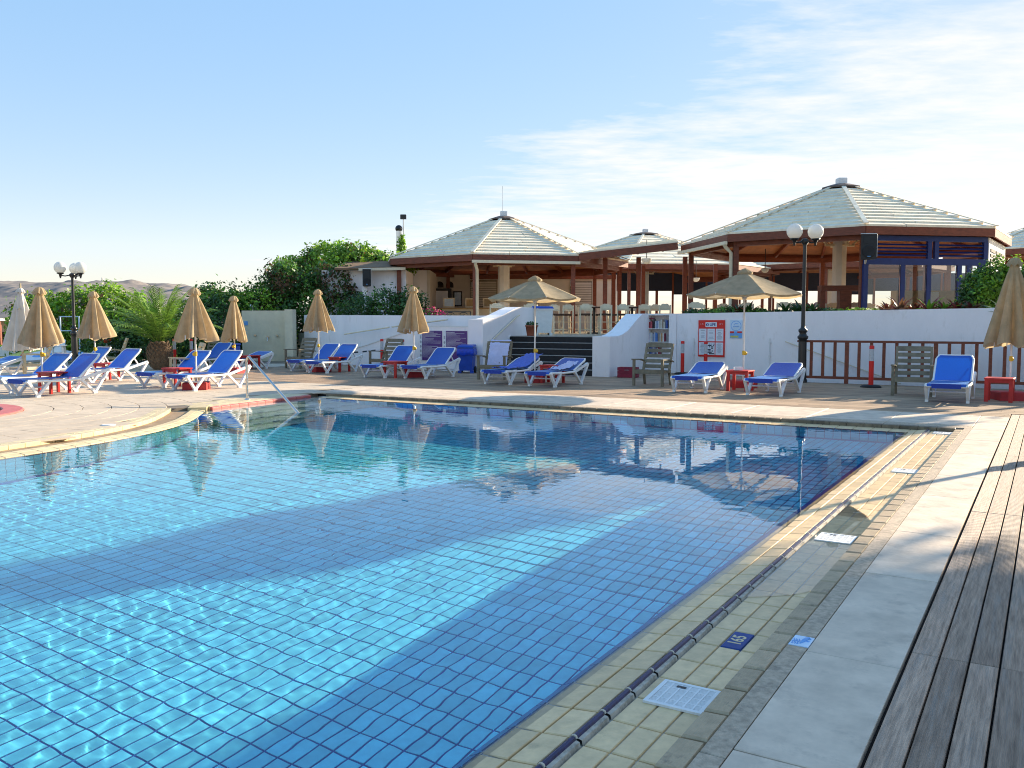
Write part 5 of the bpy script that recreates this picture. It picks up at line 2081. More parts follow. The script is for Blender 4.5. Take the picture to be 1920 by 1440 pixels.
t = thing('plastic_tub', 'white open tub on the red table left of the lamp post', 'tub', (5.02, 19.5, 0.462), 0)
MB().box(-0.09, -0.06, 0, 0.09, 0.06, 0.012).build('bottom', 'white_paint', t)
for (a, b) in (((-0.09, -0.06), (0.09, -0.052)), ((-0.09, 0.052), (0.09, 0.06))):
    MB().box(a[0], a[1], 0.012, b[0], b[1], 0.07).build('side', 'white_paint', t)
cup((9.36, 17.22, 0.172), 'pink plastic cup standing on the umbrella base at the right edge', 'pink_plastic')

# ================================================================== CHAIRS


def armchair_proto(m, front):
    t = thing('armchair', 'x', 'armchair', (0, 0, 0), 0, 'slatted wooden garden armchairs')
    w = 0.365
    tb = R(20)
    for s in (-1, 1):
        MB().box(s * w - 0.028, -0.03, 0, s * w + 0.028, 0.03, 0.62).build('leg', front, t)
        m1 = MB()
        m1.bar((s * (w - 0.03), 0.60, 0), (s * (w - 0.03), 0.50, 0.38), 0.05, 0.055)
        m1.build('leg', m, t)
        MB().bar((s * (w - 0.03), 0.50, 0.36), (s * (w - 0.03), 0.50 + 0.68 * math.sin(tb), 0.36 + 0.68 * math.cos(tb)), 0.05, 0.05).build('back_post', m, t)
        ar = MB()
        ar.bar((s * (w + 0.005), -0.06, 0.635), (s * (w + 0.005), 0.38, 0.62), 0.075, 0.028)
        ar.bar((s * (w + 0.005), 0.38, 0.62), (s * (w - 0.01), 0.66, 0.57), 0.075, 0.028)
        ar.build('arm', front, t)
        MB().box(s * w - 0.02, 0.031, 0.31, s * w + 0.02, 0.49, 0.37).build('side_rail', m, t)
    MB().box(-w + 0.03, -0.02, 0.29, w - 0.03, 0.02, 0.385).build('front_rail', m, t)
    for q in range(6):
        y = 0.03 + q * 0.082
        MB().box(-w + 0.022, y, 0.375 - q * 0.006, w - 0.022, y + 0.068, 0.393 - q * 0.006).build('seat_slat', m, t)
    for q in range(5):
        s = 0.10 + q * 0.135
        y, z = 0.485 + s * math.sin(tb), 0.36 + s * math.cos(tb)
        MB().bar((-w + 0.055, y, z), (w - 0.055, y, z), 0.02, 0.085 if q < 4 else 0.105, (0, math.sin(tb), math.cos(tb))).build('back_slat', m, t)
    return t


ARM = armchair_proto('grey_wood', 'grey_wood')
ARM2 = armchair_proto('tan_wood', 'tan_wood')
# positions: middle of the front legs, heading the seat faces
CH = [(ARM2, (-13.7, 24.7), -58, 'pale wooden armchair at the far left, below the white folded umbrella'),
      (ARM2, (-13.55, 29.2), -62, 'pale wooden armchair behind the second tan umbrella, beside the lamp post'),
      (ARM2, (-8.45, 21.9), -62, 'pale wooden armchair in front of the palm trunk'),
      (ARM, (-10.45, 29.9), -20, 'grey slatted chair by the dark hedge, beside the blue box'),
      (ARM, (-7.25, 29.1), -38, 'grey wooden armchair in front of the cream shower wall'),
      (ARM, (-4.15, 27.3), -38, 'grey wooden armchair left of the purple boards'),
      (ARM, (-0.55, 23.35), -18, 'grey armchair with a lilac towel over its back, before the steps'),
      (ARM, (3.25, 21.0), -32, 'weathered armchair in front of the bookcase'),
      (ARM, (8.22, 18.05), -27, 'grey slatted armchair in front of the brown railing')]
used = set()
for pr, p, rz, lab in CH:
    if id(pr) not in used:
        used.add(id(pr))
        pr.location = (*p, 0)
        pr.rotation_euler = (0, 0, R(rz))
        pr['label'] = lab
    else:
        dup(pr, (*p, 0), R(rz), lab)


def chair_towel():
    tb = R(20)
    vs = []
    nx, ny = 12, 26
    pts = [(-0.10, 0.52, 0.36), (0, 0.60, 0.62), (0.35, 0.70, 0.92), (0.45, 0.735, 1.03), (0.52, 0.785, 1.045), (0.62, 0.81, 0.99), (1.0, 0.72, 0.70)]
    for j in range(ny + 1):
        f = -0.1 + 1.1 * j / ny
        y = np.interp(f, [p[0] for p in pts], [p[1] for p in pts]) - 0.03 * (f < 0.48)
        z = np.interp(f, [p[0] for p in pts], [p[2] for p in pts])
        for i in range(nx + 1):
            g = i / nx - 0.5
            n_ = mnoise.fractal((g * 3, f * 4, 9.2), 0.8, 2, 3)
            vs.append((g * 0.56 + 0.05 * f, y - 0.015 * n_ - (0.02 if f < 0.4 else -0.02), z + 0.02 * n_))
    fs = [(j * (nx + 1) + i, j * (nx + 1) + i + 1, (j + 1) * (nx + 1) + i + 1, (j + 1) * (nx + 1) + i) for j in range(ny) for i in range(nx)]
    o = MB().add(vs, fs, 0, True).build('towel', 'lilac_towel', None, (-0.55, 23.35, 0), R(-18))
    tag(o, 'lilac white towel hung over the grey armchair by the steps', 'towel')


chair_towel()


def plastic_chair(loc, rz, lab, first=[None]):
    if first[0] is None:
        t = thing('plastic_chair', lab, 'plastic chair', (*loc, 0), R(rz), 'white plastic chairs on the lawn')
        for sx in (-1, 1):
            for y in (0.0, 0.48):
                MB().bar((sx * 0.25, y, 0.42), (sx * 0.29, y + (0.06 if y else -0.05), 0), 0.05, 0.04).build('leg', 'resin_white', t)
            a = MB()
            a.bar((sx * 0.28, -0.02, 0.42), (sx * 0.29, -0.04, 0.64), 0.05, 0.035)
            a.bar((sx * 0.29, -0.05, 0.65), (sx * 0.28, 0.50, 0.66), 0.06, 0.03)
            a.build('arm', 'resin_white', t)
        MB().box(-0.26, -0.02, 0.40, 0.26, 0.48, 0.43, ch=0.01).build('seat', 'resin_white', t)
        b = MB()
        b.add([(-0.25, 0.47, 0.42), (0.25, 0.47, 0.42), (0.22, 0.62, 0.86), (0.12, 0.64, 0.90), (-0.12, 0.64, 0.90), (-0.22, 0.62, 0.86),
               (-0.25, 0.50, 0.42), (0.25, 0.50, 0.42), (0.22, 0.65, 0.86), (0.12, 0.67, 0.90), (-0.12, 0.67, 0.90), (-0.22, 0.65, 0.86)],
              [(0, 1, 2, 3, 4, 5), (11, 10, 9, 8, 7, 6), (0, 6, 7, 1), (1, 7, 8, 2), (2, 8, 9, 3), (3, 9, 10, 4), (4, 10, 11, 5), (5, 11, 6, 0)])
        b.build('backrest', 'resin_white', t)
        first[0] = t
        return t
    return dup(first[0], (*loc, 0), R(rz), lab)


plastic_chair((-17.2, 32.6), -20, 'white plastic chair left of the lamp post, seen below the hedge')
plastic_chair((-15.1, 33.2), -35, 'white plastic chair between the lamp post and the orange life ring')
t = thing('plastic_table', 'small white plastic table beside the chairs on the lawn', 'plastic table', (-16.4, 31.6, 0), R(20))
MB().box(-0.36, -0.36, 0.69, 0.36, 0.36, 0.72, ch=0.01).build('tabletop', 'resin_white', t)
for sx in (-1, 1):
    for sy in (-1, 1):
        MB().bar((sx * 0.27, sy * 0.27, 0.69), (sx * 0.33, sy * 0.33, 0), 0.07, 0.05).build('leg', 'resin_white', t)


# ================================================================== LAMP POSTS
def lamp_post(loc, rz, n, ph, rg, H_, label, arm=0.28):
    t = thing('lamp_post', label, 'lamp post', (*loc, 0), rz, 'black globe lamp posts')
    prof = [(0.16, 0), (0.16, 0.06), (0.13, 0.10), (0.125, 0.55), (0.12, 1.02), (0.115, 1.08), (0.16, 1.12), (0.165, 1.17), (0.12, 1.20), (0.10, 1.25), (0.14, 1.30), (0.135, 1.34),
            (0.075, 1.38), (0.062, 1.45), (0.052, H_ - 0.1), (0.052, H_)]
    prof = [(r_ * 0.82, z_) for r_, z_ in prof]
    MB().lathe(prof, 14).build('post', 'black_metal', t)
    hd = MB().lathe([(0.055, H_ - 0.03), (0.09, H_ + 0.02), (0.10, H_ + 0.08), (0.06, H_ + 0.12), (1e-5, H_ + 0.13)], 12).build('head', 'black_metal', t)
    for k in range(n):
        a = ph + 2 * PI * k / n
        dx, dy = math.cos(a), math.sin(a)
        m = MB()
        m.tube([(dx * 0.05, dy * 0.05, H_ + 0.06), (dx * arm * 0.6, dy * arm * 0.6, H_ + 0.02), (dx * arm, dy * arm, H_ + 0.04)], 0.022, 6)
        m.lathe([(0.02, -0.08), (0.035, -0.02), (0.05, 0.05), (0.11, 0.075), (0.115, 0.10), (0.08, 0.11)], 12, (dx * arm, dy * arm, H_ + 0.02))
        m.build('arm', 'black_metal', t)
        MB().sphere((dx * arm, dy * arm, H_ + 0.11 + rg * 0.95), rg, 14).build('globe', 'globe', t)
    return t


lamp_post((7.36, 22.3), 0, 2, R(8), 0.195, 3.50, 'black lamp post with two white globes at the end of the brown railing')
lamp_post((8.25, 11.25), 0, 2, R(100), 0.20, 3.6, 'black lamp post added unseen beyond the right edge to throw a shadow across the deck')  # added out of view for the shadow streak on the deck
lamp_post((-15.0, 30.2), 0, 3, R(-20), 0.20, 3.08, 'black lamp post with three white globes at the left, before the green hedge', arm=0.37)


# ================================================================== BOLLARDS, BIN, CRATE, LIFE RING, HANDRAIL
def bollard(loc, h, lab, first=[None]):
    if first[0] is None:
        t = thing('bollard', lab, 'bollard', (*loc, 0), 0, 'red warning bollards with a silver band')
        MB().lathe([(0.23, 0.0), (0.24, 0.02), (0.19, 0.05), (0.09, 0.06)], 20).build('foot', 'rubber', t)
        MB().lathe([(0.055, 0.06), (0.055, 0.62)], 16).build('post', 'signal_red', t)
        MB().lathe([(0.054, 0.621), (0.054, 0.90)], 16).build('band', 'silver_band', t)
        MB().lathe([(0.055, 0.901), (0.055, 0.965), (0.045, 0.98)], 16).build('top', 'signal_red', t)
        first[0] = t
        return t
    return dup(first[0], (*loc, 0), 0, lab)


bollard((8.40, 20.55), 1, 'bright red bollard on a black foot in front of the brown railing')
bollard((5.02, 25.9), 1, 'red bollard with silver band behind the weathered armchair by the bookcase')
bollard((5.58, 25.35), 1, 'red bollard standing in front of the red notice board')
bollard((-4.33, 29.3), 1, 'red bollard behind the grey armchair, left of its back')
bollard((-3.55, 28.6), 1, 'red bollard right behind the chair beside the purple boards')
bollard((-11.35, 29.6), 1, 'red bollard beside the palm trunk, the left of two')
bollard((-10.78, 29.6), 1, 'red bollard between the palm and the grey slatted chair')
# barrier tape between two bollards
tp = MB()
for k in range(14):
    a, b = Vector((-6.4, 29.2, 0.62)), Vector((-4.4, 29.3, 0.60))
    p, q = a.lerp(b, k / 14), a.lerp(b, (k + 1) / 14)
    sg = -0.10 * math.sin(PI * k / 14), -0.10 * math.sin(PI * (k + 1) / 14)
    tp.add([(p.x, p.y, p.z + sg[0]), (q.x, q.y, q.z + sg[1]), (q.x, q.y, q.z + sg[1] + 0.05), (p.x, p.y, p.z + sg[0] + 0.05)], [(0, 1, 2, 3)], k % 2)
tag(tp.build('barrier_tape', ['ink', 'paper']), 'black and white barrier tape strung to the red bollard', 'barrier tape')


def wheelie_bin(loc, rz, h, w, m, lid, label, bag=False, group=None):
    t = thing('wheeled_bin', label, 'wheeled bin', loc, rz)
    b = MB()
    b.add([(-w * 0.42, -w * 0.42, 0.08), (w * 0.42, -w * 0.42, 0.08), (w * 0.42, w * 0.45, 0.08), (-w * 0.42, w * 0.45, 0.08),
           (-w * 0.5, -w * 0.5, h * 0.88), (w * 0.5, -w * 0.5, h * 0.88), (w * 0.5, w * 0.5, h * 0.88), (-w * 0.5, w * 0.5, h * 0.88)],
          [(0, 3, 2, 1), (4, 5, 6, 7), (0, 1, 5, 4), (1, 2, 6, 5), (2, 3, 7, 6), (3, 0, 4, 7)])
    b.box(-w * 0.53, -w * 0.54, h * 0.861, w * 0.53, w * 0.52, h * 0.9)
    b.build('body', m, t)
    l = MB()
    l.add([(-w * 0.54, -w * 0.56, h * 0.905), (w * 0.54, -w * 0.56, h * 0.905), (w * 0.54, w * 0.54, h * 0.93), (-w * 0.54, w * 0.54, h * 0.93),
           (-w * 0.48, -w * 0.46, h * 0.97), (w * 0.48, -w * 0.46, h * 0.97), (w * 0.48, w * 0.5, h * 1.0), (-w * 0.48, w * 0.5, h * 1.0)],
          [(0, 3, 2, 1), (4, 5, 6, 7), (0, 1, 5, 4), (1, 2, 6, 5), (2, 3, 7, 6), (3, 0, 4, 7)])
    l.build('lid', lid, t)
    for s in (-1, 1):
        wl = MB().lathe([(0.10, -0.025), (0.10, 0.025)], 14).build('wheel', 'rubber', t, (s * w * 0.46, w * 0.42, 0.10))
        wl.rotation_euler = (0, R(90), 0)
        MB().box(s * w * 0.40 - 0.05, -w * 0.42, 0, s * w * 0.40 + 0.05, -w * 0.2, 0.079).build('foot', m, t)
    if bag:
        n = 48
        vs = []
        for j, (f, z) in enumerate(((1.05, 0.86), (1.10, 0.80), (1.14, 0.72), (1.12, 0.66), (1.08, 0.63))):
            for k in range(n):
                th = 2 * PI * k / n
                c, s_ = math.cos(th), math.sin(th)
                q = w * 0.5 / max(abs(c), abs(s_)) * f * (1 + 0.03 * mnoise.noise((c * 4, s_ * 4, j * 1.3)))
                vs.append((q * c, q * s_, h * z + (0.05 * mnoise.noise((c * 3, s_ * 3, 5 + j)) if j > 2 else 0)))
        MB().add(vs, [(j * n + k, (j + 1) * n + k, (j + 1) * n + (k + 1) % n, j * n + (k + 1) % n) for j in range(4) for k in range(n)], 0, True).build('bag', 'bag_blue', t)
    return t


wheelie_bin((-1.36, 26.55, 0), R(-10), 0.86, 0.46, 'bin_blue', 'bin_blue', 'blue wheeled bin with a blue sack over its rim, by the purple boards', True)
wheelie_bin((1.02, 29.6, T), R(10), 0.98, 0.60, 'white_paint', 'bin_blue', 'white bin with a blue lid at the top of the steps')


def crate(loc, rz, lab):
    t = thing('crate', lab, 'crate', loc, rz)
    w, d, h = 0.52, 0.36, 0.29
    for q in range(3):
        z0 = 0.01 + q * 0.095
        for s in (-1, 1):
            if q == 2 and s == -1:
                MB().box(-w / 2, -d / 2 - 0.008, z0, -0.07, -d / 2 + 0.008, z0 + 0.085).build('slat', 'crate_red', t)
                MB().box(0.07, -d / 2 - 0.008, z0, w / 2, -d / 2 + 0.008, z0 + 0.085).build('slat', 'crate_red', t)
                MB().box(-0.069, -d / 2 - 0.008, z0 + 0.06, 0.069, -d / 2 + 0.008, z0 + 0.085).build('slat', 'crate_red', t)
            else:
                MB().box(-w / 2, s * d / 2 - 0.008, z0, w / 2, s * d / 2 + 0.008, z0 + 0.085).build('slat', 'crate_red', t)
            MB().box(s * w / 2 - 0.008, -d / 2 + 0.009, z0, s * w / 2 + 0.008, d / 2 - 0.009, z0 + 0.085).build('slat', 'crate_red', t)
    MB().box(-w / 2 + 0.009, -d / 2 + 0.009, 0.0, w / 2 - 0.009, d / 2 - 0.009, 0.012).build('bottom', 'crate_red', t)
    return t


crate((3.22, 24.35, 0), R(-20), 'dark red slatted crate at the foot of the white cheek wall')

t = thing('life_ring', 'orange life ring hanging in front of the dark hedge at the left', 'life ring', (-15.35, 33.3, 1.02), R(8))
m = MB()
N1, N2 = 28, 10
vs = []
for i in range(N1):
    a = 2 * PI * i / N1
    for k in range(N2):
        b = 2 * PI * k / N2
        r = 0.20 + 0.065 * math.cos(b)
        vs.append((r * math.cos(a), 0.045 * math.sin(b), r * math.sin(a)))
m.add(vs, [(i * N2 + k, i * N2 + (k + 1) % N2, ((i + 1) % N1) * N2 + (k + 1) % N2, ((i + 1) % N1) * N2 + k) for i in range(N1) for k in range(N2)], 0, True)
m.build('ring', 'orange_red', t)
m = MB()
for q in range(4):
    a = PI / 4 + q * PI / 2
    m.tube([(0.29 * math.cos(a + dd), 0, 0.29 * math.sin(a + dd)) for dd in (-0.6, -0.3, 0, 0.3, 0.6)], 0.012, 5)
m.build('rope', 'paper', t, kind='stuff')
MB().box(-0.03, 0.06, -1.02, 0.03, 0.10, 0.35).build('post', 'white_paint', t)

t = thing('pool_handrail', 'steel grab rail arching from the deck down into the pool', 'pool handrail', W(-13.42, 12.0), POOLROT)
d = Vector((2.35, -0.93, 0))
pts = [(0, 0, 0), (0, 0, 0.70)]
for q in range(1, 8):
    a = PI - q / 7 * R(128)
    pts.append((d.x / d.length * 0.13 * (1 + math.cos(a)), d.y / d.length * 0.13 * (1 + math.cos(a)), 0.70 + 0.15 * math.sin(a)))
pts.append((d.x, d.y, -0.10))
pts.append((d.x, d.y, -0.28))
MB().tube(pts, 0.024, 10).build('rail', 'steel', t)
MB().lathe([(0.055, 0.0), (0.055, 0.012), (0.03, 0.03)], 16).build('flange', 'steel', t)

# flat white cover and small puddle drain on the left paving
t = thing('deck_plate', 'small white plate let into the paving beside the curved kerb', 'plate', (-5.95, 12.9, 0.002), R(20))
MB().lathe([(0.10, 0), (0.10, 0.006), (0.085, 0.010)], 18).build('plate', 'white_paint', t)
t = thing('blue_box', 'blue plastic box behind the grey slatted chair by the hedge', 'box', (-9.75, 30.6, 0), R(-12))
MB().box(-0.22, -0.2, 0, 0.22, 0.2, 0.74, ch=0.03).build('body', 'bin_blue', t)
MB().box(-0.24, -0.22, 0.741, 0.24, 0.22, 0.80, ch=0.02).build('lid', 'bin_blue', t)

# ================================================================== VEGETATION
def quads_mesh(name, V4, mats, mi=None):
    """V4: (n, 4, 3) array of leaf corners"""
    n = len(V4)
    me = bpy.data.meshes.new(name)
    me.vertices.add(n * 4)
    me.vertices.foreach_set('co', V4.astype(np.float32).ravel())
    me.loops.add(n * 4)
    me.loops.foreach_set('vertex_index', np.arange(n * 4, dtype=np.int32))
    me.polygons.add(n)
    me.polygons.foreach_set('loop_start', np.arange(0, n * 4, 4, dtype=np.int32))
    for m in mats:
        me.materials.append(MATS[m])
    if mi is not None:
        me.polygons.foreach_set('material_index', mi.astype(np.int32))
    me.update(calc_edges=True)
    return me


def leaf_cloud(name, blobs, n, size, mats, seed, share=None, shell=0.55, zmin=None, up=0.25, lump=0.35, asp=0.55):
    r = np.random.default_rng(seed)
    wts = np.array([(b[3] * b[4] * b[5]) ** (2 / 3) for b in blobs])
    wts /= wts.sum()
    which = r.choice(len(blobs), n, p=wts)
    B = np.array(blobs)[which]
    d = r.normal(size=(n, 3))
    d /= np.linalg.norm(d, axis=1)[:, None]
    lf = np.array([mnoise.fractal((float(a[0] * 2.3 + b[0]), float(a[1] * 2.3 + b[1]), float(a[2] * 2.3 + seed)), 0.7, 2.1, 4) for a, b in zip(d, B)])
    rad = shell + (1 - shell) * r.random(n) ** 0.6
    rad = rad * (1 + lump * lf) * (1 + 0.10 * np.abs(r.normal(size=n)) * (r.random(n) < 0.15))
    P = B[:, :3] + d * rad[:, None] * B[:, 3:6]
    nrm = d + r.normal(size=(n, 3)) * 0.75 + np.array([0, 0, up])
    nrm /= np.linalg.norm(nrm, axis=1)[:, None]
    a = np.cross(nrm, r.normal(size=(n, 3)))
    a /= np.linalg.norm(a, axis=1)[:, None]
    b = np.cross(nrm, a)
    s = size * r.uniform(0.6, 1.35, n)[:, None]
    V4 = np.stack([P - a * s * 0.5, P + b * s * asp * 0.5 + nrm * s * 0.06, P + a * s * 0.5, P - b * s * asp * 0.5 + nrm * s * 0.06], 1)
    if zmin is not None:
        keep = P[:, 2] > zmin
        V4, P, d = V4[keep], P[keep], d[keep]
    mi = None
    if len(mats) > 1:
        sh = np.array(share) / sum(share)
        # kinds of leaf grow in patches
        pn = np.array([mnoise.noise((float(p[0] * 0.9), float(p[1] * 0.9), float(p[2] * 0.9 + seed))) for p in P]) + r.normal(size=len(P)) * 0.22
        order = np.argsort(np.argsort(pn)) / len(P)
        mi = np.searchsorted(np.cumsum(sh), order).clip(0, len(mats) - 1)
    return quads_mesh(name, V4, mats, mi)


def shrub(name, label, cat, loc, blobs, n, size, mats, seed, share=None, trunk=True, group=None, **kw):
    t = thing(name, label, cat, loc, 0, group)
    ob('foliage', leaf_cloud('foliage', blobs, n, size, mats, seed, share, **kw), t)
    if trunk:
        rr = random.Random(seed)
        for k in range(min(4, len(blobs))):
            b = blobs[k]
            z0 = kw.get('z0', 0)
            MB().tube([(b[0] * 0.6, b[1] * 0.6, -0.1), (b[0] * 0.8 + rr.uniform(-.1, .1), b[1] * 0.8, b[2] * 0.5), (b[0], b[1], b[2])], [0.06, 0.045, 0.02], 6).build('stem', 'bark', t)
    return t


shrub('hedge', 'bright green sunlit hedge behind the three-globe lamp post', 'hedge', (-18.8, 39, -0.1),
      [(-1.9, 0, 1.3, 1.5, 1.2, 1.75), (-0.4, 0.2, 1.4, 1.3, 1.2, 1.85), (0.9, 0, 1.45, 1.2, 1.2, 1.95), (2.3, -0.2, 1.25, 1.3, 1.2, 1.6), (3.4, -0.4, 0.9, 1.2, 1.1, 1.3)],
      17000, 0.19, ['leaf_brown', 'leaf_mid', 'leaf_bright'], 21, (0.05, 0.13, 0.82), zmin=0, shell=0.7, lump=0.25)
shrub('hedge', 'low dark hedge behind the orange life ring and the palm trunk', 'hedge', (-13.2, 33.4, -0.1),
      [(-2.1, 0, 0.7, 1.0, 0.9, 1.15), (-0.9, 0.1, 0.8, 1.1, 0.9, 1.3), (0.4, 0, 0.8, 1.1, 0.9, 1.35), (1.6, 0, 0.8, 1.0, 0.9, 1.3)],
      8000, 0.15, ['leaf_dark', 'leaf_mid'], 22, (0.8, 0.2), zmin=0)  # mostly dark leaves: the shade of its neighbours is put into the colour
shrub('hedge', 'dark green hedge right of the palm, behind the fourth umbrella', 'hedge', (-11.6, 36.4, -0.1),
      [(-1.3, 0, 1.2, 1.2, 1.0, 1.7), (-0.2, 0, 1.35, 1.1, 1.0, 1.85), (0.9, 0.2, 1.45, 1.1, 1.0, 1.75), (1.9, 0.6, 1.5, 1.1, 0.9, 1.6)],
      12000, 0.15, ['leaf_dark', 'leaf_mid', 'leaf_bright'], 23, (0.42, 0.40, 0.18), zmin=0, shell=0.65)
shrub('climbing_shrub', 'big rounded green creeper growing over the roof of the white hut', 'climber', (-7.5, 40.2, T),
      [(-2.0, 0, 2.5, 1.5, 1.4, 0.95), (-0.7, 0, 3.0, 1.5, 1.4, 1.05), (0.6, 0, 3.05, 1.4, 1.3, 0.95), (1.8, 0, 2.8, 1.3, 1.2, 0.80)],
      15000, 0.17, ['leaf_brown', 'leaf_mid', 'leaf_bright'], 24, (0.05, 0.22, 0.73), trunk=True, shell=0.65, lump=0.28)
shrub('climbing_shrub', 'dark tangled creeper with dry brown patches hanging in front of the white hut', 'climber', (-8.1, 37.4, 0.9),
      [(-2.3, 0, 1.1, 1.1, 0.8, 1.4), (-1.6, 0, 2.3, 0.9, 0.7, 0.95), (-0.4, -0.1, 1.2, 1.2, 0.8, 1.5), (0.6, 0, 2.2, 1.1, 0.7, 1.0), (1.4, -0.2, 1.0, 0.9, 0.7, 1.2)],
      14000, 0.15, ['leaf_brown', 'leaf_dark', 'leaf_mid'], 25, (0.26, 0.40, 0.34))
shrub('bush', 'dark glossy bush with small white flowers on the terrace edge', 'bush', (-4.75, 34.6, T),
      [(-1.15, 0, 0.65, 0.75, 0.7, 0.95), (-0.2, 0, 0.75, 0.8, 0.7, 1.05), (0.75, -0.1, 0.75, 0.8, 0.7, 1.0)],
      6500, 0.13, ['leaf_dark', 'leaf_mid', 'petal_white'], 26, (0.72, 0.265, 0.015))
shrub('bush', 'small bush with bright pink flowers on the white wall by the bar', 'bush', (-3.1, 30.6, T),
      [(-0.25, 0, 0.62, 0.4, 0.3, 0.35), (0.3, 0, 0.60, 0.5, 0.3, 0.33)], 1800, 0.10, ['leaf_mid', 'petal'], 27, (0.6, 0.4))
shrub('bush', 'large dense green bush in front of the blue glazed front', 'bush', (12.35, 22.9, 1.6),
      [(-0.30, 0, 0.60, 0.50, 0.5, 0.66), (0.2, 0.1, 0.80, 0.60, 0.55, 0.72), (0.75, 0, 0.83, 0.58, 0.55, 0.68)],
      8500, 0.105, ['leaf_dark', 'leaf_mid', 'leaf_bright'], 28, (0.30, 0.36, 0.34))
shrub('hedge', 'pale distant clump of trees behind the fourth umbrella, above the hedge', 'trees', (-14.8, 43, -0.1),
      [(0, 0, 2.7, 0.7, 0.7, 0.85), (1.1, 0.5, 2.3, 1.3, 0.8, 0.9)], 2600, 0.2, ['leaf_dark', 'leaf_mid', 'leaf_brown'], 29, (0.5, 0.4, 0.1))

# planting along the top of the right wall
def planter(u0, u1, mats, share, n, size, hgt, seed, label):
    blobs = []
    c = W((u0 + u1) / 2, float(right_wall_at((u0 + u1) / 2)) + 0.55, 1.64)
    k = max(3, int((u1 - u0) / 0.45))
    for i in range(k):
        u = u0 + (u1 - u0) * (i + 0.5) / k
        p = W(u, float(right_wall_at(u)) + 0.52, 1.64) - c
        hh = hgt * random.uniform(0.75, 1.2)
        blobs.append((p.x, p.y, hh * 0.45, 0.36, 0.30, hh * 0.62))
    t = thing('planting', label, 'plants', c)
    ob('foliage', leaf_cloud('foliage', blobs, n, size, mats, seed, share, asp=0.35, zmin=-0.02, up=0.8), t)


planter(-9.5, -6.9, ['leaf_dark', 'leaf_mid', 'leaf_bright'], (0.35, 0.45, 0.2), 5200, 0.10, 0.34, 31, 'low green hedge-like planting on the white wall, above the red notice board')
planter(-6.9, -5.0, ['leaf_dark', 'leaf_mid'], (0.6, 0.4), 2600, 0.10, 0.22, 32, 'thin dark planting on the white wall around the lamp post')
planter(-5.0, -3.7, ['leaf_mid', 'leaf_bright'], (0.5, 0.5), 1600, 0.12, 0.22, 33, 'sparse green planting on the white wall right of the lamp post')


def rosette(p, n, ln, wd, mats, seed, lean=0.9):
    """spiky rosette of sword leaves, each a folded strip"""
    rr = random.Random(seed)
    mb = MB()
    for k in range(n):
        a = k * 2.399 + rr.uniform(-.2, .2)
        el = R(rr.uniform(20, 82))
        L_ = ln * rr.uniform(0.7, 1.15)
        d = Vector((math.cos(a), math.sin(a), 0))
        side = Vector((-d.y, d.x, 0))
        pts = []
        for q in range(5):
            f = q / 4
            e2 = el - lean * f * f
            pts.append(d * (0.02 + L_ * f * math.cos(el - lean * 0.35 * f)) + Vector((0, 0, L_ * f * math.sin(el) - lean * 0.28 * L_ * f * f)))
        ws = [wd * 0.7, wd, wd * 0.85, wd * 0.5, 0.003]
        vs = []
        for q, w_ in zip(pts, ws):
            vs += [q - side * w_ / 2 + Vector((0, 0, w_ * 0.25)), q, q + side * w_ / 2 + Vector((0, 0, w_ * 0.25))]
        fs = []
        for q in range(4):
            for e in (0, 1):
                fs.append((q * 3 + e, q * 3 + e + 1, q * 3 + e + 4, q * 3 + e + 3))
        mb.add(vs, fs, rr.randrange(len(mats)), False)
    return mb


def rosette_thing(name, u, off, n, ln, wd, mats, seed, label, group=None, z=1.75):
    p = W(u, float(right_wall_at(u)) + off, z)
    t = thing(name, label, 'plant', p, 0, group)
    rosette((0, 0, 0), n, ln * 1.25, wd, mats, seed).build('leaf_rosette', mats, t, kind='stuff')
    return t


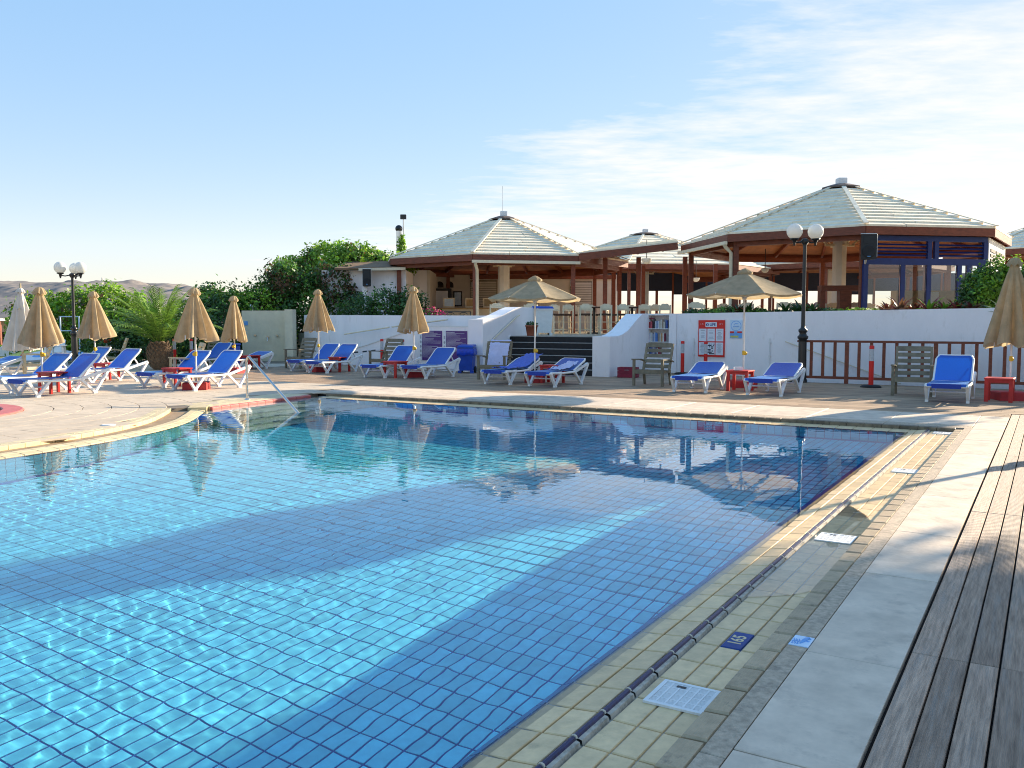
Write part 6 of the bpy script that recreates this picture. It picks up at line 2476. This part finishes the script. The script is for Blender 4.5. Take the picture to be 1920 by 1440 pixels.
AG = W(-0.95, float(right_wall_at(-0.95)) + 0.28, 1.68)
t = thing('agave', 'spiky grey-green agave spilling over the white wall below the bush', 'agave', AG)
for k in range(26):
    m = rosette((0, 0, 0), 1, 0.62, 0.075, ['agave'], 400 + k, 1.1)
    o = m.build('leaf', 'agave', t)
    o.rotation_euler = (0, 0, k * 2.399)
m = MB()
m.add([(-0.02, -0.30, 0.10), (0.03, -0.30, 0.10), (0.0, -0.36, -0.16), (-0.04, -0.36, -0.16), (-0.05, -0.34, -0.48)], [(0, 1, 2, 3), (3, 2, 4)])
m.build('leaf', 'leaf_dark', t)
k = 0
for u, mats, ln, lab in ((-7.75, ['leaf_dark', 'leaf_red'], 0.36, 'dark purple bromeliad left of the open umbrella top'), (-7.45, ['leaf_dark', 'leaf_red'], 0.40, 'dark purple bromeliad just left of the open umbrella cap'),
                         (-5.95, ['leaf_dark', 'leaf_dark'], 0.42, 'dark bromeliad on the wall left of the lamp post, the taller one'), (-5.6, ['leaf_dark', 'leaf_red'], 0.36, 'dark red bromeliad touching the lamp post'),
                         (-6.35, ['leaf_dark', 'leaf_dark'], 0.34, 'small dark bromeliad under the white chair backs'),
                         (-3.62, ['leaf_red', 'leaf_brown'], 0.34, 'small reddish bromeliad under the loudspeaker, furthest left of the lit ones'), (-3.30, ['leaf_red', 'leaf_brown'], 0.46, 'tall red bromeliad below the left glazed pane'),
                         (-2.95, ['leaf_brown', 'leaf_red'], 0.30, 'brownish small bromeliad between the two tall red ones'), (-2.62, ['leaf_red', 'leaf_bright'], 0.48, 'tall orange-lit bromeliad in front of the middle blue mullion'),
                         (-2.25, ['leaf_bright', 'leaf_red'], 0.34, 'yellow-green bromeliad below the second glazed pane'), (-1.95, ['leaf_red', 'leaf_dark'], 0.38, 'dark red bromeliad left of the large bush'), (-1.65, ['leaf_red', 'leaf_brown'], 0.36, 'bromeliad at the foot of the large bush')):
    rosette_thing('bromeliad', u, 0.38 + 0.05 * (k % 3), 22, ln, 0.10, mats, 60 + k, lab, 'bromeliads on top of the white wall')
    k += 1


def palm():
    t = thing('palm_tree', 'squat palm with a stubby shaggy trunk in front of the hedges', 'palm', (-11.45, 28.6, -0.02))
    rr = random.Random(9)
    tr = MB()
    tr.lathe([(0.16, 0), (0.30, 0.12), (0.38, 0.38), (0.36, 0.62), (0.24, 0.84), (0.12, 0.95)], 18)
    tr.build('trunk', 'palm_trunk', t)
    st = MB()
    for k in range(170):
        a = k * 2.399
        f = k / 170
        z = 0.05 + 0.82 * f
        r = np.interp(z, [0, 0.12, 0.38, 0.62, 0.84], [0.17, 0.30, 0.38, 0.36, 0.25])
        d = Vector((math.cos(a), math.sin(a), 0))
        p = d * (r - 0.02) + Vector((0, 0, z))
        st.bar(p, p + d * 0.07 + Vector((0, 0, 0.10)), 0.085, 0.035, (0, 0, 1), 0, 0.05, 0.012)
    st.build('leaf_stub', 'palm_trunk', t, kind='stuff')
    n = 34
    for k in range(n):
        a = k * 2.399
        f = k / n
        el = R(87 - 52 * f ** 1.1 + rr.uniform(-6, 6))
        L_ = rr.uniform(1.9, 2.35) * (0.95 if el > R(65) else 1.0)
        d = Vector((math.cos(a), math.sin(a), 0))
        side = Vector((-d.y, d.x, 0))
        pts = []
        p = Vector((0, 0, 0.88)) + d * 0.08
        e = el
        N_ = 16
        for q in range(N_ + 1):
            pts.append(p.copy())
            e = el - (0.55 + 0.5 * f) * (q / N_) ** 1.5 * (1.0 + 0.5 * math.cos(el))
            p = p + (d * math.cos(e) + Vector((0, 0, math.sin(e)))) * (L_ / N_)
        m = MB()
        for q in range(N_):
            w0 = 0.03 * (1 - q / N_) + 0.004
            m.bar(pts[q], pts[q + 1], w0, w0 * 0.6)
        for q in range(2, N_):
            for h in (0.0, 0.5):
                b = pts[q].lerp(pts[q + 1], h)
                tg = (pts[q + 1] - pts[q]).normalized()
                upv = side.cross(tg).normalized()
                fq = (q + h) / N_
                ll = 0.40 * math.sin(PI * min(1, 0.12 + fq * 0.80)) ** 0.7 + 0.06
                for s in (-1, 1):
                    dr = (side * s * 0.80 + tg * (0.62 + 0.5 * fq) + upv * (0.30 + rr.uniform(-.12, .12))).normalized()
                    tip = b + dr * ll - Vector((0, 0, 0.05 * ll))
                    wv = tg * 0.022
                    m.add([b - wv, b + wv, tip], [(0, 1, 2)])
        m.build('frond', 'palm_leaf', t)


palm()


def added_shade_tree(s, tt, z0, z1, rs, rt, label, n, seed, th=0.16):
    """unseen tree added beyond the right edge to cast shade on deck and pool"""
    ax, ay = math.sin(SUN_AZ), math.cos(SUN_AZ)
    p = Vector((s * ay + tt * ax, -s * ax + tt * ay, -0.1))
    t = thing('tree', label, 'tree', p, -SUN_AZ, 'added unseen trees that cast shade from the right')
    zc, rz = (z0 + z1) / 2, (z1 - z0) / 2
    bl = [(0, 0, zc, rs * 0.85, rt, rz * 0.9), (-rs * 0.35, 0.2, zc + rz * 0.1, rs * 0.6, rt * 0.8, rz * 0.8), (rs * 0.4, -0.2, zc - rz * 0.15, rs * 0.58, rt * 0.8, rz * 0.8), (0, 0.1, zc + rz * 0.35, rs * 0.6, rt * 0.7, rz * 0.6)]
    ob('crown', leaf_cloud('crown', bl, n, 0.34, ['leaf_dark', 'leaf_mid'], seed, (0.5, 0.5), shell=0.15, lump=0.22), t)
    MB().tube([(0, 0, 0), (0.05, 0.05, z0 * 0.5), (0, 0, z0), (0.03, 0, zc)], [th, th * 0.85, th * 0.7, 0.05], 8).build('trunk', 'bark', t)
    for k in range(5):
        a = k * 2.4
        MB().tube([(0, 0, z0 * 0.9), (0.5 * rs * math.cos(a), 0.5 * rt * math.sin(a), zc)], [th * 0.5, 0.03], 6).build('limb', 'bark', t)


added_shade_tree(-1.6, 25.5, 6.3, 10.3, 3.7, 2.3, 'broad unseen tree added beyond the right edge to shade the near corner of the pool', 8000, 71)  # unseen trees added here, crowns sized and placed by the shade they cast
added_shade_tree(5.2, 25.0, 5.6, 10.6, 4.0, 2.6, 'second broad unseen tree added further beyond the right edge for its shade', 7000, 72)
added_shade_tree(-7.65, 27.5, 4.7, 8.6, 1.12, 1.2, 'slim tall unseen tree added beyond the right edge to shade a strip of the pool', 5200, 73, 0.12)

# ================================================================== HUT, CHIMNEY, LOUDSPEAKERS
t = thing('white_hut', 'white hut with a flat brown roof, half buried in creepers', 'hut', (-5.6, 37.2, T))
MB().box(-2.4, 0, -0.05, 1.15, 2.6, 2.62).build('wall', 'white_wall', t)
MB().box(-0.62, -0.5, -0.05, -0.42, -0.002, 2.45).build('wall', 'white_wall', t)
MB().add([(-1.75, -0.55, 2.60), (1.18, -0.42, 2.66), (1.18, 2.7, 3.20), (-1.75, 2.7, 3.16), (-1.75, -0.55, 2.68), (1.18, -0.42, 2.74), (1.18, 2.7, 3.28), (-1.75, 2.7, 3.24)],
         [(0, 3, 2, 1), (4, 5, 6, 7), (0, 1, 5, 4), (1, 2, 6, 5), (2, 3, 7, 6), (3, 0, 4, 7)]).build('roof', 'brown_roof', t)
MB().bar((-0.75, -0.54, 2.62), (1.18, -0.45, 2.66), 0.05, 0.11).build('eaves_board', 'cream_paint', t)


def loudspeaker(loc, rz, w, h, lab, pole):
    t = thing('loudspeaker', lab, 'loudspeaker', loc, rz)
    b = MB()
    b.prism([(-w / 2, -0.16), (w / 2, -0.16), (w * 0.32, 0.18), (-w * 0.32, 0.18)], 0, h)
    b.build('cabinet', 'black_plastic', t)
    m = MB().lathe([(w * 0.40, 0), (w * 0.40, 0.02), (w * 0.34, 0.022), (w * 0.10, 0.004), (1e-5, 0.012)], 20).build('woofer', 'rubber', t, (0, -0.162, h * 0.30))
    m.rotation_euler = (R(90), 0, 0)
    m = MB()
    m.add([(-w * 0.36, -0.165, h * 0.62), (w * 0.36, -0.165, h * 0.62), (w * 0.36, -0.165, h * 0.94), (-w * 0.36, -0.165, h * 0.94),
           (-w * 0.12, -0.10, h * 0.70), (w * 0.12, -0.10, h * 0.70), (w * 0.12, -0.10, h * 0.88), (-w * 0.12, -0.10, h * 0.88)],
          [(0, 1, 5, 4), (1, 2, 6, 5), (2, 3, 7, 6), (3, 0, 4, 7), (4, 5, 6, 7)])
    m.build('horn', 'rubber', t)
    MB().box(-w * 0.10, -0.188, h * 0.10, w * 0.10, -0.184, h * 0.125).build('badge', 'poster_blue', t)
    br = MB()
    br.tube([(w * 0.53, -0.1, h * 0.1), (w * 0.54, -0.1, h * 0.97), (w * 0.50, -0.1, h * 1.03), (-w * 0.5, -0.1, h * 1.03)], 0.012, 6)
    br.tube([(0, 0.1, h * 0.05), (0.0, 0.24, -0.10), pole], 0.03, 6)
    br.build('bracket', 'pole_metal', t)


loudspeaker((10.72, 26.75, 3.42), R(-8), 0.46, 0.74, 'black loudspeaker mounted at the corner of the large pavilion', (0.10, 0.62, 0.1))
loudspeaker((-6.0, 36.55, 3.02), R(10), 0.34, 0.70, 'black loudspeaker on the white hut beside the creepers', (0.0, 0.6, 0.2))

t = thing('chimney_pipe', 'thin grey chimney pipe wrapped in ivy with a floodlight beside it', 'chimney', (-5.35, 42.0, T))
MB().tube([(0, 0, 0), (0, 0, 4.75)], 0.13, 10).build('pipe', 'steel', t)
MB().sphere((0, 0, 4.86), 0.17, 10).build('cowl', 'black_metal', t)
MB().tube([(0.22, 0, 2.0), (0.22, 0, 5.3)], 0.035, 6).build('mast', 'steel', t)
MB().box(0.08, -0.08, 5.30, 0.36, 0.06, 5.52, ch=0.02).build('floodlight', 'black_metal', t)
ob('ivy', leaf_cloud('ivy', [(0.10, -0.05, 3.2, 0.22, 0.22, 0.7), (0.12, -0.05, 4.0, 0.22, 0.22, 0.6)], 900, 0.15, ['leaf_mid', 'leaf_bright'], 41, (0.3, 0.7)), t)

# ================================================================== BAR INTERIOR
t = thing('bar_building', 'cream back wall of the bar with niches and slatted shutters', 'building', (0, 44.3, T))
MB().box(-5.2, 0, 0, 5.25, 0.2, 2.82).build('wall', 'inner_wall', t)
MB().box(-5.0, -4.2, 0, -3.85, -4.05, 2.80).build('partition', 'white_wall', t)
MB().box(-3.849, -4.23, 0, -3.72, -0.002, 2.80).build('partition', 'inner_wall', t)
for x in (-3.62, -3.12):
    m = MB()
    n = 12
    m.prism([(0.19 * math.cos(PI * q / n), 0.19 * math.sin(PI * q / n) + 0.12) for q in range(n + 1)] + [(-0.19, 0), (0.19, 0)], 0, 0.012)
    o = m.build('niche', 'dark_interior', t, (x, -0.003, 2.18))
    o.rotation_euler = (R(90), 0, 0)
for x0, x1, z0, z1 in ((-2.1, -0.75, 1.2, 2.55), (2.9, 4.0, 1.2, 2.5)):
    sh = MB().box(x0, -0.05, z0, x1, -0.002, z1).build('shutter', 'grey_wood', t)
    for q in range(14):
        z = z0 + 0.05 + (z1 - z0 - 0.1) * q / 14
        MB().box(x0 + 0.03, -0.085, z, x1 - 0.03, -0.051, z + 0.06).build('slat', 'inner_wall', sh)
MB().box(-2.1, -0.09, 2.60, 5.2, -0.003, 2.80).build('beam', 'red_wood', t)
t = thing('drinks_fridge', 'glass-fronted drinks fridge against the bar wall', 'fridge', (-3.42, 43.3, T))
MB().box(-0.42, -0.02, 0, 0.42, 0.6, 2.1).build('cabinet', 'black_plastic', t)
for z in (0.5, 0.95, 1.4):
    MB().box(-0.36, -0.03, z, 0.36, -0.0205, z + 0.03).build('shelf', 'steel', t)
MB().box(-0.35, -0.035, 1.15, 0.28, -0.031, 1.98).build('door', 'paper', t)  # pale plate: the lit interior behind the glass is put into its colour
t = thing('bar_counter', 'pale bar counter in front of the fridge', 'bar counter', (-1.9, 41.2, T))
MB().box(-1.35, 0, 0, 1.5, 0.5, 1.06).build('front', 'cream_paint', t)
MB().box(-1.42, -0.08, 1.061, 1.56, 0.56, 1.12).build('countertop', 'light_wood', t)
for x, w, h, m2, lab in ((-2.95, 0.52, 0.46, 'poster_pale', 'white display box with a leafy print on the bar counter, left of three'), (-1.95, 0.46, 0.44, 'light_wood', 'white display box with brown panels, middle of the bar counter'),
                         (-1.05, 0.60, 0.46, 'canvas', 'white display box with a tan panel at the right of the bar counter')):
    t = thing('display_box', lab, 'box', (x, 41.32, T + 1.121), 0, 'boxes on the bar counter')
    MB().box(-w / 2, 0, 0, w / 2, 0.3, h).build('body', 'cream_paint', t)
    MB().box(-w / 2 + 0.05, -0.006, 0.08, w / 2 - 0.05, -0.001, h - 0.05).build('panel', m2, t)
t = thing('picture_frame', 'dark framed picture on the bar wall above the counter', 'picture', (-2.72, 44.29, T + 1.25))
MB().box(-0.22, -0.03, 0, 0.22, -0.001, 0.75).build('frame', 'black_plastic', t)
MB().box(-0.16, -0.036, 0.06, 0.16, -0.031, 0.69).build('picture', 'poster_pale', t)
for x, z, lab in ((-2.1 + 0.35, 3.30, 'small wall lantern on the bar wall, left of the central column'), (3.2, 3.35, 'small wall lantern on the bar wall, right of the open umbrella top')):
    t = thing('wall_lantern', lab, 'lantern', (x - 0.2, 44.2, z))
    MB().lathe([(0.09, 0), (0.11, 0.22), (0.02, 0.30)], 8).build('glass', 'paper', t)
    MB().tube([(0, 0.1, 0.35), (0, 0.02, 0.34), (0, 0, 0.29)], 0.02, 6).build('bracket', 'black_metal', t)
# iron railing on the terrace edge below the bar
t = thing('iron_railing', 'low black wrought-iron railing with curls below the bar', 'railing', (-3.0, 31.1, T))
for z in (0.80, 0.62):
    MB().tube([(-0.35, 0, z), (1.55, -0.25, z)], 0.018, 6).build('rail', 'black_metal', t)
for k in range(4):
    x = -0.1 + 0.46 * k
    MB().tube([(x + 0.16 * math.cos(a) * (1 - a / 9), -0.03 - 0.13 * (x + 0.35) + 0, 0.71 + 0.08 * math.sin(a) * (1 - a / 9)) for a in [q * 0.5 for q in range(14)]], 0.012, 5).build('curl', 'black_metal', t)
for x in (-0.35, 0.6, 1.55):
    MB().tube([(x, -0.13 * (x + 0.35), 0), (x, -0.13 * (x + 0.35), 0.82)], 0.018, 6).build('post', 'black_metal', t)


def chair_proto(sh, h, w, name, cat, grp):
    t = thing(name, 'x', cat, (0, 0, 0), 0, grp)
    for sx in (-1, 1):
        MB().bar((sx * w / 2, -0.19, 0), (sx * w / 2, -0.18, sh), 0.045, 0.045).build('leg', 'cream_paint', t)
        MB().bar((sx * w / 2, 0.20, 0), (sx * w / 2, 0.27, h - 0.02), 0.048, 0.045).build('leg', 'cream_paint', t)
        for z in (sh * 0.3, sh * 0.62):
            MB().bar((sx * w / 2, -0.18, z), (sx * w / 2, 0.20, z), 0.03, 0.03).build('stretcher', 'cream_paint', t)
    for z in (sh * 0.22, sh * 0.62):
        MB().bar((-w / 2 + 0.024, -0.186, z), (w / 2 - 0.024, -0.186, z), 0.03, 0.035).build('stretcher', 'cream_paint', t)
    MB().box(-w / 2 - 0.02, -0.21, sh - 0.03, w / 2 + 0.02, 0.20, sh + 0.045, ch=0.012).build('seat', 'brown_seat', t)
    n = 14
    y = 0.26
    top = []
    for q in range(n + 1):
        f = q / n
        x = -w / 2 + 0.025 + (w - 0.05) * f
        top.append((x, h - 0.045 + 0.075 * max(0, math.sin(PI * f)) ** 0.6 - 0.02 * math.cos(4 * PI * f) * 0.5))
    low = [(w / 2 - 0.025, h - 0.16), (-w / 2 + 0.025, h - 0.16)]
    vs = [(p[0], y - 0.012, p[1]) for p in top + low] + [(p[0], y + 0.012, p[1]) for p in top + low]
    k = len(top) + 2
    MB().add(vs, [tuple(range(k))[::-1], tuple(range(k, 2 * k))] + [(i, (i + 1) % k, (i + 1) % k + k, i + k) for i in range(k)]).build('top_rail', 'cream_paint', t)
    for z in ((sh + 0.16,) if h - sh < 0.42 else (sh + 0.14, sh + 0.26)):
        MB().box(-w / 2 + 0.025, y - 0.03, z, w / 2 - 0.025, y - 0.008, z + 0.06).build('back_slat', 'cream_paint', t)
    return t


BAR = chair_proto(0.72, 1.10, 0.40, 'bar_chair', 'bar chair', 'cream bar chairs at the top of the steps')
BCH = [((1.72, 33.9), 20, 'cream bar chair nearest the white bin, turned sideways'), ((2.10, 34.3), 195, 'cream bar chair left of the pavilion post, its back catching the sun'),
       ((2.55, 36.2), 170, 'cream bar chair half hidden behind the pavilion post'), ((2.74, 33.0), 178, 'shaded bar chair just right of the pavilion post, back towards the pool'),
       ((3.12, 34.6), 10, 'bar chair facing the pool across the first high table'), ((3.5, 33.2), 183, 'shaded bar chair second right of the pavilion post, back towards the pool'),
       ((3.98, 34.6), 75, 'bar chair seen from the side between the two high tables'), ((4.22, 33.6), 172, 'bar chair above the red planter at the right of the steps'),
       ((4.75, 34.8), 8, 'bar chair facing the pool at the second high table'), ((5.02, 33.8), 182, 'bar chair behind the cheek wall, left of the bookcase'),
       ((5.42, 34.2), 200, 'sunlit bar chair straight above the left edge of the bookcase'), ((5.72, 33.2), 176, 'pale bar chair above the bookcase, back towards the pool')]
for i, (p, rz, lab) in enumerate(BCH):
    if i == 0:
        BAR.location = (*p, T)
        BAR.rotation_euler = (0, 0, R(rz))
        BAR['label'] = lab
    else:
        dup(BAR, (*p, T), R(rz), lab)
t = thing('bar_stool', 'low cream stool without a back beside the white bin', 'stool', (1.40, 34.0, T), R(10))
for sx in (-1, 1):
    for sy in (-1, 1):
        MB().bar((sx * 0.15, sy * 0.15, 0), (sx * 0.14, sy * 0.14, 0.60), 0.045, 0.045).build('leg', 'cream_paint', t)
MB().box(-0.18, -0.18, 0.60, 0.18, 0.18, 0.64).build('seat', 'cream_paint', t)
for sx in (-1, 1):
    MB().box(sx * 0.15 - 0.012, -0.13, 0.18, sx * 0.15 + 0.012, 0.13, 0.22).build('stretcher', 'cream_paint', t)


def high_table(p, lab):
    t = thing('high_table', lab, 'table', (*p, T), 0)
    MB().box(-0.45, -0.32, 0.98, 0.45, 0.32, 1.03).build('tabletop', 'brown_seat', t)
    MB().tube([(0, 0, 0.05), (0, 0, 0.98)], 0.05, 8).build('pedestal', 'black_metal', t)
    MB().box(-0.25, -0.25, 0, 0.25, 0.25, 0.05).build('foot', 'black_metal', t)


high_table((3.15, 33.85), 'dark-topped high table among the bar chairs, nearer the pavilion post')
high_table((4.65, 34.2), 'dark-topped high table among the bar chairs above the planter')

DIN = chair_proto(0.48, 1.10, 0.46, 'dining_chair', 'dining chair', 'white dining chairs on the restaurant terrace')
DCH = [((6.3, 30.6), 178, 'white dining chair behind the low hedge, furthest left'), ((6.95, 32.5), 150, 'white dining chair behind the hedge, left of the drainpipe'), ((7.7, 32.8), 200, 'white dining chair seen over the purple bromeliads'),
       ((8.25, 31.2), 172, 'white dining chair right behind the open umbrella'), ((9.35, 30.6), 178, 'broad white dining chair back seen just right of the umbrella pole'), ((8.75, 32.8), 60, 'white dining chair turned sideways behind the umbrella'),
       ((10.15, 31.8), 185, 'white dining chair right of the broad chair back'), ((10.7, 30.9), 170, 'white dining chair just left of the lamp post'), ((11.35, 31.6), 190, 'cream dining chair right of the lamp post'),
       ((12.0, 31.0), 175, 'cream dining chair below the wooden stand'), ((12.9, 32.3), 180, 'cream dining chair right of the wooden stand'), ((14.95, 29.4), 175, 'white dining chair behind the right glazed pane'), ((15.7, 29.8), 190, 'sunlit dining chair behind the right glazed pane, next to the bush'),
       ((-0.6, 32.2), 190, 'cream dining chair behind the left cheek wall, left of the blank panel'), ((0.75, 32.6), 165, 'cream dining chair right of the blank panel')]
for i, (p, rz, lab) in enumerate(DCH):
    if i == 0:
        DIN.location = (*p, T)
        DIN.rotation_euler = (0, 0, R(rz))
        DIN['label'] = lab
    else:
        dup(DIN, (*p, T), R(rz), lab)
for p, lab in (((7.4, 33.9), 'dark dining table behind the low hedge'), ((10.3, 33.0), 'dark dining table near the lamp post'), ((12.3, 33.6), 'dark dining table below the central column')):
    t = thing('dining_table', lab, 'table', (*p, T))
    MB().box(-0.6, -0.4, 0.70, 0.6, 0.4, 0.74).build('tabletop', 'brown_seat', t)
    for sx in (-1, 1):
        for sy in (-1, 1):
            MB().box(sx * 0.52 - 0.03, sy * 0.33 - 0.03, 0, sx * 0.52 + 0.03, sy * 0.33 + 0.03, 0.699).build('leg', 'brown_seat', t)
t = thing('panel_screen', 'blank cream panel standing above the left cheek wall', 'screen', (0.05, 32.3, T))
MB().box(-0.33, 0, 0.1, 0.33, 0.03, 1.0).build('panel', 'cream_paint', t)
MB().box(-0.33, -0.02, 0, -0.28, 0.05, 1.02).build('post', 'cream_paint', t)
MB().box(0.28, -0.02, 0, 0.33, 0.05, 1.02).build('post', 'cream_paint', t)


def flower_pot(loc, r, h, lab, seed):
    t = thing('flower_pot', lab, 'flower pot', loc)
    MB().lathe([(r * 0.72, 0), (r * 0.95, h * 0.86), (r * 1.06, h * 0.87), (r * 1.06, h), (r * 0.92, h), (r * 0.88, h * 0.9)], 14).build('pot', 'terracotta', t)
    ob('plant', leaf_cloud('plant', [(0, 0, h + 0.03, r * 0.9, r * 0.9, 0.09)], 260, 0.07, ['leaf_mid', 'leaf_dark'], seed, (0.5, 0.5), up=0.9), t)


flower_pot((0.62, 27.9, T - 0.0), 0.20, 0.34, 'terracotta pot at the left end of the top step', 51)
flower_pot((3.75, 30.2, T), 0.24, 0.36, 'terracotta pot at the right of the steps below the bar chairs', 52)

# stand, cabinets in the large pavilion
t = thing('wooden_stand', 'reddish brown open wooden stand below the white central column', 'stand', (11.35, 30.2, T))
MB().box(-0.85, -0.2, 1.50, 0.72, 0.2, 1.68).build('top', 'red_wood', t)
for x in (-0.78, 0.0, 0.62):
    MB().box(x - 0.08 - (0.12 if x == 0 else 0), -0.15, 0, x + 0.08 + (0.12 if x == 0 else 0), 0.15, 1.499).build('post', 'red_wood', t)
MB().box(-0.69, -0.1, 0.45, -0.21, 0.1, 0.55).build('shelf', 'red_wood', t)
t = thing('wooden_cabinet', 'long light brown wooden cabinet seen through the glazed front', 'cabinet', (14.2, 31.2, T))
for k in range(3):
    MB().box(-0.6 + 0.95 * k, -0.02, 0.0, 0.34 + 0.95 * k, 0.5, 1.0).build('door', 'light_wood', t)
MB().box(-0.62, 0.0, 1.001, 2.27, 0.5, 1.55).build('upper_panel', 'light_wood', t)
MB().box(0.55, -0.02, 1.08, 0.85, -0.001, 1.5).build('notice', 'paper', t)

# blinds and posts along the seaward side
ORD = ['first', 'second', 'third', 'fourth', 'fifth', 'sixth', 'seventh', 'eighth', 'ninth', 'tenth', 'eleventh', 'twelfth']
for k in range(12):
    x0 = 6.6 + 2.35 * k
    y0 = 62.0
    t = thing('roller_blind', 'dark roller blind in the far seaward row, %s from the left' % ORD[k], 'blind', (x0, y0, 0), 0, 'dark roller blinds along the seaward side')
    MB().box(0.04, -0.03, 3.78 - (0.25 if k % 5 == 2 else 0), 2.31, 0.03, 5.0).build('blind', 'navy_blind', t)
    MB().tube([(0.04, -0.05, 3.78 - (0.25 if k % 5 == 2 else 0)), (2.31, -0.05, 3.78 - (0.25 if k % 5 == 2 else 0))], 0.03, 6).build('bottom_bar', 'black_metal', t)
    t = thing('terrace_post', 'brown post at the left side of the %s dark blind in the far seaward row' % ORD[k], 'post', (x0 - 0.02, y0, T), 0, 'brown posts along the seaward side')
    MB().box(-0.07, -0.07, 0, 0.055, 0.07, 4.0).build('shaft', 'red_wood', t)
    MB().box(-0.10, -0.09, 0, 0.085, -0.0705, 0.3).build('plinth', 'red_wood', t)

for loc, r, lab in (((5.3, 34.9, 4.02), 0.20, 'white half-globe lamp under the covered walkway'), ((9.6, 33.6, 3.55), 0.15, 'white half-globe lamp under the large pavilion, left of the lamp post'),
                    ((8.0, 38.5, 3.45), 0.16, 'white half-globe lamp deep under the far roof'), ((11.75, 28.6, 3.55), 0.16, 'white half-globe lamp behind the first glazed pane')):
    t = thing('ceiling_lamp', lab, 'ceiling lamp', loc, 0, 'half-globe lamps under the roofs')
    MB().lathe([(1e-5, -r), (r * 0.5, -r * 0.87), (r * 0.87, -r * 0.5), (r, 0), (r * 0.98, 0.02)], 18).build('globe', 'globe', t)
    MB().tube([(0, 0, 0.02), (0, 0, 0.75)], 0.015, 6).build('rod', 'black_metal', t)

# ================================================================== LEFT EDGE: BEACH HUT, FRAME, BOARDS, MAST
t = thing('beach_hut', 'low white beach hut with red beams at the far left edge', 'hut', (-31.5, 50, -0.1))
MB().prism([(-3.5, -1.2), (3.2, -1.2), (3.2, 4), (-3.5, 4)], 1.74, 1.86).build('roof', 'far_white', t)
MB().box(-3.5, -1.1, 1.52, 3.1, -1.0, 1.735).build('beam', 'red_wood', t)
for x in (-1.2, 1.4, 3.0):
    MB().box(x - 0.1, -1.08, 0, x + 0.1, -0.92, 1.52).build('post', 'red_wood', t)
MB().box(-3.5, 0.4, 0, 3.0, 0.6, 1.735).build('wall', 'inner_wall', t)
for x in (-2.4, 0.1, 2.2):
    MB().box(x - 0.5, 0.36, 0.4, x + 0.5, 0.398, 1.1).build('window', 'dark_interior', t)
w_ = MB().box(-33, 41.0, -0.15, -21.4, 41.25, 0.42).build('low_wall', 'white_wall')
tag(w_, 'low white wall at the far left below the beach hut', 'wall')
t = thing('tubular_frame', 'pale blue tubular frame standing before the hedge by the lamp post', 'frame', (-17.6, 35.0, -0.1))
for x in (-0.32, 0.42):
    MB().tube([(x, 0, 0), (x, 0, 1.88)], 0.025, 6).build('upright', 'poster_pale', t)
for z in (1.86, 1.30):
    MB().tube([(-0.32, 0, z), (0.42, 0, z)], 0.022, 6).build('crossbar', 'poster_pale', t)


def board(p, rz, tilt, m, stripe, lab, L_=1.9, wd=0.55):
    n = 16
    prof = []
    for q in range(n + 1):
        f = q / n
        prof.append((f * L_, wd / 2 * math.sin(PI * min(1, f * 1.02) ** 0.8) ** 0.6 if 0 < f < 1 else 0.01))
    pts = [(x, -y) for x, y in prof] + [(x, y) for x, y in prof[::-1]]
    t = thing('surfboard', lab, 'surfboard', p, 0, 'boards lying on the lawn')
    o = MB().prism(pts, 0, 0.09).build('deck', m, t)
    o.rotation_euler = (R(tilt), R(-7), R(rz))
    o2 = MB().prism([(x * 0.5 + L_ * 0.25, y * 0.4) for x, y in pts], 0.0905, 0.094).build('stripe', stripe, t)
    o2.rotation_euler = o.rotation_euler


board((-18.6, 33.2, 0.12), 12, 35, 'paper', 'poster_blue', 'white surfboard with a blue stripe lying on the lawn by the plastic chairs')
board((-19.6, 34.2, 0.12), 8, 30, 'poster_yellow', 'signal_red', 'yellow surfboard with a red stripe behind the folded umbrellas')
board((-17.4, 34.0, 0.10), 16, 25, 'poster_blue', 'paper', 'blue surfboard with a pale stripe beside the plastic table')
t = thing('boat_mast', 'thin pale boat mast rising behind the hedge right of the second umbrella', 'mast', (-32.4, 70, -6))
MB().tube([(0, 0, 0), (0, 0, 11.1)], 0.06, 6).build('pole', 'pole_metal', t)
MB().tube([(0.55, 0, 0), (0.5, 0, 9.7)], 0.03, 5).build('stay', 'pole_metal', t)
MB().bar((-0.5, 0, 8.2), (0.5, 0, 8.2), 0.05, 0.05).build('spreader', 'pole_metal', t)

# ------------------------------------------------------------------ caustics through the water
WET = ('pool_tile', 'pool_tile_own', 'pool_grout', 'navy_tile', 'step_tile', 'coping_tile', 'grout', 'edge_blue')
for o in scn.objects:
    if o.type == 'MESH':
        names = [m.name for m in o.data.materials if m]
        if 'water' in names:
            o.cycles.is_caustics_caster = True
        elif any(n in WET for n in names):
            o.cycles.is_caustics_receiver = True
